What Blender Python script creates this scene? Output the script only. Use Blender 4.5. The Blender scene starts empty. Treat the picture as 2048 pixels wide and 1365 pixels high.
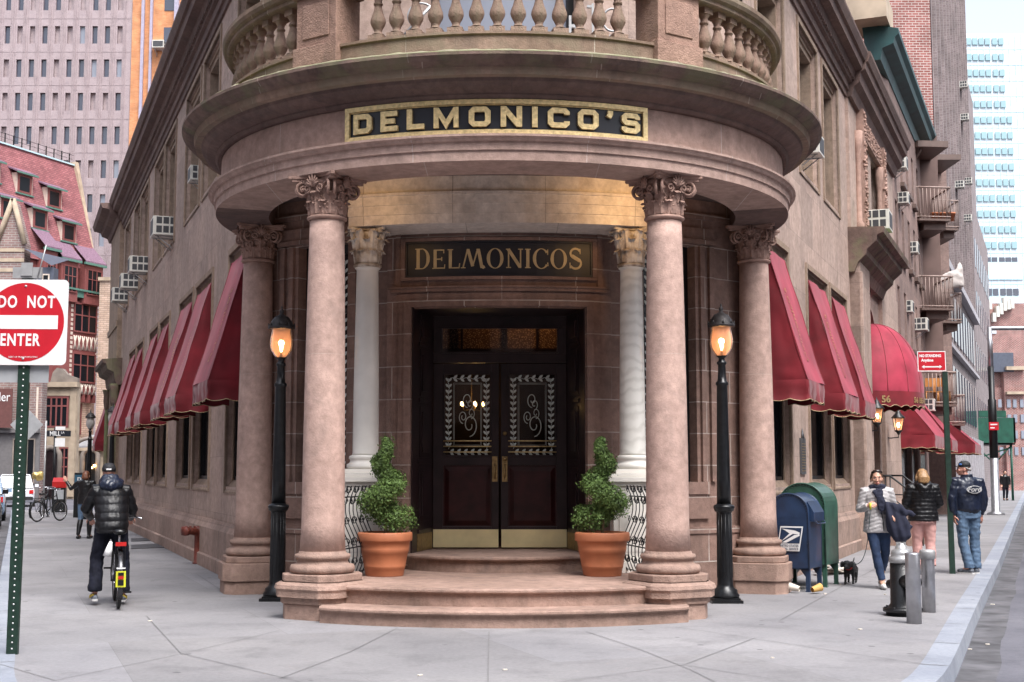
import bpy, bmesh, math, random
from math import sin, cos, pi, sqrt, atan2, radians, hypot
from mathutils import Vector, Matrix, noise
random.seed(7)
SC = bpy.context.scene
COL = SC.collection
# ---------------------------------------------------------------- camera model
FPX = 2650.0; PITCH = math.atan((943 - 682.5) / FPX); CH = 1.6
CT, ST = cos(PITCH), sin(PITCH)
def ray(x, y):
    u = (x - 1024) / FPX; v = (682.5 - y) / FPX
    return (u, CT - ST * v, ST + CT * v)
def at(x, y, Y):                      # point of a survey pixel at depth Y (metres)
    d = ray(x, y); t = Y / d[1]
    return Vector((d[0] * t, Y, CH + d[2] * t))
def gnd(x, y, z=0.0):
    d = ray(x, y); t = (z - CH) / d[2]
    return Vector((d[0] * t, d[1] * t, z))
def XY(px, Y): return at(px, 943, Y).x
def ZY(py, Y): return at(1024, py, Y).z
# ---------------------------------------------------------------- materials
MATS = {}
def nmat(name):
    m = bpy.data.materials.new(name); m.use_nodes = True
    nt = m.node_tree; b = nt.nodes['Principled BSDF']
    MATS[name] = m
    return m, nt, b
def c4(c): return (c[0], c[1], c[2], 1)
def plain(name, col, rough=.5, metal=0, var=.12, scale=6, bump=0, bscale=60, spec=.5, coat=0, emit=None, es=0, alpha=1, trans=0, sheen=0):
    m, nt, b = nmat(name); N, L = nt.nodes, nt.links
    b.inputs['Roughness'].default_value = rough; b.inputs['Metallic'].default_value = metal
    b.inputs['Specular IOR Level'].default_value = spec
    b.inputs['Coat Weight'].default_value = coat
    b.inputs['Sheen Weight'].default_value = sheen
    b.inputs['Alpha'].default_value = alpha
    b.inputs['Transmission Weight'].default_value = trans
    tc = N.new('ShaderNodeTexCoord')
    if var > 0:
        nz = N.new('ShaderNodeTexNoise'); nz.inputs['Scale'].default_value = scale; nz.inputs['Detail'].default_value = 5
        L.new(tc.outputs['Object'], nz.inputs['Vector'])
        mx = N.new('ShaderNodeMix'); mx.data_type = 'RGBA'
        mr = N.new('ShaderNodeMapRange'); mr.inputs[1].default_value = .3; mr.inputs[2].default_value = .7
        L.new(nz.outputs['Fac'], mr.inputs[0]); L.new(mr.outputs[0], mx.inputs[0])
        mx.inputs[6].default_value = c4([x * (1 - var) for x in col]); mx.inputs[7].default_value = c4([min(1, x * (1 + var)) for x in col])
        L.new(mx.outputs[2], b.inputs['Base Color'])
    else:
        b.inputs['Base Color'].default_value = c4(col)
    if bump > 0:
        n2 = N.new('ShaderNodeTexNoise'); n2.inputs['Scale'].default_value = bscale; n2.inputs['Detail'].default_value = 6
        L.new(tc.outputs['Object'], n2.inputs['Vector'])
        bp = N.new('ShaderNodeBump'); bp.inputs['Strength'].default_value = bump; bp.inputs['Distance'].default_value = .01
        L.new(n2.outputs['Fac'], bp.inputs['Height']); L.new(bp.outputs[0], b.inputs['Normal'])
    if emit:
        b.inputs['Emission Color'].default_value = c4(emit); b.inputs['Emission Strength'].default_value = es
    return m
def ramp(nt, src, stops):
    r = nt.nodes.new('ShaderNodeValToRGB'); e = r.color_ramp.elements
    e[0].position = stops[0][0]; e[0].color = c4(stops[0][1]); e[1].position = stops[1][0]; e[1].color = c4(stops[1][1])
    for p, c in stops[2:]:
        k = e.new(p); k.color = c4(c)
    nt.links.new(src, r.inputs[0]); return r
def mixc(nt, fac, a, b, blend='MIX'):
    mx = nt.nodes.new('ShaderNodeMix'); mx.data_type = 'RGBA'; mx.blend_type = blend
    for i, v in ((0, fac), (6, a), (7, b)):
        if hasattr(v, 'is_linked') or hasattr(v, 'links'): nt.links.new(v, mx.inputs[i])
        elif i == 0: mx.inputs[0].default_value = v
        else: mx.inputs[i].default_value = c4(v)
    return mx.outputs[2]
def stone(name, c1, c2, bw=1.0, bh=.45, mort=.006, mcol=(.5, .46, .42), stain=(.10, .08, .07), st=.55, rough=.85, pit=.5, bvar=.5, moss=None, msm=.1, wear_=.8):
    """block stone: UV in metres drives the joints and the block tones, noise gives mottling, pits and streaks"""
    m, nt, b = nmat(name); N, L = nt.nodes, nt.links
    tc = N.new('ShaderNodeTexCoord')
    big = N.new('ShaderNodeTexNoise'); big.inputs['Scale'].default_value = .9; big.inputs['Detail'].default_value = 6
    L.new(tc.outputs['Object'], big.inputs['Vector'])
    med = N.new('ShaderNodeTexNoise'); med.inputs['Scale'].default_value = 9; med.inputs['Detail'].default_value = 8; med.inputs['Roughness'].default_value = .7
    L.new(tc.outputs['Object'], med.inputs['Vector'])
    r1 = ramp(nt, big.outputs['Fac'], [(.35, c1), (.68, c2)])
    col = r1.outputs[0]
    r2 = ramp(nt, med.outputs['Fac'], [(.3, (.72, .69, .67)), (.7, (1.18, 1.15, 1.13))])
    col = mixc(nt, 1.0, col, r2.outputs[0], 'MULTIPLY')
    wz = N.new('ShaderNodeTexNoise'); wz.inputs['Scale'].default_value = 2.6; wz.inputs['Detail'].default_value = 9; wz.inputs['Roughness'].default_value = .62; wz.inputs['Distortion'].default_value = .6
    L.new(tc.outputs['Object'], wz.inputs['Vector']); w2 = ramp(nt, wz.outputs['Fac'], [(.54, (0, 0, 0)), (.66, (.42 * wear_, .42 * wear_, .42 * wear_))])
    col = mixc(nt, w2.outputs[0], col, [c1[0] * .52, c1[1] * .55, c1[2] * .56])
    w3 = ramp(nt, wz.outputs['Fac'], [(.30, (.38 * wear_, .38 * wear_, .38 * wear_)), (.40, (0, 0, 0))])
    col = mixc(nt, w3.outputs[0], col, [min(1, c2[0] * 1.18), min(1, c2[1] * 1.14), min(1, c2[2] * 1.1)])
    hgt = None
    if bw:
        br = N.new('ShaderNodeTexBrick'); L.new(tc.outputs['UV'], br.inputs['Vector'])
        br.inputs['Scale'].default_value = 1; br.inputs['Brick Width'].default_value = bw; br.inputs['Row Height'].default_value = bh
        br.inputs['Mortar Size'].default_value = mort; br.inputs['Mortar Smooth'].default_value = msm
        br.inputs['Color1'].default_value = c4((1 - .35 * bvar,) * 3); br.inputs['Color2'].default_value = (1 + .12 * bvar, 1 + .07 * bvar, 1 + .05 * bvar, 1)
        br.inputs['Mortar'].default_value = (1, 1, 1, 1)
        col = mixc(nt, 1.0, col, br.outputs['Color'], 'MULTIPLY')
        jn = N.new('ShaderNodeTexNoise'); jn.inputs['Scale'].default_value = 2.5; L.new(tc.outputs['Object'], jn.inputs['Vector'])
        mm = N.new('ShaderNodeMath'); mm.operation = 'MULTIPLY'; L.new(br.outputs['Fac'], mm.inputs[0]); L.new(jn.outputs['Fac'], mm.inputs[1])
        col = mixc(nt, mm.outputs[0], col, mcol)
        hgt = br.outputs['Fac']
    # vertical streaks of dirt
    mp = N.new('ShaderNodeMapping'); mp.inputs['Scale'].default_value = (5, 5, .35); L.new(tc.outputs['Object'], mp.inputs['Vector'])
    sn = N.new('ShaderNodeTexNoise'); sn.inputs['Scale'].default_value = 1; sn.inputs['Detail'].default_value = 7; L.new(mp.outputs[0], sn.inputs['Vector'])
    sr = ramp(nt, sn.outputs['Fac'], [(.5, (0, 0, 0)), (.78, (st, st, st))])
    col = mixc(nt, sr.outputs[0], col, stain)
    if moss:
        ge = N.new('ShaderNodeNewGeometry'); sx = N.new('ShaderNodeSeparateXYZ'); L.new(ge.outputs['Normal'], sx.inputs[0])
        mn = N.new('ShaderNodeMath'); mn.operation = 'MULTIPLY'; L.new(sx.outputs[2], mn.inputs[0]); L.new(med.outputs['Fac'], mn.inputs[1])
        mr = ramp(nt, mn.outputs[0], [(.12, (0, 0, 0)), (.35, (.9, .9, .9))])
        col = mixc(nt, mr.outputs[0], col, moss)
        mz = N.new('ShaderNodeTexNoise'); mz.inputs['Scale'].default_value = 3.0; mz.inputs['Detail'].default_value = 6; L.new(tc.outputs['Object'], mz.inputs['Vector'])
        mzr = ramp(nt, mz.outputs['Fac'], [(.47, (0, 0, 0)), (.64, (.6, .6, .6))])
        col = mixc(nt, mzr.outputs[0], col, [moss[0] * 1.1, moss[1] * .85, moss[2] * 1.2])
    L.new(col, b.inputs['Base Color']); b.inputs['Roughness'].default_value = rough; b.inputs['Specular IOR Level'].default_value = .3
    vo = N.new('ShaderNodeTexVoronoi'); vo.inputs['Scale'].default_value = 38; L.new(tc.outputs['Object'], vo.inputs['Vector'])
    fn = N.new('ShaderNodeTexNoise'); fn.inputs['Scale'].default_value = 55; fn.inputs['Detail'].default_value = 6; L.new(tc.outputs['Object'], fn.inputs['Vector'])
    ad = N.new('ShaderNodeMath'); ad.operation = 'ADD'; L.new(fn.outputs['Fac'], ad.inputs[0]); L.new(med.outputs['Fac'], ad.inputs[1])
    bp = N.new('ShaderNodeBump'); bp.inputs['Strength'].default_value = pit; bp.inputs['Distance'].default_value = .012
    L.new(ad.outputs[0], bp.inputs['Height']); nrm = bp.outputs[0]
    if hgt is not None:
        b2 = N.new('ShaderNodeBump'); b2.invert = True; b2.inputs['Strength'].default_value = .6; b2.inputs['Distance'].default_value = .006
        L.new(hgt, b2.inputs['Height']); L.new(nrm, b2.inputs['Normal']); nrm = b2.outputs[0]
    L.new(nrm, b.inputs['Normal'])
    return m
def bricks(name, c1, c2, mcol, bw=.22, bh=.075, mort=.008, rough=.85, scale=1):
    m, nt, b = nmat(name); N, L = nt.nodes, nt.links
    tc = N.new('ShaderNodeTexCoord')
    br = N.new('ShaderNodeTexBrick'); L.new(tc.outputs['UV'], br.inputs['Vector']); br.inputs['Scale'].default_value = scale
    br.inputs['Brick Width'].default_value = bw; br.inputs['Row Height'].default_value = bh; br.inputs['Mortar Size'].default_value = mort
    br.inputs['Color1'].default_value = c4(c1); br.inputs['Color2'].default_value = c4(c2); br.inputs['Mortar'].default_value = c4(mcol)
    nz = N.new('ShaderNodeTexNoise'); nz.inputs['Scale'].default_value = 1.2; nz.inputs['Detail'].default_value = 6; L.new(tc.outputs['Object'], nz.inputs['Vector'])
    r = ramp(nt, nz.outputs['Fac'], [(.3, (.75, .75, .75)), (.7, (1.2, 1.2, 1.2))])
    L.new(mixc(nt, 1.0, br.outputs['Color'], r.outputs[0], 'MULTIPLY'), b.inputs['Base Color'])
    b.inputs['Roughness'].default_value = rough
    return m
# ---------------------------------------------------------------- mesh builder
def frame_from(d, side=None):
    d = d.normalized()
    s = side if side is not None else (Vector((0, 0, 1)) if abs(d.z) < .9 else Vector((1, 0, 0)))
    a = (s - d * s.dot(d))
    if a.length < 1e-6: a = Vector((1, 0, 0)) - d * d.x
    a.normalize(); return a, d.cross(a)
class MB:
    def __init__(s, f=None): s.v = []; s.q = []; s.sm = []; s.f = f
    def add(s, vs, fs, smooth=False):
        o = len(s.v); f = s.f
        if f is None: s.v += [Vector(p) for p in vs]
        elif isinstance(f, Matrix): s.v += [f @ Vector(p) for p in vs]
        else: s.v += [Vector(f(*p)) for p in vs]
        s.q += [tuple(i + o for i in q) for q in fs]; s.sm += [smooth] * len(fs); return s
    def box(s, x0, x1, y0, y1, z0, z1, M=None):
        vs = [(x, y, z) for x in (x0, x1) for y in (y0, y1) for z in (z0, z1)]
        if M is not None: vs = [M @ Vector(p) for p in vs]
        return s.add(vs, [(0, 1, 3, 2), (4, 6, 7, 5), (0, 4, 5, 1), (2, 3, 7, 6), (0, 2, 6, 4), (1, 5, 7, 3)])
    def cbox(s, c, d, M=None, rz=0, rx=0):
        m = Matrix.Translation(c) @ Matrix.Rotation(rz, 4, 'Z') @ Matrix.Rotation(rx, 4, 'X')
        return s.box(-d[0] / 2, d[0] / 2, -d[1] / 2, d[1] / 2, -d[2] / 2, d[2] / 2, m)
    def sbox(s, x0, x1, y0, y1, z0, z1, step=.25):     # box subdivided along x (for curved mappings)
        n = max(1, int(math.ceil((x1 - x0) / step))); vs = []; fs = []
        for i in range(n + 1):
            x = x0 + (x1 - x0) * i / n
            vs += [(x, y0, z0), (x, y1, z0), (x, y1, z1), (x, y0, z1)]
        for i in range(n):
            a = 4 * i; b = a + 4
            for k in range(4): fs.append((a + k, a + (k + 1) % 4, b + (k + 1) % 4, b + k))
        fs += [(0, 1, 2, 3), (4 * n + 3, 4 * n + 2, 4 * n + 1, 4 * n)]
        return s.add(vs, fs)
    def prism(s, poly, z0, z1, M=None, smooth=False):
        n = len(poly); vs = [(p[0], p[1], z0) for p in poly] + [(p[0], p[1], z1) for p in poly]
        if M is not None: vs = [M @ Vector(p) for p in vs]
        return s.add(vs, [tuple(range(n - 1, -1, -1)), tuple(range(n, 2 * n))] + [(i, (i + 1) % n, n + (i + 1) % n, n + i) for i in range(n)], smooth)
    def poly(s, pts): return s.add(pts, [tuple(range(len(pts)))])
    def lathe(s, prof, n=24, c=(0, 0, 0), a0=0, a1=2 * pi, smooth=True, M=None, sxy=(1, 1), caps=True):
        full = abs(a1 - a0 - 2 * pi) < 1e-6; m = n if full else n + 1; vs = []; fs = []
        for r, z in prof:
            for i in range(m):
                a = a0 + (a1 - a0) * i / n
                p = (c[0] + r * cos(a) * sxy[0], c[1] + r * sin(a) * sxy[1], c[2] + z)
                vs.append(M @ Vector(p) if M is not None else p)
        for k in range(len(prof) - 1):
            for i in range(n):
                j = (i + 1) % m
                fs.append((k * m + i, k * m + j, (k + 1) * m + j, (k + 1) * m + i))
        s.add(vs, fs, smooth)
        if caps and full:
            o = len(s.v) - len(vs); s.q += [tuple(o + i for i in range(m)), tuple(o + (len(prof) - 1) * m + i for i in range(m))]; s.sm += [False, False]
        return s
    def tube(s, pts, r, n=8, smooth=True, side=None, closed=False, flat=1.0, caps=True):
        pts = [Vector(p) for p in pts]; R = r if isinstance(r, (list, tuple)) else [r] * len(pts); vs = []; fs = []
        a = None
        for k, p in enumerate(pts):
            if closed: d = pts[(k + 1) % len(pts)] - pts[k - 1]
            else: d = pts[min(k + 1, len(pts) - 1)] - pts[max(k - 1, 0)]
            if a is None or side is not None: a, b = frame_from(d, side)
            else:
                d = d.normalized(); a = (a - d * a.dot(d)); a.normalize(); b = d.cross(a)
            rr = R[k]; ra, rb = rr if isinstance(rr, (list, tuple)) else (rr, rr * flat)
            for i in range(n):
                t = 2 * pi * i / n; vs.append(p + a * (cos(t) * ra) + b * (sin(t) * rb))
        K = len(pts)
        for k in range(K if closed else K - 1):
            k2 = (k + 1) % K
            for i in range(n):
                j = (i + 1) % n; fs.append((k * n + i, k * n + j, k2 * n + j, k2 * n + i))
        if not closed and caps: fs += [tuple(range(n)), tuple((K - 1) * n + i for i in range(n))]
        return s.add(vs, fs, smooth)
    def sph(s, c, r, n=12, m=8):
        r = r if isinstance(r, (list, tuple)) else (r, r, r); vs = [(c[0], c[1], c[2] - r[2])]; fs = []
        for k in range(1, m):
            t = pi * k / m - pi / 2
            for i in range(n):
                a = 2 * pi * i / n; vs.append((c[0] + r[0] * cos(t) * cos(a), c[1] + r[1] * cos(t) * sin(a), c[2] + r[2] * sin(t)))
        vs.append((c[0], c[1], c[2] + r[2])); T = len(vs) - 1
        for i in range(n):
            j = (i + 1) % n; fs.append((0, 1 + j, 1 + i)); fs.append((T, 1 + (m - 2) * n + i, 1 + (m - 2) * n + j))
            for k in range(m - 2): fs.append((1 + k * n + i, 1 + k * n + j, 1 + (k + 1) * n + j, 1 + (k + 1) * n + i))
        return s.add(vs, fs, True)
    def cyl(s, p, q, r, n=12, r2=None): return s.tube([p, q], [r, r if r2 is None else r2], n)
    def text(s, body, M, size=1.0, ext=.01, sx=1.0, off=0.0, align='CENTER', sp=1.0):
        cu = bpy.data.curves.new('t', 'FONT'); cu.body = body; cu.size = size; cu.extrude = ext; cu.offset = off
        cu.align_x = align; cu.align_y = 'CENTER'; cu.space_character = sp; cu.resolution_u = 3
        o = bpy.data.objects.new('t', cu); COL.objects.link(o); bpy.context.view_layer.update()
        me = bpy.data.meshes.new_from_object(o.evaluated_get(bpy.context.evaluated_depsgraph_get()))
        X = Matrix.Diagonal((sx, 1, 1, 1))
        s.add([M @ X @ v.co for v in me.vertices], [tuple(p.vertices) for p in me.polygons])
        bpy.data.objects.remove(o); bpy.data.curves.remove(cu); bpy.data.meshes.remove(me); return s
    def build(s, name, mat, parent=None, uv=None, bevel=0, merge=False, recalc=True, mods=None):
        me = bpy.data.meshes.new(name)
        W = world_of(parent).inverted() if parent is not None else Matrix()
        me.from_pydata([W @ v for v in s.v], [], s.q)
        me.polygons.foreach_set('use_smooth', s.sm)
        if recalc or merge:
            bm = bmesh.new(); bm.from_mesh(me)
            if merge: bmesh.ops.remove_doubles(bm, verts=bm.verts, dist=1e-4)
            bmesh.ops.recalc_face_normals(bm, faces=bm.faces); bm.to_mesh(me); bm.free()
        me.materials.append(MATS[mat] if isinstance(mat, str) else mat)
        if uv is not None:
            ul = me.uv_layers.new(name='UVMap'); Wi = W.inverted(); vv = me.vertices; lp = me.loops
            for p in me.polygons:
                n = Wi.to_3x3() @ p.normal
                for li in p.loop_indices:
                    c = Wi @ vv[lp[li].vertex_index].co
                    if uv != 'box' and abs(n.z) < .8:
                        cx, cy, R = uv; u = atan2(c.x - cx, -(c.y - cy)) * R; w = c.z
                    elif abs(n.z) > .7: u, w = c.x, c.y
                    else:
                        L = hypot(n.x, n.y) or 1; tx, ty = -n.y / L, n.x / L
                        if tx < 0 or (abs(tx) < 1e-6 and ty < 0): tx, ty = -tx, -ty
                        u, w = c.x * tx + c.y * ty, c.z
                    ul.data[li].uv = (u, w)
        o = bpy.data.objects.new(name, me); COL.objects.link(o)
        if parent is not None: o.parent = parent
        if bevel:
            b = o.modifiers.new('bevel', 'BEVEL'); b.width = bevel; b.segments = 2; b.limit_method = 'ANGLE'; b.angle_limit = radians(40); b.harden_normals = False
        return o
def world_of(o):
    M = Matrix()
    while o is not None:
        M = o.matrix_basis @ M; o = o.parent
    return M
def T(name, label, cat, loc=(0, 0, 0), rz=0, group=None):
    o = bpy.data.objects.new(name, None); COL.objects.link(o); o.empty_display_size = .2
    o.location = loc; o.rotation_euler = (0, 0, rz)
    tag(o, label, cat, group); return o
def tag(o, label=None, cat=None, group=None, kind=None):
    if label: o['label'] = label
    if cat: o['category'] = cat
    if group: o['group'] = group
    if kind: o['kind'] = kind
    return o
def kids(o): return [c for c in COL.objects if c.parent == o]
CHILD = {}
def copy_tree(o, parent=None):
    c = o.copy(); COL.objects.link(c)
    if parent is not None: c.parent = parent
    for ch in o.children: copy_tree(ch, c)
    return c
def dup(o, loc, rz=None, label=None, group=None):
    c = copy_tree(o); c.location = loc
    if rz is not None: c.rotation_euler = (0, 0, rz)
    if label: c['label'] = label
    if group: c['group'] = group
    return c
def remesh(mb, voxel, name='tmp', smooth=2, disp=None):
    """union of overlapping closed tubes -> one continuous skin"""
    me = bpy.data.meshes.new(name); me.from_pydata(mb.v, [], mb.q)
    bm = bmesh.new(); bm.from_mesh(me); bmesh.ops.recalc_face_normals(bm, faces=bm.faces); bm.to_mesh(me); bm.free()
    o = bpy.data.objects.new(name, me); COL.objects.link(o)
    r = o.modifiers.new('r', 'REMESH'); r.mode = 'VOXEL'; r.voxel_size = voxel
    if smooth:
        q = o.modifiers.new('s', 'SMOOTH'); q.factor = .5; q.iterations = smooth
    bpy.context.view_layer.update()
    m2 = bpy.data.meshes.new_from_object(o.evaluated_get(bpy.context.evaluated_depsgraph_get()))
    bpy.data.objects.remove(o); bpy.data.meshes.remove(me)
    out = MB()
    if disp: vs = [v.co + v.normal * disp(v.co, v.normal) for v in m2.vertices]
    else: vs = [v.co.copy() for v in m2.vertices]
    out.v = [Vector(v) for v in vs]; out.q = [tuple(p.vertices) for p in m2.polygons]; out.sm = [True] * len(out.q)
    bpy.data.meshes.remove(m2); return out
def xform(mb, M):
    mb.v = [M @ v for v in mb.v]; return mb
# ================================================================ materials
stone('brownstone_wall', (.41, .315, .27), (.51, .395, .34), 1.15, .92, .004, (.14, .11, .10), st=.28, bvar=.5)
stone('brownstone_plinth', (.34, .25, .21), (.45, .335, .285), 1.25, .75, .004, (.15, .12, .11), st=.35, bvar=.5)
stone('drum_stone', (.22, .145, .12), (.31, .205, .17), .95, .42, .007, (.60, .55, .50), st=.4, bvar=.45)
stone('trim_stone', (.30, .225, .17), (.37, .28, .215), 0, 0, st=.45)
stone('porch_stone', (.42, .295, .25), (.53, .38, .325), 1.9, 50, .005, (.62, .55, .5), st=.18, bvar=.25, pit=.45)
stone('column_stone', (.45, .315, .27), (.55, .39, .335), 50, 2.9, .004, (.50, .40, .34), st=.15, bvar=.1, pit=.45)
stone('pier_stone', (.29, .185, .145), (.43, .28, .22), 0, 0, st=.3, pit=1.0)
stone('capital_stone', (.33, .215, .175), (.43, .285, .235), 0, 0, st=.25, pit=.5)
stone('step_stone', (.27, .185, .15), (.41, .285, .235), 0, 0, st=.35, pit=.7)
stone('cornice_stone', (.14, .095, .08), (.25, .175, .145), 1.9, 50, .006, (.45, .38, .33), stain=(.04, .035, .035), st=.8, moss=(.15, .19, .075))
stone('base_stone', (.24, .17, .125), (.36, .255, .195), 2.1, 50, .006, (.5, .45, .38), st=.45, moss=(.21, .225, .11))
stone('baluster_stone', (.25, .17, .13), (.40, .27, .215), 0, 0, stain=(.12, .13, .08), st=.6, pit=.9)
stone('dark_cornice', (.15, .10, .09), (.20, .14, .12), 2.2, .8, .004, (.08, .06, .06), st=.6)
stone('far_brown', (.27, .195, .175), (.33, .24, .215), 1.4, .7, .006, (.2, .16, .15), st=.3)
plain('marble', (.74, .70, .64), .35, var=.10, scale=3, bump=.08, bscale=40)
def marble_vein():
    m, nt, b = nmat('veined_marble'); N, L = nt.nodes, nt.links
    tc = N.new('ShaderNodeTexCoord'); w = N.new('ShaderNodeTexWave'); w.bands_direction = 'Z'; w.inputs['Scale'].default_value = 2.2; w.inputs['Distortion'].default_value = 9
    w.inputs['Detail'].default_value = 4; w.inputs['Detail Scale'].default_value = 1.3; L.new(tc.outputs['Object'], w.inputs['Vector'])
    r = ramp(nt, w.outputs['Fac'], [(0, (.66, .63, .57)), (.5, (.75, .72, .66)), (1, (.78, .75, .69))])
    L.new(r.outputs[0], b.inputs['Base Color']); b.inputs['Roughness'].default_value = .35
marble_vein()
def capital_marble():
    m, nt, b = nmat('weathered_marble'); N, L = nt.nodes, nt.links
    tc = N.new('ShaderNodeTexCoord'); nz = N.new('ShaderNodeTexNoise'); nz.inputs['Scale'].default_value = 7; nz.inputs['Detail'].default_value = 7
    L.new(tc.outputs['Object'], nz.inputs['Vector'])
    r = ramp(nt, nz.outputs['Fac'], [(.36, (.22, .16, .11)), (.48, (.50, .43, .36)), (.6, (.70, .65, .59))])
    L.new(r.outputs[0], b.inputs['Base Color']); b.inputs['Roughness'].default_value = .6
capital_marble()
stone('marble_blocks', (.70, .65, .60), (.80, .76, .71), 1.15, 50, .005, (.15, .12, .1), stain=(.38, .26, .16), st=.35, rough=.4, pit=.12, bvar=.15)
plain('dark_wood', (.020, .011, .012), .34, var=.5, scale=4, spec=.35)
plain('red_wood', (.030, .007, .007), .38, var=.5, scale=5, spec=.3)
plain('brass', (.78, .66, .36), .42, metal=.25, var=.15, scale=3, bump=.1, bscale=5)
plain('old_brass', (.32, .22, .10), .42, metal=.8, var=.3, scale=20)
plain('gold_leaf', (.72, .55, .27), .42, metal=.35, var=.25, scale=25, bump=.5, bscale=60)
plain('gold_paint', (.45, .35, .20), .5, metal=.2, var=.15, scale=10)
plain('sign_black', (.009, .010, .016), .45, var=.3, scale=6)
plain('iron', (.007, .007, .008), .4, var=.4, scale=12, spec=.4)
plain('post_black', (.006, .0065, .008), .34, var=.6, scale=14, bump=.2, bscale=30, spec=.4, coat=.06)
plain('lamp_cap', (.035, .03, .03), .5, metal=.3, var=.4, scale=20, bump=.4, bscale=90)
plain('terracotta', (.42, .145, .065), .62, var=.14, scale=5, bump=.12, bscale=80)
plain('soil', (.03, .02, .014), .95, var=.4, scale=40, bump=.8)
plain('leaf', (.10, .165, .042), .55, var=.5, scale=9, spec=.35)
plain('leaf_light', (.14, .22, .055), .5, var=.3, scale=9, spec=.35)
plain('twig', (.16, .095, .05), .8)
plain('rust_red', (.16, .035, .022), .55, var=.35, scale=14, bump=.3)
plain('steel', (.42, .42, .44), .38, metal=.85, var=.18, scale=7, bump=.12, bscale=25)
plain('galv', (.42, .42, .42), .5, metal=.5, var=.12, scale=12)
plain('hydrant_black', (.007, .007, .008), .38, var=.4, scale=12, bump=.3, bscale=40)
plain('aluminium_paint', (.36, .36, .36), .42, metal=.5, var=.15, scale=20)
plain('mail_blue', (.011, .028, .070), .42, var=.28, scale=6, bump=.12, bscale=20, coat=.15)
plain('mail_green', (.030, .085, .060), .42, var=.28, scale=6, bump=.1, bscale=20, coat=.1)
plain('sign_red', (.48, .010, .022), .42, var=.08, scale=8)
plain('sign_white', (.74, .73, .72), .45, var=.05, scale=8)
plain('sign_back', (.40, .41, .42), .5, metal=.3, var=.1)
plain('green_post', (.012, .032, .022), .42, var=.3, scale=18)
plain('green_board', (.012, .085, .055), .6, var=.3, scale=3)
plain('ac_white', (.62, .60, .54), .5, var=.1)
plain('ac_dark', (.05, .05, .055), .6)
plain('rubber', (.012, .012, .012), .75)
plain('chrome', (.6, .6, .62), .18, metal=1, var=0)
plain('skin', (.56, .31, .22), .5, var=.08, scale=20)
plain('skin_man', (.55, .27, .20), .5, var=.12, scale=20)
plain('hair_brown', (.055, .028, .015), .5, var=.4, scale=60)
plain('hair_blonde', (.30, .17, .075), .5, var=.4, scale=60)
plain('hair_grey', (.35, .33, .31), .6, var=.2, scale=60)
plain('hair_auburn', (.13, .045, .02), .5, var=.4, scale=60)
plain('puffer_black', (.006, .006, .0075), .42, var=.3, scale=10, spec=.35)
plain('leather_black', (.006, .006, .007), .32, var=.3, scale=10)
plain('puffer_grey', (.42, .40, .40), .45, var=.08, scale=10, bump=.1)
plain('trousers_navy', (.009, .010, .018), .85, var=.3, scale=8, spec=.2)
plain('denim', (.085, .14, .22), .85, var=.35, scale=9, bump=.2, bscale=150)
plain('denim_dark', (.018, .036, .085), .85, var=.3, scale=9)
plain('pink_cloth', (.58, .32, .29), .8, var=.1, scale=8)
plain('navy_leather', (.008, .013, .030), .38, var=.3, scale=9, bump=.15, bscale=40, coat=.06)
plain('navy_wool', (.012, .014, .032), .9, var=.2)
plain('cap_black', (.012, .012, .015), .7)
plain('cap_blue', (.03, .12, .35), .6)
plain('white_rubber', (.62, .61, .60), .6, var=.15, scale=30)
plain('shoe_mix', (.10, .11, .13), .6, var=.6, scale=30)
plain('shoe_yellow', (.50, .36, .04), .6)
plain('dog_black', (.007, .007, .008), .55, bump=.8, bscale=130)
plain('eye_white', (.6, .6, .6), .3, var=0)
plain('eye_dark', (.02, .012, .01), .2, var=0)
plain('lips', (.42, .13, .12), .5, var=0)
plain('leash', (.05, .09, .09), .7)
plain('yellow', (.55, .55, .03), .45)
plain('red_plastic', (.42, .012, .010), .35, coat=.2)
plain('white_plastic', (.70, .70, .70), .5)
plain('bag_dark', (.02, .018, .02), .4)
plain('paper', (.66, .60, .52), .7)
plain('orange_paper', (.55, .33, .10), .7)
plain('steel_hatch', (.10, .10, .105), .6, metal=.4, var=.3)
plain('curb_paint', (.48, .50, .56), .7, var=.2, scale=5)
def awning_mat(name, c, pinkish):
    m, nt, b = nmat(name); N, L = nt.nodes, nt.links
    tc = N.new('ShaderNodeTexCoord'); nz = N.new('ShaderNodeTexNoise'); nz.inputs['Scale'].default_value = 2.2; nz.inputs['Detail'].default_value = 6
    L.new(tc.outputs['Object'], nz.inputs['Vector'])
    r = ramp(nt, nz.outputs['Fac'], [(.3, [x * .72 for x in c]), (.72, [x * 1.12 for x in pinkish])])
    L.new(r.outputs[0], b.inputs['Base Color']); b.inputs['Roughness'].default_value = .75; b.inputs['Sheen Weight'].default_value = .18
    b.inputs['Sheen Roughness'].default_value = .4
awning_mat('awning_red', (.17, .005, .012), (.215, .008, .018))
awning_mat('awning_red_skylit', (.29, .016, .038), (.36, .028, .058))  # lighter copy of the same red cloth, sky light put into the colour
plain('awning_inside', (.02, .004, .006), .9)
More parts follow.
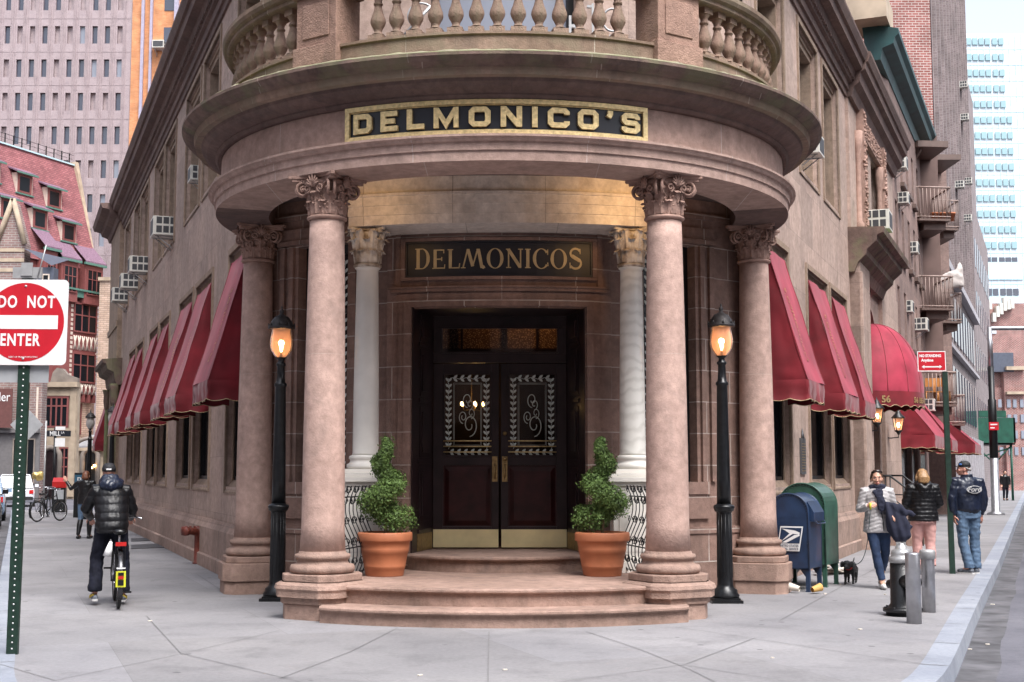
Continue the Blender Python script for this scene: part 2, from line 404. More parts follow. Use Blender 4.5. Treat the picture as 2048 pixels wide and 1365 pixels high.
def glass_dark(name, c=(.012, .013, .016), rough=.06, spec=.8):
    m, nt, b = nmat(name); N, L = nt.nodes, nt.links
    b.inputs['Base Color'].default_value = c4(c); b.inputs['Roughness'].default_value = rough; b.inputs['Specular IOR Level'].default_value = spec
    tc = N.new('ShaderNodeTexCoord'); nz = N.new('ShaderNodeTexNoise'); nz.inputs['Scale'].default_value = 1.4; L.new(tc.outputs['Object'], nz.inputs['Vector'])
    bp = N.new('ShaderNodeBump'); bp.inputs['Strength'].default_value = .12; bp.inputs['Distance'].default_value = .02; L.new(nz.outputs['Fac'], bp.inputs['Height']); L.new(bp.outputs[0], b.inputs['Normal'])
glass_dark('window_glass', rough=.12, spec=.12); glass_dark('tower_glass', (.045, .05, .075), .12); glass_dark('tower_glass_pale', (.22, .24, .29), .3)
glass_dark('hazed_cyan_glass', (.24, .38, .41), .2); glass_dark('car_glass', (.01, .012, .014), .04)  # pale tower panes: bright haze put into the glass colour
def clear_glass(name, tint, a):
    m, nt, b = nmat(name); N, L = nt.nodes, nt.links
    out = N['Material Output']; tr = N.new('ShaderNodeBsdfTransparent'); gl = N.new('ShaderNodeBsdfGlossy'); gl.inputs['Roughness'].default_value = .03
    tr.inputs[0].default_value = c4(tint); mx = N.new('ShaderNodeMixShader'); fr = N.new('ShaderNodeFresnel'); fr.inputs[0].default_value = 1.45
    L.new(fr.outputs[0], mx.inputs[0]); L.new(tr.outputs[0], mx.inputs[1]); L.new(gl.outputs[0], mx.inputs[2]); L.new(mx.outputs[0], out.inputs[0])
clear_glass('door_glass', (.75, .75, .75), 0)
m, nt, b = nmat('lamp_glass'); b.inputs['Base Color'].default_value = (.9, .62, .48, 1); b.inputs['Transmission Weight'].default_value = .8; b.inputs['Roughness'].default_value = .28; b.inputs['IOR'].default_value = 1.12
b.inputs['Emission Color'].default_value = (1, .42, .18, 1); b.inputs['Emission Strength'].default_value = .04
m, nt, b = nmat('lamp_glass_off'); b.inputs['Base Color'].default_value = (.45, .42, .40, 1); b.inputs['Roughness'].default_value = .2; b.inputs['Transmission Weight'].default_value = .3
m, nt, b = nmat('etched'); b.inputs['Base Color'].default_value = (.60, .66, .64, 1); b.inputs['Roughness'].default_value = .7
plain('flame', (1, .7, .35), .5, var=0, emit=(1, .66, .30), es=20)
plain('bulb_lit', (1, .7, .35), .5, var=0, emit=(1, .58, .20), es=9)
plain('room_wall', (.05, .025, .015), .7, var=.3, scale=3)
m, nt, b = nmat('gold_mosaic'); tc = nt.nodes.new('ShaderNodeTexCoord'); vo = nt.nodes.new('ShaderNodeTexVoronoi'); vo.inputs['Scale'].default_value = 45
nt.links.new(tc.outputs['Object'], vo.inputs['Vector']); r = ramp(nt, vo.outputs['Distance'], [(.0, (.75, .48, .26)), (.5, (.12, .06, .03))])
nt.links.new(r.outputs[0], b.inputs['Base Color']); b.inputs['Roughness'].default_value = .4
# ground
def concrete(name, c1, c2, patch=True, slab=0):
    m, nt, b = nmat(name); N, L = nt.nodes, nt.links
    tc = N.new('ShaderNodeTexCoord')
    a = N.new('ShaderNodeTexNoise'); a.inputs['Scale'].default_value = .45; a.inputs['Detail'].default_value = 5; L.new(tc.outputs['Object'], a.inputs['Vector'])
    r = ramp(nt, a.outputs['Fac'], [(.35, c1), (.65, c2)])
    f = N.new('ShaderNodeTexNoise'); f.inputs['Scale'].default_value = 22; f.inputs['Detail'].default_value = 8; f.inputs['Roughness'].default_value = .75; L.new(tc.outputs['Object'], f.inputs['Vector'])
    r2 = ramp(nt, f.outputs['Fac'], [(.3, (.82, .82, .82)), (.7, (1.12, 1.12, 1.12))])
    col = mixc(nt, 1.0, r.outputs[0], r2.outputs[0], 'MULTIPLY')
    mp = N.new('ShaderNodeMapping'); mp.inputs['Scale'].default_value = (1, 1, 1); L.new(tc.outputs['Object'], mp.inputs['Vector'])
    v = N.new('ShaderNodeTexVoronoi'); v.inputs['Scale'].default_value = 1.9; v.inputs['Randomness'].default_value = 1; L.new(mp.outputs[0], v.inputs['Vector'])
    vr = ramp(nt, v.outputs['Distance'], [(.05, (.85, .85, .85)), (.075, (0, 0, 0))])      # old gum spots
    col = mixc(nt, vr.outputs[0], col, [x * .45 for x in c1])
    s = N.new('ShaderNodeTexNoise'); s.inputs['Scale'].default_value = 1.6; s.inputs['Detail'].default_value = 9; s.inputs['Roughness'].default_value = .7; L.new(tc.outputs['Object'], s.inputs['Vector'])
    sr = ramp(nt, s.outputs['Fac'], [(.50, (0, 0, 0)), (.70, (.6, .6, .6))])
    col = mixc(nt, sr.outputs[0], col, [x * .62 for x in c1])
    if slab:
        m2 = N.new('ShaderNodeMapping'); m2.inputs['Rotation'].default_value = (0, 0, radians(-21)); m2.inputs['Location'].default_value = (.7, .4, 0); L.new(tc.outputs['Object'], m2.inputs['Vector'])
        bk = N.new('ShaderNodeTexBrick'); bk.inputs['Scale'].default_value = 1; bk.inputs['Brick Width'].default_value = slab; bk.inputs['Row Height'].default_value = slab * .8; bk.inputs['Mortar Size'].default_value = .0035
        bk.inputs['Color1'].default_value = (.90, .89, .88, 1); bk.inputs['Color2'].default_value = (1.06, 1.06, 1.07, 1); bk.inputs['Mortar'].default_value = (.78, .77, .76, 1); L.new(m2.outputs[0], bk.inputs['Vector'])
        col = mixc(nt, 1.0, col, bk.outputs['Color'], 'MULTIPLY')
    L.new(col, b.inputs['Base Color']); b.inputs['Roughness'].default_value = .8; b.inputs['Specular IOR Level'].default_value = .35
    bp = N.new('ShaderNodeBump'); bp.inputs['Strength'].default_value = .25; bp.inputs['Distance'].default_value = .008
    g = N.new('ShaderNodeTexNoise'); g.inputs['Scale'].default_value = 90; g.inputs['Detail'].default_value = 5; L.new(tc.outputs['Object'], g.inputs['Vector'])
    L.new(g.outputs['Fac'], bp.inputs['Height']); L.new(bp.outputs[0], b.inputs['Normal'])
concrete('pavement_concrete', (.215, .210, .218), (.29, .281, .285), slab=3.4)
concrete('granite_kerb', (.235, .255, .30), (.33, .35, .39))
concrete('asphalt', (.10, .10, .118), (.165, .163, .185))
plain('joint_dark', (.17, .165, .165), .9)
# far buildings
stone('skyscraper_panel', (.35, .29, .305), (.41, .345, .36), 0, 0, st=.1, pit=0)
bricks('orange_brick', (.55, .21, .08), (.62, .27, .12), (.45, .30, .2), .3, .1)
bricks('red_brick', (.20, .06, .05), (.29, .10, .085), (.42, .36, .33), .26, .10, .014)
bricks('pink_tile', (.25, .085, .09), (.34, .13, .135), (.13, .05, .06), .4, .16, .02)
bricks('striped_brick', (.20, .12, .11), (.26, .16, .14), (.3, .27, .25), .4, .14, .02)
bricks('buff_brick', (.45, .32, .24), (.55, .41, .32), (.32, .22, .17), .5, .16, .02)
bricks('lav_brick', (.185, .145, .145), (.24, .195, .19), (.28, .24, .235), .3, .11, .012)
plain('timber_red', (.22, .065, .06), .7); plain('plaster_cream', (.60, .50, .42), .8); plain('trim_green', (.09, .20, .16), .6)
plain('purple_tile', (.19, .115, .165), .7, var=.3, scale=8, bump=.4, bscale=10); plain('copper_green', (.008, .048, .048), .55, var=.4, scale=2)
plain('grey_stone', (.24, .20, .17), .85, var=.25, scale=2); plain('white_panel', (.60, .66, .70), .4, var=.04); plain('cyan_panel', (.48, .66, .72), .3, var=.05)  # white_panel carries the glass tower's hazy brightness in its colour
plain('brown_metal', (.13, .085, .07), .6); plain('brown_rail', (.30, .22, .19), .6); plain('dark_brown_wall', (.15, .095, .082), .8, var=.2, scale=2)
plain('slate', (.07, .08, .11), .6); plain('tan_stone', (.42, .33, .24), .8, var=.2, scale=2); plain('pale_blue_wall', (.40, .38, .40), .8); plain('lavender_pipe', (.36, .33, .42), .5)
plain('car_black', (.010, .010, .012), .22, coat=.6); plain('car_white', (.66, .68, .72), .25, coat=.5); plain('car_blue', (.25, .36, .50), .25, coat=.5); plain('tail_red', (.5, .01, .01), .3)
plain('banner_brown', (.12, .045, .04), .8); plain('meter_blue', (.03, .10, .16), .5); plain('shop_grey', (.14, .13, .13), .7)
plain('balloon_gold', (.62, .45, .16), .28, metal=.7, var=.2, scale=8, bump=.6, bscale=14)
plain('wood_chair', (.42, .17, .04), .5); plain('white_cloth', (.50, .45, .42), .9, bump=1, bscale=14)
plain('light_patch', (.7, .7, .7), .7)
plain('moss', (.10, .17, .04), .95, var=.5, scale=12, bump=.8, bscale=60)
plain('mud_metal', (.05, .05, .055), .25, metal=.6)
# ================================================================ the corner building
XC, YC = -.13, 17.75
aL, aR = radians(20.6), radians(22.2)
def fac(x, y, a, sgn):
    t = Vector((sgn * sin(a), cos(a), 0)); n = Vector((sgn * cos(a), -sin(a), 0))
    M = Matrix(((t.x, n.x, 0, x), (t.y, n.y, 0, y), (0, 0, 1, 0), (0, 0, 0, 1))); return M
ML = fac(-3.09, 17.3, aL, -1); MR = fac(2.91, 17.3, aR, 1)
def cylmap(cx, cy, R):
    return lambda s, y, z: (cx + (R + y) * sin(s / R), cy - (R + y) * cos(s / R), z)
def grid_wall(mb, s0, s1, z0, z1, ops, step=None, y=0.0):
    S = sorted({s0, s1} | {v for o in ops for v in o[:2]}); Z = sorted({z0, z1} | {v for o in ops for v in o[2:4]})
    if step:
        S2 = []
        for a, b in zip(S, S[1:]):
            n = max(1, int(math.ceil((b - a) / step))); S2 += [a + (b - a) * i / n for i in range(n)]
        S = S2 + [S[-1]]
    idx = {}; vs = []
    for i, a in enumerate(S):
        for k, c in enumerate(Z): idx[i, k] = len(vs); vs.append((a, y, c))
    fs = []
    for i in range(len(S) - 1):
        for k in range(len(Z) - 1):
            m, q = (S[i] + S[i + 1]) / 2, (Z[k] + Z[k + 1]) / 2
            if any(o[0] < m < o[1] and o[2] < q < o[3] for o in ops): continue
            fs.append((idx[i, k], idx[i + 1, k], idx[i + 1, k + 1], idx[i, k + 1]))
    mb.add(vs, fs)
    for o in ops:
        a, b, c, d, dep = o[:5]
        n = max(1, int((b - a) / step)) if step else 1
        for i in range(n):
            p, q = a + (b - a) * i / n, a + (b - a) * (i + 1) / n
            mb.add([(p, y, d), (q, y, d), (q, y - dep, d), (p, y - dep, d)], [(0, 1, 2, 3)])
            mb.add([(p, y, c), (q, y, c), (q, y - dep, c), (p, y - dep, c)], [(3, 2, 1, 0)])
        mb.add([(a, y, c), (a, y, d), (a, y - dep, d), (a, y - dep, c)], [(0, 1, 2, 3)])
        mb.add([(b, y, c), (b, y, d), (b, y - dep, d), (b, y - dep, c)], [(3, 2, 1, 0)])
def extrude_s(mb, prof, s0, s1, closed=True):
    n = len(prof); vs = [(s0, y, z) for y, z in prof] + [(s1, y, z) for y, z in prof]
    for i in range(n if closed else n - 1):
        j = (i + 1) % n; mb.add([vs[i], vs[j], vs[n + j], vs[n + i]], [(0, 1, 2, 3)])
    mb.add(vs[:n], [tuple(range(n))]); mb.add(vs[n:], [tuple(range(n))])
B = T('corner_building', 'brownstone corner building with a round columned portico and balustrade over its dark double door', 'building')
# ---- side walls
LOW_L = [(2.05, 4.15), (6.1, 8.25), (8.77, 10.9), (12.85, 14.8), (15.3, 17.35), (19.15, 21.05), (21.5, 23.6)]
UP_L = [(1.6, 3.7), (5.74, 7.8), (8.3, 10.5), (12.45, 14.6), (14.95, 17.05), (18.8, 20.95), (21.2, 23.15), (24.75, 26.4)]
LOW_R = [(2.05, 3.9), (5.67, 7.85), (8.25, 10.3)]
UP_R = [(1.8, 3.9), (5.3, 7.2), (7.86, 9.75)]
ZLs, ZLt, ZUs, ZUt = 1.36, 5.07, 6.76, 9.33
def side(M, s0, s1, low, up):
    w = MB(M); grid_wall(w, s0, s1, .78, 9.6, [(a, b, ZLs, ZLt, .21) for a, b in low] + [(a, b, ZUs, ZUt, .5) for a, b in up])
    w.build('wall', 'brownstone_wall', B, uv='box')
    p = MB(M); extrude_s(p, [(-.1, -.12), (.10, -.12), (.10, .66), (.055, .73), (.03, .80), (-.1, .80)], s0, s1)
    p.build('plinth', 'brownstone_plinth', B, uv='box')
    p = MB(M); extrude_s(p, [(-.1, -.13), (.135, -.13), (.135, .20), (.10, .225), (-.1, .225)], s0, s1)
    p.build('foundation_course', 'brownstone_plinth', B, uv='box')
    c = MB(M); extrude_s(c, [(-.1, 9.50), (.04, 9.50), (.05, 9.62), (.09, 9.63), (.10, 9.76), (.16, 9.79), (.17, 9.84), (.22, 9.93), (.24, 10.02), (.38, 10.06), (.40, 10.20), (.45, 10.22), (.51, 10.36), (.51, 10.42), (-.1, 10.56)], s0, s1)
    x = s0 + .1
    while x < s1 - .1:
        c.box(x, x + .09, .15, .215, 9.84, 9.93); x += .17
    c.build('roof_cornice', 'dark_cornice', B, uv='box')
    for grp, zs, zt, dep in ((low, ZLs, ZLt, .19), (up, ZUs, ZUt, .48)):
        for a, b in grp:
            t = MB(M)
            # moulded head, splayed sill and jamb lining
            t.box(a - .0, b + .0, -dep + .08, -.06, zt - .10, zt - .003); t.box(a, b, -dep + .08, -.09, zt - .20, zt - .102)
            t.add([(a, .02, zs - .07), (b, .02, zs - .07), (b, -dep + .08, zs + .10), (a, -dep + .08, zs + .10), (a, .02, zs - .10), (b, .02, zs - .10), (a, -dep + .08, zs - .1), (b, -dep + .08, zs - .1)], [(0, 1, 2, 3), (0, 1, 5, 4), (0, 3, 6, 4), (1, 2, 7, 5)])
            t.box(a - .09, a - .0, -.02, .03, zs - .1, zt + .09); t.box(b, b + .09, -.02, .03, zs - .1, zt + .09); t.box(a - .002, b + .002, -.02, .032, zt, zt + .088)
            t.box(a, a + .05, -dep + .08, -.09, zs, zt - .2); t.box(b - .05, b, -dep + .08, -.09, zs, zt - .2)
            t.build('window_surround', 'trim_stone', B, uv='box')
            f = MB(M); y0, y1 = -dep - .0, -dep + .07; m = (zs + zt) / 2
            for q in ((a + .07, a + .15, zs, zt - .2), (b - .15, b - .07, zs, zt - .2), (a + .15, b - .15, zs + .02, zs + .16), (a + .15, b - .15, zt - .3, zt - .2), (a + .15, b - .15, m - .04, m + .04)):
                f.box(q[0], q[1], y0, y1, q[2], q[3])
            fo = f.build('window', 'iron', B)
            g = MB(M); g.add([(a + .1, -dep + .02, zs), (b - .1, -dep + .02, zs), (b - .1, -dep + .02, zt - .1), (a + .1, -dep + .02, zt - .1)], [(0, 1, 2, 3)])
            g.build('pane', 'window_glass', fo)
side(ML, .9, 27.3, LOW_L, UP_L); side(MR, .9, 11.0, LOW_R, UP_R)
# left end pier with its own broken-forward cornice and bracket
p = MB(ML); p.box(27.3, 31.4, -6, .14, -.13, 10.0); p.box(26.9, 31.6, -6, .20, -.13, .8); p.box(27.3, 31.6, -6, .18, 6.3, 6.5); p.build('end_pier', 'trim_stone', B, uv='box')
p = MB(ML); extrude_s(p, [(-1, 9.75), (.2, 9.75), (.25, 9.9), (.45, 9.98), (.5, 10.1), (.72, 10.15), (.78, 10.3), (-1, 10.42)], 27.2, 31.9)
p.build('roof_cornice', 'dark_cornice', B, uv='box')
p = MB(ML); extrude_s(p, [(-.1, 4.35), (.14, 4.35), (.22, 4.5), (.25, 4.75), (.45, 4.85), (.50, 5.02), (.6, 5.05), (.62, 5.16), (-.1, 5.22)], 26.6, 30.9)
for q in (26.75, 27.3, 30.3):
    p.lathe([(.07, 3.7), (.10, 3.8), (.13, 4.0), (.12, 4.2), (.17, 4.38)], 10, (q, .2, 0)); p.lathe([(.1, .8), (.1, 1.0), (.075, 1.05), (.07, 3.7)], 10, (q, .2, 0))
p.build('side_doorcase', 'cornice_stone', B, uv='box')
# ---- right portal bay
p = MB(MR); p.box(11.0, 12.55, -.4, .22, -.13, 6.1); p.box(15.9, 19.3, -.4, .10, -.13, 6.1); p.box(10.95, 12.6, -.4, .30, -.13, .8); p.box(15.85, 19.35, -.4, .2, -.13, .8)
p.box(11.0, 11.25, -.4, .27, .8, 5.75); p.build('portal_pier', 'brownstone_wall', B, uv='box', bevel=.012)
w = MB(MR); cx, r, zsp = 14.2, 1.28, 4.08; n = 20
w.add([(12.55, 0, .1), (cx - r, 0, .1), (cx - r, 0, zsp), (12.55, 0, zsp)], [(0, 1, 2, 3)]); w.add([(cx + r, 0, .1), (15.9, 0, .1), (15.9, 0, zsp), (cx + r, 0, zsp)], [(0, 1, 2, 3)])
arc = [(cx - r * cos(pi * i / n), zsp + r * sin(pi * i / n)) for i in range(n + 1)]
w.add([(12.55, 0, zsp), (cx - r, 0, zsp), (cx - r, 0, 6.1), (12.55, 0, 6.1)], [(0, 1, 2, 3)]); w.add([(cx + r, 0, zsp), (15.9, 0, zsp), (15.9, 0, 6.1), (cx + r, 0, 6.1)], [(0, 1, 2, 3)])
for (xa, za), (xb, zb) in zip(arc, arc[1:]):
    w.add([(xa, 0, za), (xb, 0, zb), (xb, 0, 6.1), (xa, 0, 6.1)], [(0, 1, 2, 3)]); w.add([(xa, 0, za), (xb, 0, zb), (xb, -.45, zb), (xa, -.45, za)], [(3, 2, 1, 0)])
for q in (cx - r, cx + r): w.add([(q, 0, .1), (q, 0, zsp), (q, -.45, zsp), (q, -.45, .1)], [(0, 1, 2, 3)])
w.build('wall', 'brownstone_wall', B, uv='box')
d = MB(MR); d.box(cx - r, cx + r, -.5, -.4, .3, 5.4); d.box(cx - .04, cx + .04, -.42, -.36, .5, 3); d.box(cx - r, cx + r, -.42, -.34, 2.95, 3.1)
for i in range(1, 6):
    a = pi * i / 6; d.tube([(cx + .2 * cos(a), -.38, 3.95 + .2 * sin(a)), (cx + 1.2 * cos(a), -.38, 3.95 + 1.2 * sin(a))], .025, 6)
so = d.build('side_door', 'dark_wood', B)
g = MB(MR); g.box(cx - 1.0, cx - .15, -.40, -.385, 1.0, 2.8); g.box(cx + .15, cx + 1.0, -.40, -.385, 1.0, 2.8); g.build('pane', 'window_glass', so)
st = MB(MR); st.box(12.75, 15.65, -.1, .45, -.13, .55); st.box(12.75, 15.65, .452, .80, -.13, .36); st.box(12.75, 15.65, .802, 1.12, -.13, .18); st.build('side_steps', 'step_stone', B, bevel=.015)
for q in (12.9, 15.5):
    hr = MB(MR)
    hr.tube([(q, .05, 1.50), (q, .5, 1.50), (q, 1.15, .98), (q, 1.2, .8)], .022, 6); hr.tube([(q, .05, 1.05), (q, .5, 1.05), (q, 1.15, .53)], .014, 6)
    for yy, zz in ((.1, 1.5), (.5, 1.5), (1.15, .98)): hr.tube([(q, yy, 0.0), (q, yy, zz)], .016, 6)
    hr.build('handrail', 'iron', B)
bc = MB(MR); extrude_s(bc, [(-.1, 5.75), (.12, 5.75), (.2, 5.95), (.36, 6.1), (.38, 6.2), (.58, 6.38), (.6, 6.5), (.72, 6.55), (.74, 6.66), (-.1, 6.70)], 10.9, 15.9); bc.build('balcony_ledge', 'cornice_stone', B, uv='box')
w = MB(MR); grid_wall(w, 11.0, 19.3, 6.1, 9.6, [(12.98, 14.17, 6.9, 9.0, .5), (14.63, 15.9, 6.9, 9.0, .5)], y=.06)
w.box(10.97, 11.25, -.3, .064, 6.1, 9.6); w.build('wall', 'brownstone_wall', B, uv='box')
for a, b in ((12.98, 14.17), (14.63, 15.9)):
    f = MB(MR); f.box(a, b, -.44, -.38, 6.9, 6.98); f.box(a, a + .07, -.44, -.38, 6.98, 9.0); f.box(b - .07, b, -.44, -.38, 6.98, 9.0); f.box(a + .07, b - .07, -.44, -.38, 7.9, 7.98)
    fo = f.build('window', 'iron', B); g = MB(MR); g.box(a + .03, b - .03, -.48, -.43, 6.92, 8.98); g.build('pane', 'window_glass', fo)
for q in (12.35, 16.15):
    c = MB(MR); c.box(q - .12, q + .16, .0, .22, 6.72, 9.55); c.lathe([(.11, 6.72), (.11, 6.95), (.07, 7.0), (.06, 8.4), (.10, 8.7), (.12, 9.0)], 12, (q - .32, .10, 0))
    for k in range(210):
        z = random.uniform(6.8, 9.5); c.sph((q + random.uniform(-.12, .16), .22 + random.uniform(-.01, .02), z), random.uniform(.018, .042), 6, 4)
    c.build('carved_strip', 'capital_stone', B)
c = MB(MR); c.box(12.3, 16.3, .0, .16, 9.05, 9.5)
for k in range(260): c.sph((random.uniform(12.4, 16.2), .165, random.uniform(9.1, 9.45)), random.uniform(.015, .035), 6, 4)
c.build('carved_frieze', 'capital_stone', B)
c = MB(MR); extrude_s(c, [(-.1, 9.50), (.14, 9.50), (.2, 9.7), (.32, 9.8), (.34, 10.0), (.44, 10.06), (.46, 10.2), (.50, 10.22), (.56, 10.36), (.56, 10.42), (-.1, 10.56)], 10.95, 19.4); c.build('roof_cornice', 'dark_cornice', B, uv='box')
# roof slab + hidden core
rf = MB(); P = lambda M, s, y: (M @ Vector((s, y, 0)))[:2]
rf.prism([P(ML, .5, .02), P(ML, 31.4, .02), P(MR, 19.3, .02), P(MR, .5, .02)], 10.3, 10.5); rf.build('roof', 'dark_cornice', B)
# ---- the rounded nose wall (drum) under and above the porch
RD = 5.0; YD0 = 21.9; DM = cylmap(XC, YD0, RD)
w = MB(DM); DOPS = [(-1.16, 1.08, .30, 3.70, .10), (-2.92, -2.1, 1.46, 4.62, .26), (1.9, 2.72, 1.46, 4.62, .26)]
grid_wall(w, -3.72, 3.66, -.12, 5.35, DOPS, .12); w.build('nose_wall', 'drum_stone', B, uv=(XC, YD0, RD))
w = MB(DM); grid_wall(w, -3.72, 3.66, 5.9, 10.3, [(-1.05, 1.05, 6.72, 9.3, .5)], .12); w.build('nose_wall', 'brownstone_wall', B, uv=(XC, YD0, RD))
f = MB(DM); f.sbox(-1.05, 1.05, -.45, -.38, 6.72, 6.82); f.sbox(-1.05, -.95, -.45, -.38, 6.82, 9.3); f.sbox(.95, 1.05, -.45, -.38, 6.82, 9.3)
fo = f.build('window', 'iron', B); g = MB(DM); g.sbox(-1.0, 1.0, -.48, -.44, 6.78, 9.3); g.build('pane', 'tower_glass_pale', fo)
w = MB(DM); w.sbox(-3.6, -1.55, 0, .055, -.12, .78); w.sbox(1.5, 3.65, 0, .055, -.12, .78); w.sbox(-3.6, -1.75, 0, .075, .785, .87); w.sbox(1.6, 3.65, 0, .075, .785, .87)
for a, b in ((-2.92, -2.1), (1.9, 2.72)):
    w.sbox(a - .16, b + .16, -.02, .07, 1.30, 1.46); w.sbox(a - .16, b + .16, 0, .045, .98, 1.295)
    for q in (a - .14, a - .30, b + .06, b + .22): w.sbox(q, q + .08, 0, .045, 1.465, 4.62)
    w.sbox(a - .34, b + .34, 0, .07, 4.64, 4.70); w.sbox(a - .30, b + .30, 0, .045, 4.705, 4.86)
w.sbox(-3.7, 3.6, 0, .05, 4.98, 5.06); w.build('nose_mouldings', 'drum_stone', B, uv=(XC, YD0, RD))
def etched_vine(mb, x0, x1, z0, z1, step=.085, horiz=False, scale=1.0):
    """a run of etched leaves on a wavy stem in the local XZ plane"""
    L = (x1 - x0) if horiz else (z1 - z0); n = max(2, int(L / step)); pts = []
    for i in range(n * 4 + 1):
        t = i / (n * 4); w_ = .012 * sin(t * n * pi)
        pts.append((x0 + t * L, 0, z0 + w_) if horiz else (x0 + w_, 0, z0 + t * L))
    mb.tube(pts, .0035, 4)
    for i in range(n):
        t = (i + .5) / n
        for sg in (-1, 1):
            c = Vector((x0 + t * L, 0, z0)) if horiz else Vector((x0, 0, z0 + t * L))
            a = (0 if horiz else pi / 2) + sg * .75; l = .062 * scale; wd = .017 * scale
            d = Vector((cos(a), 0, sin(a))); q = Vector((-sin(a), 0, cos(a)))
            mb.add([c, c + d * l * .35 + q * wd, c + d * l * .75 + q * wd * .7, c + d * l, c + d * l * .75 - q * wd * .7, c + d * l * .35 - q * wd], [(0, 1, 2, 3, 4, 5)])
        c = (Vector((x0 + t * L, 0, z0)) if horiz else Vector((x0, 0, z0 + t * L)))
        mb.add([c + Vector((.012 * cos(k), 0, .012 * sin(k))) for k in (0, 1, 2, 3, 4, 5)], [(0, 1, 2, 3, 4, 5)])
for a, b in ((-2.92, -2.1), (1.9, 2.72)):
    f = MB(DM)
    for q in ((a, a + .08, 1.46, 4.62), (b - .08, b, 1.46, 4.62), (a + .08, b - .08, 1.46, 1.56), (a + .08, b - .08, 4.5, 4.62), (a + .08, b - .08, 3.7, 3.76), (a + .08, b - .08, 2.2, 2.24)): f.sbox(q[0], q[1], -.24, -.16, q[2], q[3])
    fo = f.build('window', 'iron', B); g = MB(DM); g.sbox(a + .06, b - .06, -.23, -.21, 1.5, 4.6); g.build('pane', 'window_glass', fo)
    e = MB(); etched_vine(e, b - .18, 0, 1.62, 4.42, .11, scale=1.3); etched_vine(e, a + .18, 0, 1.62, 4.42, .11, scale=1.3); etched_vine(e, a + .2, b - .2, 1.64, 0, .11, True, 1.2)
    e.v = [Vector(DM(p.x, p.y * .2 - .203, p.z)) for p in e.v]; e.build('etched_vine', 'etched', fo)
def rp_(R_, f): a = radians(f); return Vector((XC + R_ * sin(a), YC - R_ * cos(a), 0))
V3z = None
# ---- ring entablature of the portico
def ring(mb, prof, f0=-118, f1=118, n=96, closed=True):
    a0, a1 = radians(f0 - 90), radians(f1 - 90); k = len(prof)
    for i in range(k if closed else k - 1):
        mb.lathe([prof[i], prof[(i + 1) % k]], n, (XC, YC, 0), a0, a1, caps=False)
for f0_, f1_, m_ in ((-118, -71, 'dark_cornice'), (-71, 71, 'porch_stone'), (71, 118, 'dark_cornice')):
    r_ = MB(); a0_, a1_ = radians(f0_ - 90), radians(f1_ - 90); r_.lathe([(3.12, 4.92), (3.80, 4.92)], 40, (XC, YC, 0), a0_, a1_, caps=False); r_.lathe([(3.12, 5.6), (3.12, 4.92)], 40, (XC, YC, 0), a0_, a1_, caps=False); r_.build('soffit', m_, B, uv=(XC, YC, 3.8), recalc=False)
r_ = MB(); ring(r_, [(3.80, 4.92), (3.805, 5.03), (3.825, 5.032), (3.83, 5.12), (3.86, 5.125), (3.875, 5.15), (3.90, 5.165), (3.90, 5.19), (3.745, 5.20), (3.74, 5.60)], closed=False)
r_.build('entablature', 'porch_stone', B, uv=(XC, YC, 3.8), recalc=False)
r_ = MB(); ring(r_, [(3.745, 5.602), (3.79, 5.602), (3.82, 5.635), (3.82, 5.655), (3.86, 5.67), (3.93, 5.70), (3.985, 5.74), (4.0, 5.775)], closed=False); r_.build('bed_moulding', 'dark_cornice', B, uv=(XC, YC, 4.1), recalc=False)
r_ = MB(); ring(r_, [(4.0, 5.775), (4.02, 5.78), (4.08, 5.782), (4.095, 5.84), (4.10, 5.862)], closed=False); r_.build('corona', 'base_stone', B, uv=(XC, YC, 4.1), recalc=False)
r_ = MB(); r_.tube([rp_(4.2 + .02 * noise.noise(Vector((k * .35, 0, 0))), -118 + k * .6) + Vector((0, 0, 6.0 + .006 * noise.noise(Vector((k * .5, 3, 0))))) for k in range(394)], [(.016 + .016 * noise.noise(Vector((k * .23, 9, 0))), .016) for k in range(394)], 6, side=V3z); r_.build('moss_line', 'base_stone', B)
r_ = MB(); ring(r_, [(4.10, 5.862), (4.15, 5.872), (4.20, 5.90), (4.235, 5.935), (4.25, 5.95), (4.25, 5.985), (4.22, 6.0), (3.5, 6.09)], closed=False)
r_.build('portico_cornice', 'cornice_stone', B, uv=(XC, YC, 4.1), recalc=False)
r_ = MB(); ring(r_, [(3.36, 6.05), (3.735, 6.05), (3.735, 6.075), (3.71, 6.09), (3.71, 6.335), (3.735, 6.345), (3.735, 6.375), (3.70, 6.385), (3.36, 6.385)]); r_.build('parapet_base', 'base_stone', B, uv=(XC, YC, 3.7), recalc=False)
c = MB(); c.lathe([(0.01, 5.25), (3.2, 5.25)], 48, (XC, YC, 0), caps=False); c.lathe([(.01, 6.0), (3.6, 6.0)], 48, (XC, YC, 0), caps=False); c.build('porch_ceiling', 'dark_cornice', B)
FL, FR = (-2.10, 14.85), (1.73, 14.85); OL, OR = (-3.47, 17.92), (3.31, 17.95)
def phi_of(p): return math.degrees(atan2(p[0] - XC, -(p[1] - YC)))
def rp(R, f): a = radians(f); return Vector((XC + R * sin(a), YC - R * cos(a), 0))
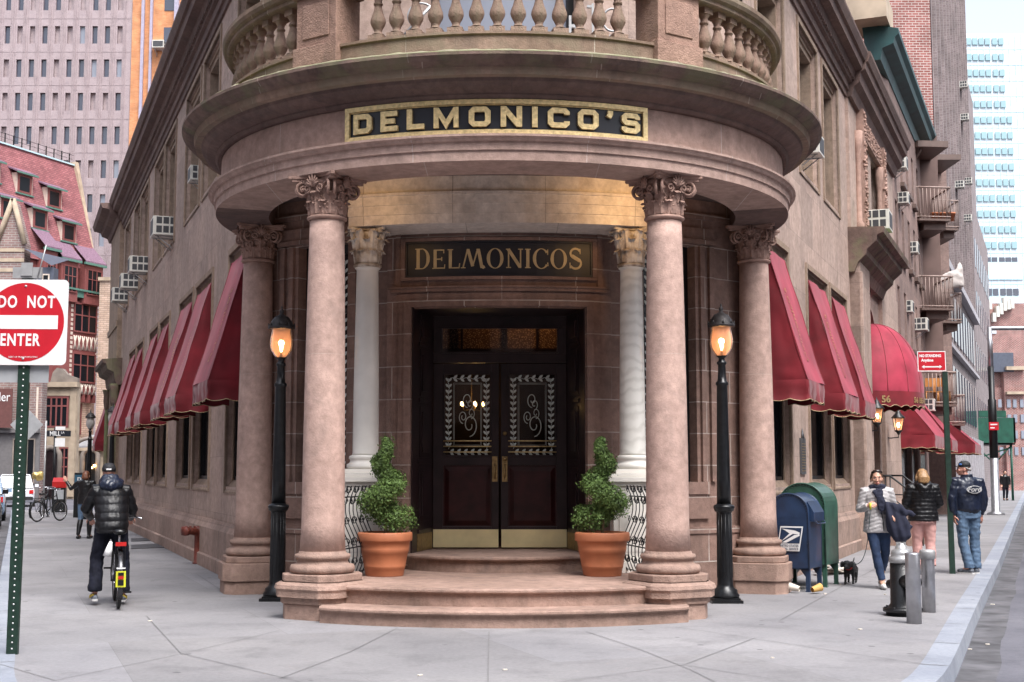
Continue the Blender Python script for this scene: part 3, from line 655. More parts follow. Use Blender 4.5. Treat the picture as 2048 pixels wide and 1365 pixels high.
# balustrade
BAL = T('x', None, None); BAL.name = 'balustrade'; BAL.parent = B
prof = [(.085, 0), (.085, .075), (.075, .09), (.05, .105), (.042, .125), (.05, .15), (.078, .20), (.088, .235), (.083, .275), (.060, .335), (.045, .39), (.040, .43), (.052, .435), (.052, .455), (.040, .462), (.045, .50), (.062, .525), (.07, .545), (.08, .55), (.08, .62)]
b0 = MB(); b0.box(-.085, .085, -.085, .085, 0, .075); b0.lathe(prof[2:-2], 14, caps=False); b0.box(-.075, .075, -.075, .075, .545, .625)
ph1, ph2 = -34.0, 32.6
angs = [-22.8 + i * (44.6 / 12) for i in range(13)] + [ph1 - 9.6 - i * 4.05 for i in range(15)] + [ph2 + 9.6 + i * 4.05 for i in range(15)]
first = None
for f in angs:
    p = rp(3.55, f)
    if first is None:
        first = b0.build('baluster', 'baluster_stone', BAL); o = first
    else: o = first.copy(); COL.objects.link(o)
    o.location = (p.x, p.y, 6.385); o.rotation_euler = (0, 0, radians(f))
r_ = MB(); ring(r_, [(3.40, 7.005), (3.68, 7.005), (3.70, 7.02), (3.70, 7.06), (3.74, 7.08), (3.76, 7.12), (3.76, 7.17), (3.72, 7.19), (3.36, 7.19), (3.36, 7.06)]); r_.build('top_rail', 'base_stone', BAL, uv=(XC, YC, 3.7), recalc=False)
for f in (ph1, ph2, ph1 - 76, ph2 + 76):
    p = rp(3.56, f); M = Matrix.Translation(p) @ Matrix.Rotation(radians(f), 4, 'Z')
    b = MB(M); b.box(-.33, .33, -.22, .24, 6.05, 6.41); b.box(-.30, .30, -.19, .22, 6.41, 6.99); b.box(-.34, .34, -.24, .25, 6.992, 7.22)
    b.box(-.2, .2, -.205, -.19, 6.5, 6.9)
    b.build('parapet_pier', 'pier_stone', BAL, bevel=.015)
# ---- columns
def leaf(mb, c, ang, z0, r0, h, w, curl, tilt=.0):
    """acanthus leaf hugging the bell, lobed, its tip rolling outwards"""
    d = Vector((cos(ang), sin(ang), 0)); s = Vector((-sin(ang), cos(ang), 0)); n = 9; rows = []
    for i in range(n):
        t = i / (n - 1)
        if t < .7: y = r0 + .02 * t + tilt * t; z = z0 + h * t / .7 * .86
        else:
            q = (t - .7) / .3 * pi * .95; y = r0 + tilt * .7 + .014 + curl * (1 - cos(q)) ; z = z0 + h * .86 + curl * .9 * sin(q)
        ww = w * (.75 + .35 * sin(t * pi)) * (1.0 + .22 * (i % 2)) * (1 if t < .8 else .75)
        rows.append((y, z, ww))
    vs = []; fs = []
    for y, z, ww in rows:
        for k, u in enumerate((-1, -.45, 0, .45, 1)):
            vs.append(Vector(c) + d * (y - abs(u) * .012 + (.010 if k == 2 else 0)) + s * (u * ww / 2) + Vector((0, 0, z)))
    for i in range(n - 1):
        for k in range(4): fs.append((i * 5 + k, i * 5 + k + 1, i * 5 + 6 + k, i * 5 + 5 + k))
    m = len(vs); vs += [v - d * .014 for v in vs]; fs += [tuple(j + m for j in q[::-1]) for q in fs]
    for i in range(n - 1):
        for k in (0, 4): fs.append((i * 5 + k, i * 5 + 5 + k, m + i * 5 + 5 + k, m + i * 5 + k))
    fs.append((m - 5, m - 4, m - 3, m - 2, m - 1, 2 * m - 1, 2 * m - 2, 2 * m - 3, 2 * m - 4, 2 * m - 5))
    mb.add(vs, fs)
def capital_mb(h, r, ab, volutes=True):
    mb = MB()
    mb.lathe([(r + .012, -.035), (r + .03, -.02), (r + .03, 0), (r + .008, .012)], 32); mb.lathe([(r, 0), (r - .005, .02), (r - .005, h * .55), (r + .03, h * .75), (r + .07, h * .86)], 32)
    if volutes:
        for k in range(8):
            leaf(mb, (0, 0, 0), k * pi / 4 + pi / 8, .015, r, h * .33, r * .62, .028)
            leaf(mb, (0, 0, 0), k * pi / 4, .02, r + .012, h * .56, r * .58, .034)
            for q in range(10):
                a = k * pi / 4 + random.uniform(-.3, .3); z = random.uniform(.08, h * .62); rr = r + .02 + random.uniform(0, .02)
                mb.sph((rr * cos(a), rr * sin(a), z), random.uniform(.008, .016), 6, 4)
        for k in range(4):
            a = k * pi / 2 + pi / 4; d = Vector((cos(a), sin(a), 0)); s = Vector((-sin(a), cos(a), 0)); R = ab * 1.18
            for sg in (-1, 1):
                pts = []; rr = []
                c0 = d * (R - .075) + Vector((0, 0, h * .66)); side = s * sg * .035
                st = (d * (r * .75) + s * sg * r * .62 + Vector((0, 0, h * .50)))
                en = c0 + side + Vector((0, 0, .085)); mid = (st + en) / 2 + Vector((0, 0, .05))
                for i in range(6):
                    t = i / 6; pts.append(st * (1 - t) ** 2 + mid * 2 * t * (1 - t) + en * t * t); rr.append(.014 + .004 * t)
                for i in range(20):
                    t = i / 19; th = pi / 2 - t * 2 * pi * 1.5; R2 = .085 * (1 - t * .78)
                    pts.append(c0 + side + d * (R2 * cos(th)) + Vector((0, 0, R2 * sin(th)))); rr.append(.018 * (1 - .4 * t))
                mb.tube(pts, rr, 6)
                mb.sph(c0 + side * 1.2, .022, 8, 6)
                pts = []; c1 = d * (r * .95) + s * sg * r * .95 * 1.0 + Vector((0, 0, h * .64))
                fn = (Vector((cos(a + sg * pi / 4), sin(a + sg * pi / 4), 0))); tn = Vector((-fn.y, fn.x, 0)) * sg
                c1 = fn * (r + .055) - tn * .09 + Vector((0, 0, h * .66))
                for i in range(16):
                    t = i / 15; th = -pi / 2 + t * 2 * pi * 1.3; R2 = .05 * (1 - t * .75)
                    pts.append(c1 + tn * (R2 * cos(th)) * 1 + Vector((0, 0, R2 * sin(th))))
                mb.tube(pts, .011, 6)
            fn = Vector((cos(k * pi / 2), sin(k * pi / 2), 0)); tn = Vector((-fn.y, fn.x, 0))
            for i in range(7):
                a2 = (i - 3) * .42; L = .12 - .012 * abs(i - 3)
                b_ = fn * (r + .05) + Vector((0, 0, h * .70))
                e_ = fn * (r + .075) + tn * (sin(a2) * L) + Vector((0, 0, h * .70 + cos(a2) * L + .02))
                mb.tube([b_, (b_ + e_) / 2 + fn * .02, e_ + fn * .01], [.008, .013, .009], 6)
    else:
        for k in range(8):
            leaf(mb, (0, 0, 0), k * pi / 4 + pi / 8, .01, r, h * .36, r * .8, .035)
            leaf(mb, (0, 0, 0), k * pi / 4, .02, r + .012, h * .68, r * .78, .042, .02)
            leaf(mb, (0, 0, 0), k * pi / 4 + pi / 8, .1, r + .02, h * .74, r * .62, .04, .06)
    # abacus: concave sides, cut corners
    for hw, z0, z1 in ((ab, h * .86, h * .93), (ab + .03, h * .93, h)):
        poly = []
        for k in range(4):
            a = k * pi / 2
            for i in range(9):
                u = -1 + 2 * i / 8; y = -(hw - .10 * (1 - u * u)); x = u * hw * .90
                poly.append((x * cos(a) - y * sin(a), x * sin(a) + y * cos(a)))
        mb.prism(poly, z0, z1)
    return mb
def oct_poly(hw, ch):
    return [(-hw + ch, -hw), (hw - ch, -hw), (hw, -hw + ch), (hw, hw - ch), (hw - ch, hw), (-hw + ch, hw), (-hw, hw - ch), (-hw, -hw + ch)]
def column(loc, rz, outer=False):
    Z0 = .485
    c = T('x', None, None, (loc[0], loc[1], 0), radians(rz)); c.name = 'column'; c.parent = B
    W = world_of(c)
    sh = MB(W); n = 14
    sh.lathe([(.245 + (.0 if i else .008), .72) if i == 0 else (.238 - .043 * (i / n) ** 1.7, .72 + .03 + (4.44 - .75) * i / n) for i in range(n + 1)], 40)
    sh.build('shaft', 'column_stone', c, uv='box')
    b = MB(W); b.lathe([(.33, Z0), (.355, Z0 + .02), (.36, Z0 + .055), (.345, Z0 + .09), (.30, Z0 + .10), (.285, Z0 + .115), (.28, Z0 + .145), (.30, Z0 + .155), (.31, Z0 + .18), (.30, Z0 + .205), (.265, Z0 + .212), (.26, Z0 + .235), (.24, Z0 + .25)], 40)
    b.build('base', 'step_stone', c)
    p = MB(W); p.prism(oct_poly(.375, .14), .40, Z0 - .002)
    for (h0, z0_, h1, z1_) in () if outer else ((.425, .24, .425, .30), (.425, .30, .44, .33), (.44, .33, .43, .37), (.43, .37, .385, .40)):
        A = oct_poly(h0, .15); C = oct_poly(h1, .15)
        p.add([(x, y, z0_) for x, y in A] + [(x, y, z1_) for x, y in C], [(i, (i + 1) % 8, 8 + (i + 1) % 8, 8 + i) for i in range(8)])
    p.prism(oct_poly(.42 if outer else .385, .14), .165, .40 if outer else .25); p.prism(oct_poly(.395 if outer else .36, .13), -.12, .164)
    p.build('pedestal', 'step_stone', c, bevel=.012)
    k = capital_mb(.46, .198, .30); k.v = [W @ (v + Vector((0, 0, 4.46))) for v in k.v]; k.build('capital', 'capital_stone', c)
    return c
column(FL, -30); column(FR, 29); column(OL, -72, True); column(OR, 72, True)
# outer columns stand on taller plain plinths
# ---- steps and landing
def arc_step(R, X0, X1, zb, zt, yb, name='step', nose=.05):
    s = MB(); n = 24; pts = []
    for z, rr in ((zb, R - nose), (zt - .055, R - nose), (zt - .05, R - .012), (zt - .035, R), (zt - .015, R), (zt, R - .015)):
        row = []
        for i in range(n + 1):
            x = X0 + (X1 - X0) * i / n; y = YC - sqrt(max(rr * rr - (x - XC) ** 2, .01)); row.append((x, y, z))
        pts.append(row)
    for a, b in zip(pts, pts[1:]):
        for i in range(n): s.add([a[i], a[i + 1], b[i + 1], b[i]], [(0, 1, 2, 3)])
    top = pts[-1]; s.add(top + [(X1, yb, zt), (X0, yb, zt)], [tuple(range(len(top) + 2))])
    for j, x in ((0, X0), (-1, X1)): s.add([r[j] for r in pts] + [(x, yb, zt), (x, yb, zb)], [tuple(range(len(pts) + 2))])
    return s.build(name, 'step_stone', B, uv='box', merge=True)
arc_step(4.02, -2.04, 1.88, -.12, .178, 15.2)
arc_step(3.64, -1.86, 1.50, .178, .366, 17.5)
arc_step(1.49, -1.32, .96, .366, .562, 18.6)
# ---- door surround, doors
s = MB(DM)
for k, (w_, y1, z1) in enumerate(((1.52, .05, 4.78), (1.42, .075, 4.70), (1.30, .05, 3.98))):
    pass
s.sbox(-1.50, -1.17, 0, .05, .366, 3.71); s.sbox(1.09, 1.42, 0, .05, .366, 3.71)
s.sbox(-1.50, 1.42, 0, .05, 3.712, 4.80)
for q, (i0, i1, y1, zt) in enumerate(((-1.26, 1.18, .085, 3.80), (-1.34, 1.26, .068, 3.88))):
    s.sbox(i0, -1.165, .05, y1, .366, 3.705 + .0); s.sbox(1.085, i1, .05, y1, .366, 3.705); s.sbox(i0, i1, .05, y1, 3.707, zt)
s.sbox(-1.44, 1.36, .05, .11, 3.90, 3.94); s.sbox(-1.46, 1.38, .05, .13, 3.942, 3.965)
for z0, z1, y1 in ((4.05, 4.09, .10), (4.555, 4.595, .10)): s.sbox(-1.30, 1.22, .05, y1, z0, z1)
s.sbox(-1.30, -1.24, .05, .10, 4.092, 4.552); s.sbox(1.16, 1.22, .05, .10, 4.092, 4.552); s.sbox(-1.38, -1.31, .05, .075, 3.97, 4.7); s.sbox(1.23, 1.30, .05, .075, 3.97, 4.7); s.sbox(-1.38, 1.30, .05, .09, 4.70, 4.75)
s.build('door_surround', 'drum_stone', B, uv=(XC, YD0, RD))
xl0, xr0, xl1, xr1, YD = -1.275, .935, -1.075, .745, 18.0
dr = T('x', None, None); dr.name = 'entrance_door'; dr.parent = B
j = MB()
for (x0, x1) in ((xl0, xl1), (xr0, xr1)):
    a, b = Vector((x0, 17.02, 0)), Vector((x1, YD, 0)); d = (b - a).normalized(); n = Vector((d.y, -d.x, 0)) * (1 if x0 < 0 else -1); L = (b - a).length
    M = Matrix(((d.x, n.x, 0, a.x), (d.y, n.y, 0, a.y), (0, 0, 1, 0), (0, 0, 0, 1)))
    j.box(0, L, -.06, 0, .562, 3.72, M)
    for z0, z1 in ((.95, 1.65), (1.78, 2.45), (2.58, 3.2), (3.3, 3.66)):
        j.box(.33, L - .2, .0, .012, z0, z1, M); j.box(.40, L - .27, .012, .03, z0 + .07, z1 - .07, M)
    for z in (.80, 1.70, 2.5, 3.24): j.box(.27, L - .14, 0, .02, z, z + .05, M)
j.box(xl0, xr0, 17.05, 18.1, 3.705, 3.75)
j.build('jamb_panels', 'dark_wood', dr, bevel=.004)
for (x0, x1) in ((xl0, xl1), (xr0, xr1)):
    kx = MB()
    a, b = Vector((x0, 17.02, 0)), Vector((x1, YD, 0)); d = (b - a).normalized(); n = Vector((d.y, -d.x, 0)) * (1 if x0 < 0 else -1); L = (b - a).length
    M = Matrix(((d.x, n.x, 0, a.x), (d.y, n.y, 0, a.y), (0, 0, 1, 0), (0, 0, 0, 1))); kx.box(.25, L - .02, .0, .008, .57, .79, M); kx.build('kick_plate', 'old_brass', dr)
tf = MB(); tf.box(xl1, xr1, 17.98, 18.08, 3.07, 3.20); tf.box(xl1, xr1, 17.98, 18.08, 3.56, 3.72); tf.box(xl1, -.95, 17.98, 18.08, 3.2, 3.56); tf.box(.615, xr1, 17.98, 18.08, 3.2, 3.56)
tf.box(-.97, .635, 17.965, 17.985, 3.535, 3.56); tf.box(-.97, .635, 17.965, 17.985, 3.2, 3.222); tf.build('transom_frame', 'dark_wood', dr, bevel=.004)
g = MB(); g.box(-.955, .62, 18.02, 18.026, 3.2, 3.56); g.build('pane', 'door_glass', dr)
xm = -.165
for sg, (a, b) in ((-1, (xl1 + .004, xm - .012)), (1, (xm + .012, xr1 - .004))):
    lf = MB(); yf0, yf1 = 17.99, 18.05; gx0, gx1 = (a + .14, b - .10) if sg < 0 else (a + .10, b - .14); gz0, gz1 = 1.80, 2.93
    lf.box(a, gx0, yf0, yf1, .575, 3.06); lf.box(gx1, b, yf0, yf1, .575, 3.06); lf.box(gx0, gx1, yf0, yf1, gz1, 3.06); lf.box(gx0, gx1, yf0, yf1, 1.68, gz0); lf.box(gx0, gx1, yf0, yf1, .575, .86)
    for q in ((gx0, gx0 + .02, gz0, gz1), (gx1 - .02, gx1, gz0, gz1), (gx0 + .02, gx1 - .02, gz0, gz0 + .02), (gx0 + .02, gx1 - .02, gz1 - .02, gz1)): lf.box(q[0], q[1], yf0 - .012, yf0, q[2], q[3])
    lo = lf.build('door_leaf', 'dark_wood', dr, bevel=.004)
    p = MB(); p.box(gx0, gx1, yf0 + .02, yf1 - .01, .86, 1.68)
    x0, x1, z0, z1, i = gx0 + .02, gx1 - .02, .88, 1.66, .06
    p.add([(x0, yf0 + .018, z0), (x1, yf0 + .018, z0), (x1, yf0 + .018, z1), (x0, yf0 + .018, z1), (x0 + i, yf0 - .012, z0 + i), (x1 - i, yf0 - .012, z0 + i), (x1 - i, yf0 - .012, z1 - i), (x0 + i, yf0 - .012, z1 - i)], [(0, 1, 5, 4), (1, 2, 6, 5), (2, 3, 7, 6), (3, 0, 4, 7), (4, 5, 6, 7)])
    p.build('door_panel', 'red_wood', dr)
    k = MB(); k.box(a + .01, b - .005, yf0 - .012, yf0 - .002, .583, .822)
    for xx in (a + .06, (a + b) / 2, b - .06):
        for zz in (.6, .805): k.sph((xx, yf0 - .013, zz), (.006, .004, .006), 6, 4)
    k.build('kick_plate', 'brass', dr)
    h = MB(); hx = (b - .055) if sg < 0 else (a + .055)
    h.box(hx - .036, hx + .036, yf0 - .01, yf0 - .002, 1.46, 1.80); h.tube([(hx, yf0 - .012, 1.50), (hx, yf0 - .06, 1.53), (hx, yf0 - .065, 1.60), (hx, yf0 - .06, 1.66), (hx, yf0 - .012, 1.69)], [.008, .011, .013, .011, .008], 8)
    h.box(hx - .012, hx + .012, yf0 - .06, yf0 - .01, 1.70, 1.715)
    if sg > 0:
        for zz in (1.765, 2.11): kb_ = MB(); kb_.tube([(hx, yf0 - .003, zz), (hx, yf0 - .025, zz)], .028, 14); kb_.build('lock', 'old_brass', dr)
    h.build('door_handle', 'old_brass', dr)
    g = MB(); g.box(gx0, gx1, yf0 + .025, yf0 + .031, gz0, gz1); g.build('pane', 'door_glass', dr)
    e = MB(); etched_vine(e, gx0 + .07, 0, gz0 + .1, gz1 - .07, .078); etched_vine(e, gx1 - .07, 0, gz0 + .1, gz1 - .07, .078); etched_vine(e, gx0 + .09, gx1 - .09, gz1 - .07, 0, .085, True, 1.1); etched_vine(e, gx0 + .05, gx1 - .05, gz0 + .055, 0, .085, True, 1.1)
    fx0, fx1, fz0, fz1 = gx0 + .135, gx1 - .135, gz0 + .14, gz1 - .135
    for o_ in (0, .014):
        x0, x1, z0, z1 = fx0 + o_, fx1 - o_, fz0 + o_, fz1 - o_
        for pa, pb in (((x0, z0), (x1, z0)), ((x1, z0), (x1, z1)), ((x1, z1), (x0, z1)), ((x0, z1), (x0, z0))): e.tube([(pa[0], 0, pa[1]), (pb[0], 0, pb[1])], .0025, 4)
    cx_, cz_ = (gx0 + gx1) / 2, (gz0 + gz1) / 2 - .08
    for (ox, oz, r0, tn, dr_, wd) in ((.03, -.06, .105, 1.3, 1, .007), (-.06, .05, .06, 1.4, -1, .006), (.05, .1, .05, 1.2, 1, .005), (0, .28, .07, 1.2, -1, .006), (.03, .22, .05, 1.1, 1, .006)):
        pts = [(cx_ + ox + dr_ * r0 * (1 - .75 * i / 24) * cos(-pi / 2 + i / 24 * 2 * pi * tn), 0, cz_ + oz + 1.5 * r0 * (1 - .75 * i / 24) * sin(-pi / 2 + i / 24 * 2 * pi * tn)) for i in range(25)]
        e.tube(pts, wd, 4)
    for v in e.v: v.y = v.y * .15 + yf0 + .022
    e.build('etched_vine', 'etched', dr)
    rb = MB()
    for zz in (1.86, 1.935, 2.01): rb = MB(); rb.tube([(gx0, yf0 - .01, zz), (gx1, yf0 - .01, zz)], .0085, 6); rb.build('push_bar', 'gold_leaf', dr)
# vestibule seen through the glass
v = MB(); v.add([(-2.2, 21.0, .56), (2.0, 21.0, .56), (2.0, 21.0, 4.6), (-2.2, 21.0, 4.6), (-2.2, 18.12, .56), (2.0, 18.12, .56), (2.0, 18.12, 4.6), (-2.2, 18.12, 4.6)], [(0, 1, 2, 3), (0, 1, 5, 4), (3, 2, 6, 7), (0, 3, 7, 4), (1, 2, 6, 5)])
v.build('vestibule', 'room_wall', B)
v = MB(); v.add([(-1.3, 19.3, 3.25), (1.1, 19.3, 3.25), (1.1, 19.32, 4.4), (-1.3, 19.32, 4.4)], [(0, 1, 2, 3)])
v.build('mosaic_panel', 'gold_mosaic', B)
v = MB()
for x in (-.75, -.1, .35): v.box(x, x + .035, 19.22, 19.27, 3.3, 4.5)
v.box(-1.2, 1.0, 19.2, 19.26, 3.24, 3.38); v.build('inner_frame', 'dark_wood', B)
# ---- marble columns and marble entablature
EM = cylmap(-.16, 22.3, 6.15)
e = MB(EM)
e.sbox(-1.93, 1.93, -.80, -.0, 4.66, 4.78); e.sbox(-1.935, 1.935, -.80, .014, 4.782, 4.90); e.sbox(-1.94, 1.94, -.80, .028, 4.902, 5.015); e.sbox(-1.945, 1.945, -.80, .055, 5.017, 5.05)
e.sbox(-1.935, 1.935, -.80, .01, 5.052, 5.36)
e.build('marble_entablature', 'marble_blocks', B, uv=(-.16, 22.3, 6.15))
e = MB(EM); e.sbox(-1.96, 1.96, -.80, .05, 5.362, 5.40); e.sbox(-1.98, 1.98, -.80, .08, 5.402, 5.45)
x = -1.95
while x < 1.95: e.sbox(x, x + .022, .05, .066, 5.366, 5.398); x += .045
e.build('marble_cornice', 'marble_blocks', B, uv=(-.16, 22.3, 6.15))
for x, mat_ in ((-1.83, 'marble'), (1.51, 'veined_marble')):
    c = T('x', None, None, (x, 16.62, 0)); c.name = 'marble_column'; c.parent = B; W = world_of(c)
    s = MB(W); s.lathe([(.172, 1.80)] + [(.163 - .025 * (i / 12) ** 1.5, 1.83 + (4.12 - 1.83) * i / 12) for i in range(13)] + [(.145, 4.14), (.16, 4.15), (.16, 4.175), (.145, 4.19)], 36); s.build('shaft', mat_, c)
    b = MB(W); b.box(-.23, .23, -.23, .23, 1.575, 1.63); b.lathe([(.215, 1.63), (.235, 1.65), (.23, 1.69), (.205, 1.70), (.19, 1.725), (.195, 1.745), (.21, 1.76), (.20, 1.79), (.17, 1.80)], 36); b.build('base', 'marble', c)
    p = MB(W); p.box(-.27, .27, -.27, .27, .55, 1.42); p.box(-.31, .31, -.31, .31, .366, .50); p.box(-.29, .29, -.29, .29, .50, .55); p.box(-.29, .29, -.29, .29, 1.42, 1.47); p.box(-.33, .33, -.33, .33, 1.47, 1.53); p.box(-.30, .30, -.30, .30, 1.53, 1.572)
    for q in ((-.2, .2, .62, 1.35),): p.box(q[0], q[1], -.278, -.268, q[2], q[3])
    p.build('pedestal', 'marble', c, bevel=.008)
    k = capital_mb(.46, .15, .205, False); k.v = [W @ (v_ + Vector((0, 0, 4.195))) for v_ in k.v]; k.build('capital', 'weathered_marble', c)
# ---- scrolled iron railings beside the landing
for sg, X0 in ((-1, -1.93), (1, 1.57)):
    r_ = MB()
    def RP(y, o, z): return (-.165 + sg * (1.83 - (y - 15.3) * .20 - o), y, z)
    for i in range(8):
        y = 15.32 + i * .14
        pts = []
        for k in range(15):
            t = k / 14; z = .40 + 1.03 * t; o = .06 + .055 * sin(t * 2 * pi)
            pts.append(RP(y + .06 * sin(t * 2 * pi), o, z))
        r_.tube(pts, .0065, 5)
        for zc, rr in ((.55, .055), (.78, .06), (1.02, .05), (1.25, .055), (1.38, .05)):
            t = (zc - .4) / 1.03; o = .06 + .055 * sin(t * 2 * pi)
            q = [RP(y + .05 * sin(t * 2 * pi) + rr * (1 - .6 * a / 12) * cos(a / 12 * 2 * pi * 1.15 + (i % 2) * pi) + (rr if i % 2 else -rr) * .9, o + .35 * rr * cos(a / 12 * 7.2), zc + rr * (1 - .6 * a / 12) * sin(a / 12 * 2 * pi * 1.15)) for a in range(13)]
            r_.tube(q, .006, 4)
    for z, o in ((.42, .06), (1.30, .02), (.72, .11)): r_.tube([RP(15.25, o, z), RP(16.45, o, z)], .008, 6)
    r_.build('scroll_railing', 'iron', B)
# ---- hidden warm uplights over the marble entablature (the photo shows their glow)
for x, dx in ((-1.93, .28), (1.66, -.42)):
    u = MB(); u.box(x - .09, x + .09, 15.25, 15.37, 4.80, 4.91); u.tube([(x, 15.35, 4.86), (x, 15.44, 4.84)], .05, 12)
    uo = u.build('floodlight', 'iron'); tag(uo, 'small black floodlight under the portico soffit behind the %s column capital' % ('left' if x < 0 else 'right'), 'lamp')
    l = bpy.data.lights.new('flood', 'SPOT'); l.energy = 5.5 if x < 0 else 15; l.color = (1, .58, .24); l.spot_size = radians(140); l.spot_blend = 1; l.shadow_soft_size = .12
    lo = bpy.data.objects.new('flood_beam', l); COL.objects.link(lo); lo.location = (x, 15.5, 4.83)
    lo.rotation_euler = (Vector((x + dx, 16.3, 5.06)) - Vector((x, 15.5, 4.83))).to_track_quat('-Z', 'Y').to_euler()
l = bpy.data.lights.new('hall', 'POINT'); l.energy = 8; l.color = (1, .55, .24); l.shadow_soft_size = .1
lo = bpy.data.objects.new('vestibule_light', l); COL.objects.link(lo); lo.location = (.3, 18.75, 4.3)
ch = T('chandelier', 'small lit chandelier glowing behind the etched door glass', 'lamp', (-.62, 20.3, 2.55)); W = world_of(ch)
c = MB(W); c.tube([(0, 0, 0), (0, 0, 1.6)], .01, 6)
for k in range(5): c.tube([(0, 0, 0), (.13 * cos(k * 1.257), .13 * sin(k * 1.257), -.03), (.18 * cos(k * 1.257), .18 * sin(k * 1.257), .04)], .008, 5)
c.build('frame', 'old_brass', ch)
for k in range(5):
    b = MB(W); b.sph((.18 * cos(k * 1.257), .18 * sin(k * 1.257), .075), (.022, .022, .035), 8, 6); b.build('bulb', 'bulb_lit', ch)
# ================================================================ lettering by strokes
def stroke(mb, pts, w, M, ext, w2=None, closed=False):
    """mitred ribbon; pts 2-D, constant width w, extruded to ext"""
    P = [Vector((p[0], p[1])) for p in pts]; n = len(P); L = []; R = []
    for i in range(n):
        a = P[i] - P[i - 1] if (i > 0 or closed) else P[i + 1] - P[i]
        b = P[(i + 1) % n] - P[i] if (i < n - 1 or closed) else a
        a = a.normalized(); b = b.normalized(); na = Vector((-a.y, a.x)); nb = Vector((-b.y, b.x)); m = (na + nb)
        if m.length < .1: m = na
        m.normalize(); k = 1 / max(.4, m.dot(na)); h = w / 2 * k
        L.append(P[i] + m * h); R.append(P[i] - m * h)
    for i in range(n if closed else n - 1):
        j = (i + 1) % n; q = [L[i], L[j], R[j], R[i]]
        vs = [M @ Vector((p.x, p.y, z)) for z in (0, ext) for p in q]
        mb.add(vs, [(4, 5, 6, 7), (0, 1, 5, 4), (1, 2, 6, 5), (2, 3, 7, 6), (3, 0, 4, 7)])
BLK = {  # squared slab letters, height 1, (width, [strokes])
 'D': (.98, [[(.13, .86), (.72, .86), (.85, .73), (.85, .27), (.72, .14), (.13, .14)], [(.14, .0), (.14, 1.0)]]),
 'E': (.86, [[(.14, 0), (.14, 1)], [(.14, .87), (.84, .87)], [(.14, .5), (.72, .5)], [(.14, .13), (.86, .13)]]),
 'L': (.84, [[(.14, 1), (.14, 0)], [(.14, .13), (.84, .13)]]),
 'M': (1.18, [[(.13, 0), (.13, 1)], [(1.05, 0), (1.05, 1)], [(.15, .93), (.59, .16), (1.03, .93)]]),
 'O': (1.02, [[(.14, .26), (.26, .14), (.76, .14), (.88, .26), (.88, .74), (.76, .86), (.26, .86), (.14, .74)]]),
 'N': (.98, [[(.13, 0), (.13, 1)], [(.85, 0), (.85, 1)], [(.16, .92), (.82, .08)]]),
 'I': (.28, [[(.14, 0), (.14, 1)]]),
 'C': (.96, [[(.90, .66), (.90, .76), (.80, .86), (.26, .86), (.14, .74), (.14, .26), (.26, .14), (.80, .14), (.90, .24), (.90, .34)]]),
 "'": (.26, [[(.13, 1.0), (.13, .84), (.05, .68)]]),
 'S': (.90, [[(.82, .70), (.82, .77), (.73, .87), (.23, .87), (.13, .77), (.13, .61), (.23, .51), (.72, .51), (.82, .41), (.82, .23), (.72, .13), (.21, .13), (.12, .22), (.12, .30)]])}
def block_word(word, size, gap, fn, w=.25, ext=.03):
    mb = MB(); tot = sum(BLK[c][0] for c in word) * size + gap * (len(word) - 1) - (0); x = -tot / 2
    for c in word:
        wd, st = BLK[c]
        for s_ in st: stroke(mb, s_, w if c != 'M' else w * .9, Matrix.Translation((x, -size / 2, 0)) @ Matrix.Diagonal((size, size, 1, 1)), ext, closed=(c == 'O'))
        x += wd * size + gap
    mb.v = [Vector(fn(v.x, v.y, v.z)) for v in mb.v]; return mb
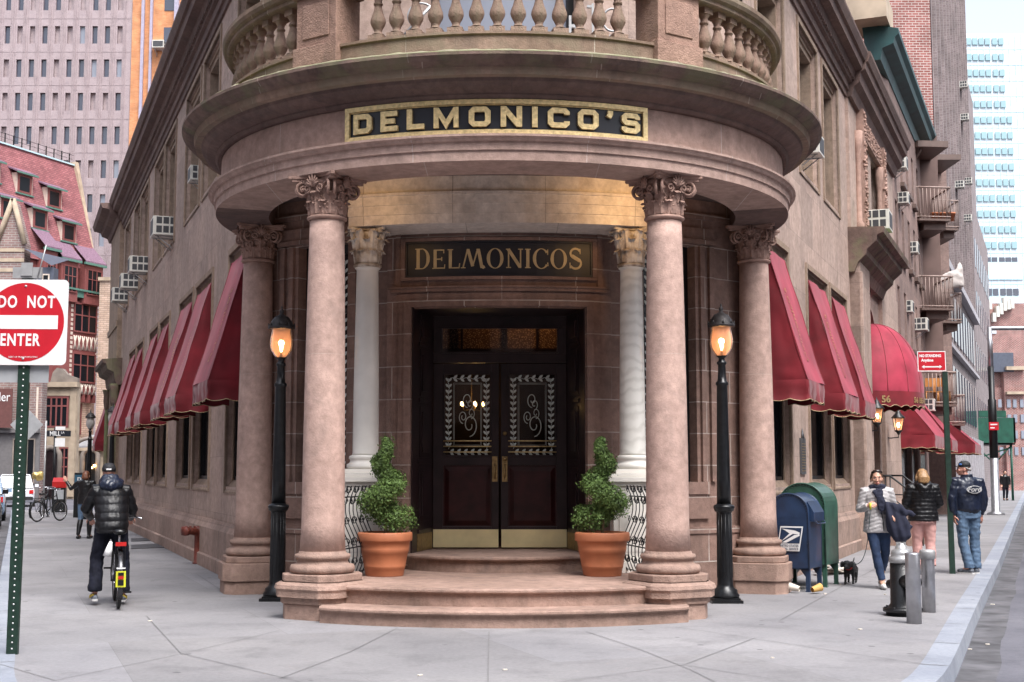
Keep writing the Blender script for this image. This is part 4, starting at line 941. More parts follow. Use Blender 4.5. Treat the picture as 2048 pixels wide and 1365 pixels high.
def serif_glyph(mb, c, x, s, M, ext):
    """roman capitals with thick and thin strokes and bracketed serifs"""
    T_, t_ = .17, .07
    def S(pts, w): stroke(mb, [(x + p[0] * s, p[1] * s) for p in pts], w * s, M, ext)
    def foot(px, y, w=.30): S([(px - w / 2, y), (px + w / 2, y)], .05)
    def ringo(cx, cy, rx, ry, tx, a0=0, a1=360, n=28):
        for i in range(n):
            a, b = radians(a0 + (a1 - a0) * i / n), radians(a0 + (a1 - a0) * (i + 1) / n)
            q = []
            for t, k in ((a, 1), (b, 1), (b, 0), (a, 0)):
                th = t_ * .5 + (tx - t_ * .5) * abs(cos(t)) ** 1.3
                q.append((cx + (rx - (0 if k else th)) * cos(t), cy + (ry - (0 if k else th * .9)) * sin(t)))
            vs = [M @ Vector((x + p[0] * s, p[1] * s, z)) for z in (0, ext) for p in q]
            mb.add(vs, [(4, 5, 6, 7), (0, 1, 5, 4), (1, 2, 6, 5), (2, 3, 7, 6), (3, 0, 4, 7)])
    if c == 'D':
        S([(.18, .02), (.18, .98)], T_); foot(.18, .025); foot(.18, .975); ringo(.36, .5, .42, .5, T_, -90, 90); S([(.18, .975), (.38, .975)], .05); S([(.18, .025), (.38, .025)], .05); return .84
    if c == 'E':
        S([(.18, .02), (.18, .98)], T_); foot(.18, .025); S([(.1, .97), (.66, .97)], .06); S([(.1, .03), (.70, .03)], .06); S([(.18, .5), (.54, .5)], .06); S([(.65, 1.0), (.65, .80)], .05); S([(.69, .0), (.71, .22)], .05); S([(.54, .6), (.54, .4)], .05); return .78
    if c == 'L':
        S([(.18, .02), (.18, .98)], T_); foot(.18, .975); S([(.1, .03), (.66, .03)], .06); S([(.65, .0), (.69, .26)], .06); return .74
    if c == 'M':
        S([(.08, .03), (.32, .97)], .075); foot(.09, .025, .26); S([(.28, .975), (.40, .975)], .05); S([(.34, .98), (.60, .10)], T_); S([(.60, .10), (.86, .97)], .075); S([(.80, .975), (.98, .975)], .05); S([(.90, .98), (1.08, .10), (1.22, .02)], T_); foot(1.14, .025, .26); return 1.28
    if c == 'O': ringo(.47, .5, .45, .53, T_ * 1.05); return .98
    if c == 'N':
        S([(.16, .02), (.16, .98)], .075); foot(.16, .025, .26); S([(.02, .975), (.2, .975)], .05); S([(.14, .98), (.78, .04)], T_); S([(.80, .0), (.80, .98)], .075); foot(.80, .975, .26); return .98
    if c == 'I': S([(.16, .02), (.16, .98)], T_); foot(.16, .025); foot(.16, .975); return .36
    if c == 'C': ringo(.48, .5, .46, .53, T_ * 1.05, 42, 318); S([(.82, .98), (.82, .70)], .05); S([(.82, .30), (.84, .12)], .05); return .90
    if c == 'S':
        pts = []
        for i in range(25):
            t = i / 24; a = radians(30 + 240 * min(1, t * 2)) if t < .5 else radians(90 - 240 * (t - .5) * 2)
            p = (.33 + .25 * cos(a), .745 + .235 * sin(a)) if t < .5 else (.33 + .28 * cos(a), .27 + .255 * sin(a))
            pts.append(p)
        S(pts[:12], .10); S([(.14, .63), (.33, .52), (.55, .40)], T_ * 1.05); S(pts[13:], .10); S([(.56, .98), (.57, .72)], .05); S([(.05, .30), (.06, .02)], .05); return .68
    return .4
# ---------------- portico sign (raised gilt letters on black, gilt frame)
FM = cylmap(XC, YC, 3.74)
sg = T('restaurant_sign', "curved black sign with raised gilt letters DELMONICO'S in a gilt frame on the portico", 'sign', (-.13, 14.0, 5.4))
XS = 2650
def fs(px): return (XY(px, 14.0) - XC)
f0, f1 = -1.76, 1.66
b = MB(FM); b.sbox(f0, f1, 0, .02, 5.225, 5.575, .1); b.build('board', 'sign_black', sg)
b = MB(FM)
b.sbox(f0, f1, .02, .055, 5.205, 5.255, .1); b.sbox(f0, f1, .02, .055, 5.545, 5.595, .1); b.sbox(f0, f0 + .055, .02, .054, 5.256, 5.544); b.sbox(f1 - .055, f1, .02, .054, 5.256, 5.544)
b.sbox(f0 + .05, f1 - .05, .02, .035, 5.256, 5.268, .1); b.sbox(f0 + .05, f1 - .05, .02, .035, 5.532, 5.544, .1)
b.build('frame', 'gold_leaf', sg)
xm_ = (f0 + f1) / 2
b = block_word("DELMONICO'S", .225, .098, lambda x, y, z: FM(xm_ + x * 1.045, .022 + z, 5.402 + y), .25, .035)
b.build('lettering', 'gold_leaf', sg)
# ---------------- sign over the door
sg = T('restaurant_sign', 'flat black board with gilt roman letters DELMONICOS directly over the double door', 'sign', (-.165, 16.8, 4.32))
b = MB(DM); b.sbox(-1.235, 1.155, .052, .075, 4.095, 4.55); b.build('board', 'sign_black', sg)
b = MB(DM); b.sbox(-1.235, 1.155, .075, .095, 4.095, 4.115); b.sbox(-1.235, 1.155, .075, .095, 4.53, 4.55); b.sbox(-1.235, -1.215, .075, .094, 4.116, 4.529); b.sbox(1.135, 1.155, .075, .094, 4.116, 4.529); b.build('frame', 'sign_black', sg)
b = MB(); x = 0; s_ = .25
for i, c in enumerate('DELMONICOS'): x += serif_glyph(b, c, x, s_ * (1.08 if i in (0, 9) else 1), Matrix(), .006) * s_ * (1.08 if i in (0, 9) else 1) + .012
tw = x
b.v = [Vector(DM((v.x - tw / 2) * (2.16 / tw) - .04, .077 + v.z, 4.195 + v.y)) for v in b.v]; b.build('lettering', 'gold_paint', sg)
# ---------------- letters of the small sign standing behind the balustrade
sg = T('balcony_sign', 'small pale metal sign letters on stands behind the balustrade above the portico', 'sign', (.9, 15.6, 6.0))
b = MB()
for x, ch_ in ((.74, 'H'), (.98, '1'), (1.22, 'C')):
    if ch_ == 'H': b.box(x - .05, x - .02, 15.6, 15.64, 6.85, 7.1); b.box(x + .02, x + .05, 15.6, 15.64, 6.85, 7.1); b.box(x - .02, x + .02, 15.6, 15.64, 6.95, 6.99)
    elif ch_ == '1': b.box(x - .012, x + .012, 15.6, 15.64, 6.85, 7.25); b.box(x - .07, x - .012, 15.6, 15.64, 7.2, 7.23)
    else: b.tube([(x + .12 * cos(t * .3 + 1), 15.62, 7.05 + .14 * sin(t * .3 + 1)) for t in range(14)], .014, 6)
    b.box(x - .08, x + .08, 15.58, 15.66, 6.8, 6.85)
b.tube([(-1.35, 15.6, 6.8), (-1.0, 15.6, 7.2), (-.9, 15.6, 7.2), (-1.0, 15.6, 6.45)], .02, 6); b.box(-1.45, -1.0, 15.58, 15.66, 6.75, 6.81)
b.tube([(-1.1 + .16 * cos(t * .3), 15.62, 7.1 + .16 * sin(t * .3)) for t in range(14)], .014, 6)
b.build('letters', 'galv', sg)
b = MB()
for x in (.74, .98, 1.22, -1.35, -1.1):
    for k in range(4): b.box(x - .05 - .01 * k, x + .0 - .01 * k, 15.6, 15.64, 6.5 + .07 * k, 6.54 + .07 * k)
    b.box(x - .015, x + .015, 15.66, 15.68, 6.0, 6.8)
b.build('stand', 'iron', sg)
# ================================================================ awnings
def awning(M, a, b, label, group='red awnings over the side windows', zt=4.92, zf=2.93, zv=2.62, pj=.57, script=True, name='window_awning', nsc=6):
    base = M @ Vector(((a + b) / 2, 0, zf)); t = T(name, label, 'awning', base, 0, group)
    c = MB(M); nu, nv = 10, 22; rnd = random.Random(int(a * 100))
    def pt(u, v):   # u across, v down the slope
        s_ = a + (b - a) * u; y = .0 + pj * v; z = zt + (zf - zt) * v
        sag = .045 * sin(pi * v) * sin(pi * u) + .03 * noise.noise(Vector((s_ * 1.6, v * 3.2, a * 7))) + .012 * noise.noise(Vector((s_ * 6, v * 2.2, a * 3)))
        return (s_, y - sag * .9, z - sag * .25)
    vs = [pt(i / nu, k / nv) for k in range(nv + 1) for i in range(nu + 1)]
    c.add(vs, [(k * (nu + 1) + i, k * (nu + 1) + i + 1, (k + 1) * (nu + 1) + i + 1, (k + 1) * (nu + 1) + i) for k in range(nv) for i in range(nu)], True)
    c.build('top_cloth', 'awning_red_skylit', t)
    for s_ in (a, b):                            # triangular side panels
        d = MB(M)
        vs = []; fs = []; n1, n2 = 36, 8
        for k in range(n1 + 1):
            for i in range(n2 + 1):
                v = k / n1; y = pj * v * i / n2; z = zt + (zf - zt) * v
                vs.append((s_ + (.02 * noise.noise(Vector((y * 5, z * 2.5, s_))) + .02 * v ** 6 * noise.noise(Vector((y * 3, z * 30, s_)))) * sin(pi * min(1, i / n2)), y, z))
        for k in range(n1):
            for i in range(n2): fs.append((k * (n2 + 1) + i, k * (n2 + 1) + i + 1, (k + 1) * (n2 + 1) + i + 1, (k + 1) * (n2 + 1) + i))
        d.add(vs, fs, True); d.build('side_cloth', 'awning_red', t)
    e = MB(M); g = MB(M)
    path = [(a, y_) for y_ in [pj * i / 8 for i in range(9)]]
    pth = [(a, pj * i / (nsc * 3)) for i in range(nsc * 3)] + [(a + (b - a) * i / (nsc * 6), pj) for i in range(nsc * 6)] + [(b, pj - pj * i / (nsc * 3)) for i in range(nsc * 3 + 1)]
    acc = 0; dist = [0]
    for p, q in zip(pth, pth[1:]): acc += hypot(p[0] - q[0], p[1] - q[1]); dist.append(acc)
    rows = []
    for j in range(4):
        r_ = []
        for (s_, y), L in zip(pth, dist):
            sc = .035 * abs(sin(pi * L / .31)) ** .8; z = zf + (zv - zf + .035 - sc * 1.0) * j / 3
            wv = .022 * noise.noise(Vector((L * 4, j * .8, a * 3))) * j + .010 * (j == 1) + (.008 * sin(L * 60) * (j / 3) if s_ not in (a, b) else 0)
            nx = (-1 if s_ == a else 1) if s_ in (a, b) else 0; ny = 0 if nx else 1
            r_.append((s_ + nx * (wv + .004), y + ny * (wv + .004), z))
        rows.append(r_)
    m = len(pth); vs = [p for r_ in rows for p in r_]
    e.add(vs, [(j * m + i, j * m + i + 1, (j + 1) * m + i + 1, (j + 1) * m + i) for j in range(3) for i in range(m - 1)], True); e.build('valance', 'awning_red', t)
    for q in (0, 1): sm_ = MB(M); sm_.tube([pt(q, k / nv) for k in range(nv + 1)], .008, 5); sm_.build('seam', 'awning_red', t)
    g.tube(rows[-1], .0065, 5); g.build('gold_trim', 'gold_paint', t)
    fr = MB(M); fr.tube([(a + .05, .0, zf), (a + .05, pj - .05, zf), (b - .05, pj - .05, zf), (b - .05, 0, zf)], .012, 6)
    for q in (a + .05, b - .05): fr.tube([(q, -.03, zt - .2), (q, pj - .08, zf)], .012, 6)
    fr.build('frame', 'galv', t)
    if script:
        w = MB(); w.text("Delmonico's", Matrix(), .27, .001, .9); L = [v.copy() for v in w.v]; w.v = []
        for v in L:
            vv = .55 + -(v.x) / 2.1; s_ = (a + b) / 2 + v.y * .9 * (1 if M is ML else -1)
            p = pt((s_ - a) / (b - a), min(.97, max(.03, vv))); w.v.append(M @ Vector((p[0], p[1] + .014, p[2] + .004)))
        w.build('faded_script', 'awning_script', t)
    return t
plain('awning_script', (.50, .30, .14), .7, var=.3)
ordn = ['nearest to the portico column', 'second from the portico', 'third from the portico', 'fourth from the portico', 'fifth from the portico', 'sixth from the portico', 'seventh and farthest of the row']
for i, (a, b) in enumerate(LOW_L):
    awning(ML, a + .18, b - .18, 'dark red scalloped window awning on the left street side, ' + ordn[i], 'red awnings on the left side', script=i < 4)
awning(ML, 32.2, 33.8, 'dark red awning beyond the far end of the left side, past the end pier', 'red awnings on the left side', zt=4.2, zf=2.6, zv=2.3, pj=.45, script=False)
for i, (a, b) in enumerate(LOW_R):
    awning(MR, a + .22, b - .18, ['tall dark red window awning on the right street side, right behind the portico column', 'middle one of the three tall dark red window awnings on the right side', 'third tall dark red window awning on the right side, beside the domed awning'][i], 'tall red awnings on the right side', script=True)
awning(MR, 19.2, 23.9, 'wide low dark red awning behind the domed entrance awning on the right side', 'low red awnings down the right street', zt=3.85, zf=2.55, zv=2.2, pj=.95, script=False)
awning(MR, 24.5, 27.2, 'low dark red awning directly after the wide low one on the right side', 'low red awnings down the right street', zt=3.85, zf=2.55, zv=2.2, pj=1.0, script=False)
awning(MR, 31.5, 35.5, 'small farthest dark red awning under the brown fire balconies', 'low red awnings down the right street', zt=3.7, zf=2.55, zv=2.2, pj=1.3, script=False)
# domed entrance awning
t = T('domed_awning', 'domed dark red entrance awning with the number 56 over the arched side door', 'awning', MR @ Vector((14.2, 0, 3.3)))
c = MB(MR); n1, n2 = 28, 14; A, PJ, Z0, Z1 = 1.42, 1.12, 3.36, 4.98; vs = []
for k in range(n2 + 1):
    el = pi / 2 * k / n2; rr = cos(el) ** .9
    for i in range(n1 + 1):
        az = pi * i / n1; seg = (i % 4) / 4.0; bulge = 1 - .018 * (1 - abs(seg * 2 - 1)) * 0 + .012 * sin(pi * seg)
        vs.append((14.2 - A * rr * cos(az) * bulge, .02 + PJ * rr * sin(az) * bulge, Z0 + (Z1 - Z0) * sin(el)))
c.add(vs, [(k * (n1 + 1) + i, k * (n1 + 1) + i + 1, (k + 1) * (n1 + 1) + i + 1, (k + 1) * (n1 + 1) + i) for k in range(n2) for i in range(n1)], True); c.build('dome_cloth', 'awning_red_skylit', t)
c = MB(MR); g = MB(MR); rows = []; N_ = 84
for j in range(4):
    row = []
    for i in range(N_ + 1):
        az = pi * i / N_; L = az * 1.27; sc = .06 * abs(sin(pi * L / .30)) if j == 3 else 0
        row.append((14.2 - A * 1.008 * cos(az), .02 + PJ * 1.008 * sin(az), Z0 - .0 - .36 * j / 3 + sc * .9))
    rows.append(row)
c.add([p for r_ in rows for p in r_], [(j * (N_ + 1) + i, j * (N_ + 1) + i + 1, (j + 1) * (N_ + 1) + i + 1, (j + 1) * (N_ + 1) + i) for j in range(3) for i in range(N_)], True); c.build('valance', 'awning_red', t)
g.tube(rows[-1], .007, 5)
for i in range(0, n1 + 1, 4): g.tube([vs[k * (n1 + 1) + i] for k in range(n2 + 1)], .006, 4) if False else None
g.build('gold_trim', 'gold_paint', t)
s_ = MB(MR)
for i in range(4, n1, 4): s_.tube([(vs[k * (n1 + 1) + i]) for k in range(n2 + 1)], .010, 5)
s_.build('seam', 'awning_red', t)
def on_valance(word, az0, size, nm):
    w = MB(); w.text(word, Matrix(), size, .002, 1.05, .006); L = w.v; w.v = []
    for v in L:
        az = az0 - (v.x) / 1.27 * -1
        w.v.append(MR @ Vector((14.2 - (A + .025) * cos(az), .02 + (PJ + .025) * sin(az), Z0 - .19 + v.y)))
    w.build(nm, 'gold_leaf', t)
on_valance('56', .40, .21, 'number'); on_valance('56 BEAVER', 1.36, .17, 'number')
# ================================================================ window air conditioners
def make_ac(big=1.0):
    t = T('air_conditioner', 'x', 'air conditioner'); c = MB()
    w, d, h = .62 * big, .55 * big, .42 * big
    c.box(-w / 2, w / 2, 0, d, 0, h); c.build('case', 'ac_white', t, bevel=.01)
    g = MB()
    for k in range(3):
        for j in range(4): g.box((-w / 2 - .004) if j < 2 else w / 2, -w / 2 if j < 2 else w / 2 + .004, .06 + k * (d - .1) / 3, .03 + (k + 1) * (d - .1) / 3, .05 + (j % 2) * h / 2.1, .05 + (j % 2) * h / 2.1 + h * .36)
    g.box(-w / 2 + .04, w / 2 - .04, d, d + .004, .05, h - .05)
    g.build('grille', 'ac_dark', t)
    b = MB()
    for x in (-w * .3, w * .3): b.tube([(x, d * .85, 0), (x, 0, -.35)], .012, 5); b.tube([(x, 0, -.35), (x, 0, 0)], .012, 5); b.tube([(x, 0, -.01), (x, d * .9, -.01)], .012, 5)
    b.build('bracket', 'galv', t); return t
AC0 = make_ac(); first_ac = [True]
def put_ac(M, s_, z, label, y=.0, sc=1.0):
    p = M @ Vector((s_, y, z)); ang = atan2(M[1][0], M[0][0]); rz = ang if M is ML else ang + pi
    if M not in (ML, MR): rz = ang
    rz = atan2(-M[0][1], M[1][1])
    if first_ac[0]: o = AC0; first_ac[0] = False; o.location = p; o.rotation_euler = (0, 0, rz); o['label'] = label
    else: o = dup(AC0, p, rz, label)
    o.scale = (sc, sc, sc)
    o['group'] = 'window air conditioners'; return o
put_ac(ML, 9.3, 7.35, 'small air conditioner in the nearest upper left-side window, beside the portico cornice', y=-.3, sc=.7)
put_ac(ML, 12.9, 6.82, 'white air conditioner between the portico-side one and the far group of three, left side', y=-.1)
put_ac(ML, 18.95, 6.85, 'white box air conditioner, highest of the three grouped at the far left-side windows', y=-.08)
put_ac(ML, 21.9, 6.8, 'white grilled air conditioner, middle of the three grouped at the far left-side windows', y=-.08)
put_ac(ML, 25.4, 6.85, 'white grilled air conditioner, farthest of the three near the end pier', y=-.08)
put_ac(MR, 6.0, 7.1, 'air conditioner on a steel bracket peeking out behind the right end of the portico cornice', y=-.2, sc=.85)
put_ac(MR, 13.3, 6.98, 'big white air conditioner standing on the stone balcony ledge over the domed awning', y=.05, sc=1.05)
put_ac(MR, 15.3, 6.75, 'thin white air conditioner at the far end of the stone balcony ledge', y=-.2)
put_ac(MR, 20.3, 9.9, 'large white air conditioner high on the brown wall just past the roof cornice', y=-.1, sc=.85)
put_ac(MR, 20.9, 10.75, 'white air conditioner, topmost of the three stacked just past the roof cornice', y=-.1, sc=.7)
put_ac(MR, 21.2, 9.1, 'white air conditioner, lowest of the three stacked just past the roof cornice', y=-.1, sc=.75)
put_ac(MR, 24.5, 8.2, 'narrow white air conditioner beside the upper brown fire balcony', y=-.2, sc=.8)
put_ac(MR, 22.8, 6.2, 'narrow white air conditioner on the brown wall level with the balcony ledge end', y=-.25, sc=.8)
put_ac(MR, 25.2, 5.9, 'white grilled air conditioner above the middle fire balcony rail', y=-.1, sc=.9)
put_ac(MR, 26.9, 3.5, 'white air conditioner beside the domed awning top, by the lowest fire balcony', y=-.1, sc=.9)
# ================================================================ carriage lamps and lamp posts
def flame_light(loc, e, nm='lamp_glow'):
    l = bpy.data.lights.new(nm, 'POINT'); l.energy = e * .3; l.color = (1, .55, .22); l.shadow_soft_size = .04
    o = bpy.data.objects.new(nm, l); COL.objects.link(o); o.location = loc; return o
def lamp_post(loc, label, lit=True, sc=1.0, group='gas lamp posts at the corner', glass='lamp_glass'):
    t = T('lamp_post', label, 'street lamp', loc, 0, group); t.scale = (sc, sc, sc); W = Matrix.Translation(loc)
    p = MB(W); p.box(-.19, .19, -.19, .19, 0, .035); p.box(-.16, .16, -.16, .16, .035, .06)
    p.lathe([(.17, .06), (.175, .09), (.15, .12), (.15, .15), (.108, .18), (.098, .22), (.095, .30), (.090, 1.08), (.10, 1.10), (.11, 1.16), (.098, 1.18), (.092, 1.20)], 24)
    p.lathe([(.10, 1.10), (.12, 1.115), (.125, 1.14), (.135, 1.155), (.125, 1.18), (.1, 1.19), (.09, 1.20)], 24)
    p.lathe([(.088, 1.20), (.083, 1.5), (.066, 2.66), (.078, 2.67), (.08, 2.70), (.058, 2.72), (.050, 2.80), (.046, 2.92), (.06, 2.93), (.062, 2.955), (.042, 2.97), (.035, 3.0), (.055, 3.02), (.075, 3.035)], 24)
    for k in range(12): a = k * pi / 6; p.tube([(.094 * cos(a), .094 * sin(a), .3), (.089 * cos(a), .089 * sin(a), 1.08)], .005, 4)
    p.build('post', 'post_black', t)
    g = MB(W); g.lathe([(.06, 3.035), (.09, 3.07), (.128, 3.13), (.142, 3.20), (.138, 3.27), (.124, 3.34), (.118, 3.38), (.126, 3.40)], 28, caps=False); g.build('globe', glass, t)
    c = MB(W); c.lathe([(.16, 3.395), (.168, 3.40), (.17, 3.43), (.15, 3.44), (.145, 3.46), (.125, 3.50), (.09, 3.545), (.05, 3.57), (.03, 3.585), (.02, 3.60), (.028, 3.62), (.022, 3.645), (.008, 3.655), (.012, 3.675), (.002, 3.70)], 24)
    for k in range(8):
        a = k * pi / 4; c.tube([(.155 * cos(a), .155 * sin(a), 3.43), (.165 * cos(a), .165 * sin(a), 3.475)], [.018, .003], 6)
        c.tube([(.13 * cos(a), .13 * sin(a), 3.485), (.07 * cos(a), .07 * sin(a), 3.56)], .007, 4)
    c.build('cap', 'lamp_cap', t)
    if lit:
        f = MB(W); f.tube([(0, 0, 3.10), (.004, 0, 3.16), (-.003, 0, 3.21), (.004, 0, 3.25)], [.008, .024, .017, .003], 10); f.build('flame', 'flame', t)
        f = MB(W); f.lathe([(.02, 3.03), (.012, 3.10)], 10); f.build('burner', 'old_brass', t)
        flame_light((loc[0], loc[1], loc[2] + 3.22), 6)
    return t
lamp_post((-2.93, 16.75, 0), 'black gas lamp post with a lit amber globe in front of the left outer column')
lamp_post((2.62, 16.5, 0), 'black gas lamp post with a lit amber globe between the right columns, near the mailboxes')
q = ML @ Vector((29.8, .75, 0)); lamp_post((q.x, q.y, 0), 'dark lamp post with an unlit globe standing by the left side end pier', False, .94, 'unlit lamp posts down the left side', 'lamp_glass_off')
q = ML @ Vector((25.0, .35, 0)); lamp_post((q.x, q.y, 0), 'dark lamp post close to the wall under the last left-side awnings', False, .90, 'unlit lamp posts down the left side', 'lamp_glass_off')
def lantern(s_, y, z, label):
    p = MR @ Vector((s_, y, z)); t = T('wall_lantern', label, 'lantern', p, 0, 'lit lanterns by the side entrance'); W = Matrix.Translation(p)
    c = MB(W)
    for k in range(4):
        a = k * pi / 2 + pi / 4; c.tube([(.09 * cos(a), .09 * sin(a), -.14), (.15 * cos(a), .15 * sin(a), .16)], .010, 5)
    c.lathe([(.17, .16), (.165, .18), (.07, .28), (.05, .33), (.02, .36), (.004, .42)], 8); c.lathe([(.02, -.24), (.06, -.18), (.10, -.15), (.09, -.13)], 8)
    c.build('frame', 'iron', t)
    g = MB(W); g.lathe([(.085, -.13), (.145, .155)], 4, a0=pi / 4, a1=pi / 4 + 2 * pi, smooth=False, caps=False); g.build('pane', 'lamp_glass', t)
    f = MB(W); f.sph((0, 0, 0), (.035, .035, .06), 10, 8); f.build('bulb', 'flame', t)
    b = MB(); pw = MR @ Vector((s_, .0, z - .3)); pm = p + Vector((0, 0, -.30)); b.tube([pw, (pw + pm) / 2 + Vector((0, 0, -.02)), pm, p + Vector((0, 0, -.2))], .014, 6); b.build('bracket', 'iron', t)
    flame_light(p, 4)
lantern(12.3, .33, 2.78, 'lit copper-topped wall lantern under the near edge of the domed awning')
lantern(16.2, .36, 2.72, 'lit copper-topped wall lantern on the far side of the domed entrance awning')
# bronze plaque
t = T('wall_plaque', 'tall narrow bronze plaque with fine raised text on the right wall between window awnings', 'plaque', MR @ Vector((4.9, .0, 1.85)))
b = MB(MR); b.box(4.68, 5.12, 0, .03, 1.55, 2.14); b.sph((4.9, .015, 2.18), (.06, .015, .06), 8, 6); b.tube([(4.9, .015, 2.14), (4.9, .015, 2.3)], [.04, .005], 6); b.build('plate', 'steel_hatch', t)
b = MB(MR)
for k in range(11): b.box(4.72, 5.08 - .03 * (k % 3), .03, .034, 1.60 + k * .044, 1.615 + k * .044)
b.build('lettering', 'old_brass', t)
# ================================================================ potted spiral topiaries
def topiary(loc, label, seed, mirror=1, h=1.22):
    t = T('potted_topiary', label, 'potted plant', loc, 0, 'potted spiral topiaries beside the door'); W = Matrix.Translation(loc)
    p = MB(W); p.lathe([(.02, 0), (.222, 0), (.226, .01), (.24, .09), (.246, .095), (.244, .105), (.25, .11), (.248, .12), (.275, .27), (.282, .275), (.28, .285), (.286, .29), (.284, .30), (.29, .31), (.288, .32), (.297, .405), (.322, .41), (.328, .425), (.328, .495), (.318, .512), (.295, .515), (.285, .50), (.275, .44)], 40, caps=False); p.build('pot', 'terracotta', t)
    s = MB(W); s.lathe([(.001, .47), (.28, .465)], 24, caps=False)
    for k in range(60):
        a = random.uniform(0, 6.28); r = .26 * sqrt(random.random()); s.sph((r * cos(a), r * sin(a), .47), random.uniform(.01, .022), 5, 4)
    s.build('soil', 'soil', t)
    R = random.Random(seed); k = MB(W); k.tube([(0, 0, .42), (.015, .01, .7), (-.015, 0, 1.0), (.01, 0, 1.35), (0, 0, .48 + h - .1)], [.022, .018, .014, .010, .005], 6)
    def cen(u):
        a = mirror * (2 * pi * 2.05 * u + .35) + (0 if mirror > 0 else pi); off = .15 * (1 - u) ** .6 * (1 if u > .05 else .3); off = .165 * (1 - u) ** .8
        return Vector((off * cos(a), off * sin(a) * .8, .66 + (h - .28) * u)), .175 * (1 - u) ** .85 + .05
    for q in range(40):
        c, r = cen(R.random()); k.tube([(0, 0, c.z - .05), c, c + Vector((R.uniform(-1, 1), R.uniform(-1, 1), R.uniform(-.3, 1))) * r * .7], [.006, .004, .002], 4)
    k.build('trunk', 'twig', t)
    big = MB(W); lt = MB(W)
    for q in range(13500):
        u = R.random() ** 1.35; c, r = cen(u); d = Vector((R.gauss(0, 1), R.gauss(0, 1), R.gauss(0, 1))).normalized()
        lump = 1 + .30 * noise.noise(Vector((c + d * r) * 9)) + .10 * noise.noise(Vector((c + d * r) * 26))
        rr = r * (R.uniform(.72, 1.12) if R.random() < .8 else R.uniform(.45, .85)) * lump; pos = c + Vector((d.x, d.y, d.z * .72)) * rr
        if R.random() < .06: pos += d * R.uniform(.01, .05)
        nrm = (d + Vector((R.gauss(0, .6), R.gauss(0, .6), R.gauss(.3, .6)))).normalized(); a, b = frame_from(nrm)
        th = R.uniform(0, 6.28); e = a * cos(th) + b * sin(th); f = nrm.cross(e); L = R.uniform(.011, .021); wd = L * .45
        tgt = lt if (R.random() < .12 or (q % 9 == 0 and pos.z < .9 and pos.x * mirror > .04)) else big
        tgt.add([pos - e * L, pos - e * L * .2 + f * wd, pos + e * L * .5 + f * wd * .8, pos + e * L + nrm * L * .2, pos + e * L * .5 - f * wd * .8, pos - e * L * .2 - f * wd], [(0, 1, 2, 3, 4, 5)])
    fo = big.build('foliage', 'leaf', t, recalc=False); lt.build('new_leaves', 'leaf_light', fo, recalc=False)
topiary((-1.515, 15.95, .366), 'spiral boxwood topiary in a terracotta pot on the landing left of the door', 3, 1, 1.24)
topiary((1.075, 15.95, .366), 'spiral boxwood topiary in a terracotta pot on the landing right of the door', 5, -1, 1.24)
# ================================================================ street furniture on the right pavement
loc = (4.36, 15.0, 0); W = Matrix.Translation(loc) @ Matrix.Diagonal((.92, .92, .83, 1))
t = T('fire_hydrant', 'black fire hydrant with a silver top behind a steel bollard near the kerb', 'fire hydrant', loc)
b = MB(W); b.lathe([(.20, 0), (.20, .05), (.235, .055), (.235, .10), (.17, .11), (.165, .13), (.145, .16), (.14, .70)], 28)
for k in range(8): a = k * pi / 4; b.tube([(.21 * cos(a), .21 * sin(a), .10), (.21 * cos(a), .21 * sin(a), .12)], .017, 6)
b.tube([(0, 0, .46), (.05, -.20, .46), (.06, -.24, .46)], [.11, .10, .10], 16); b.tube([(.06, -.24, .46), (.07, -.27, .46)], [.115, .105], 16); b.tube([(-.05, .10, .40), (-.1, .2, .40)], .06, 12)
b.build('barrel', 'hydrant_black', t)
b = MB(W); b.lathe([(.142, .70), (.15, .705), (.15, .77), (.13, .785), (.12, .79), (.125, .82), (.115, .86), (.085, .885), (.07, .89), (.072, .93), (.06, .935), (.055, .945), (.052, .96)], 28)
for k in range(5): a = k * 1.257; b.box(-.012, .012, .02, .06, .93, .975, Matrix.Rotation(a, 4, 'Z'))
b.build('bonnet', 'aluminium_paint', t)
def bollard(loc, label, h, r, cap):
    t = T('bollard', label, 'bollard', loc, 0, 'steel bollards around the hydrant'); W = Matrix.Translation(loc)
    b = MB(W); b.lathe([(r, -.02), (r, h - .02), (r * .97, h - .005), (r * .9, h), (r * .85, h - .004)], 28); b.build('pipe', 'steel', t)
    if cap: b = MB(W); b.lathe([(r + .003, h - .1), (r + .014, h - .095), (r + .014, h - .02), (r + .01, h), (r * .7, h + .008), (.001, h + .012)], 28); b.build('cap', 'galv', t)
    else: b = MB(W); b.lathe([(r * .86, h - .02), (.001, h - .018)], 20); b.build('fill', 'galv', t)
bollard((4.25, 14.22, 0), 'open-topped grey steel bollard in front of the black hydrant', .74, .078, False)
bollard((4.76, 15.35, 0), 'grey steel bollard with a ringed cap right of the black hydrant', .70, .075, True)
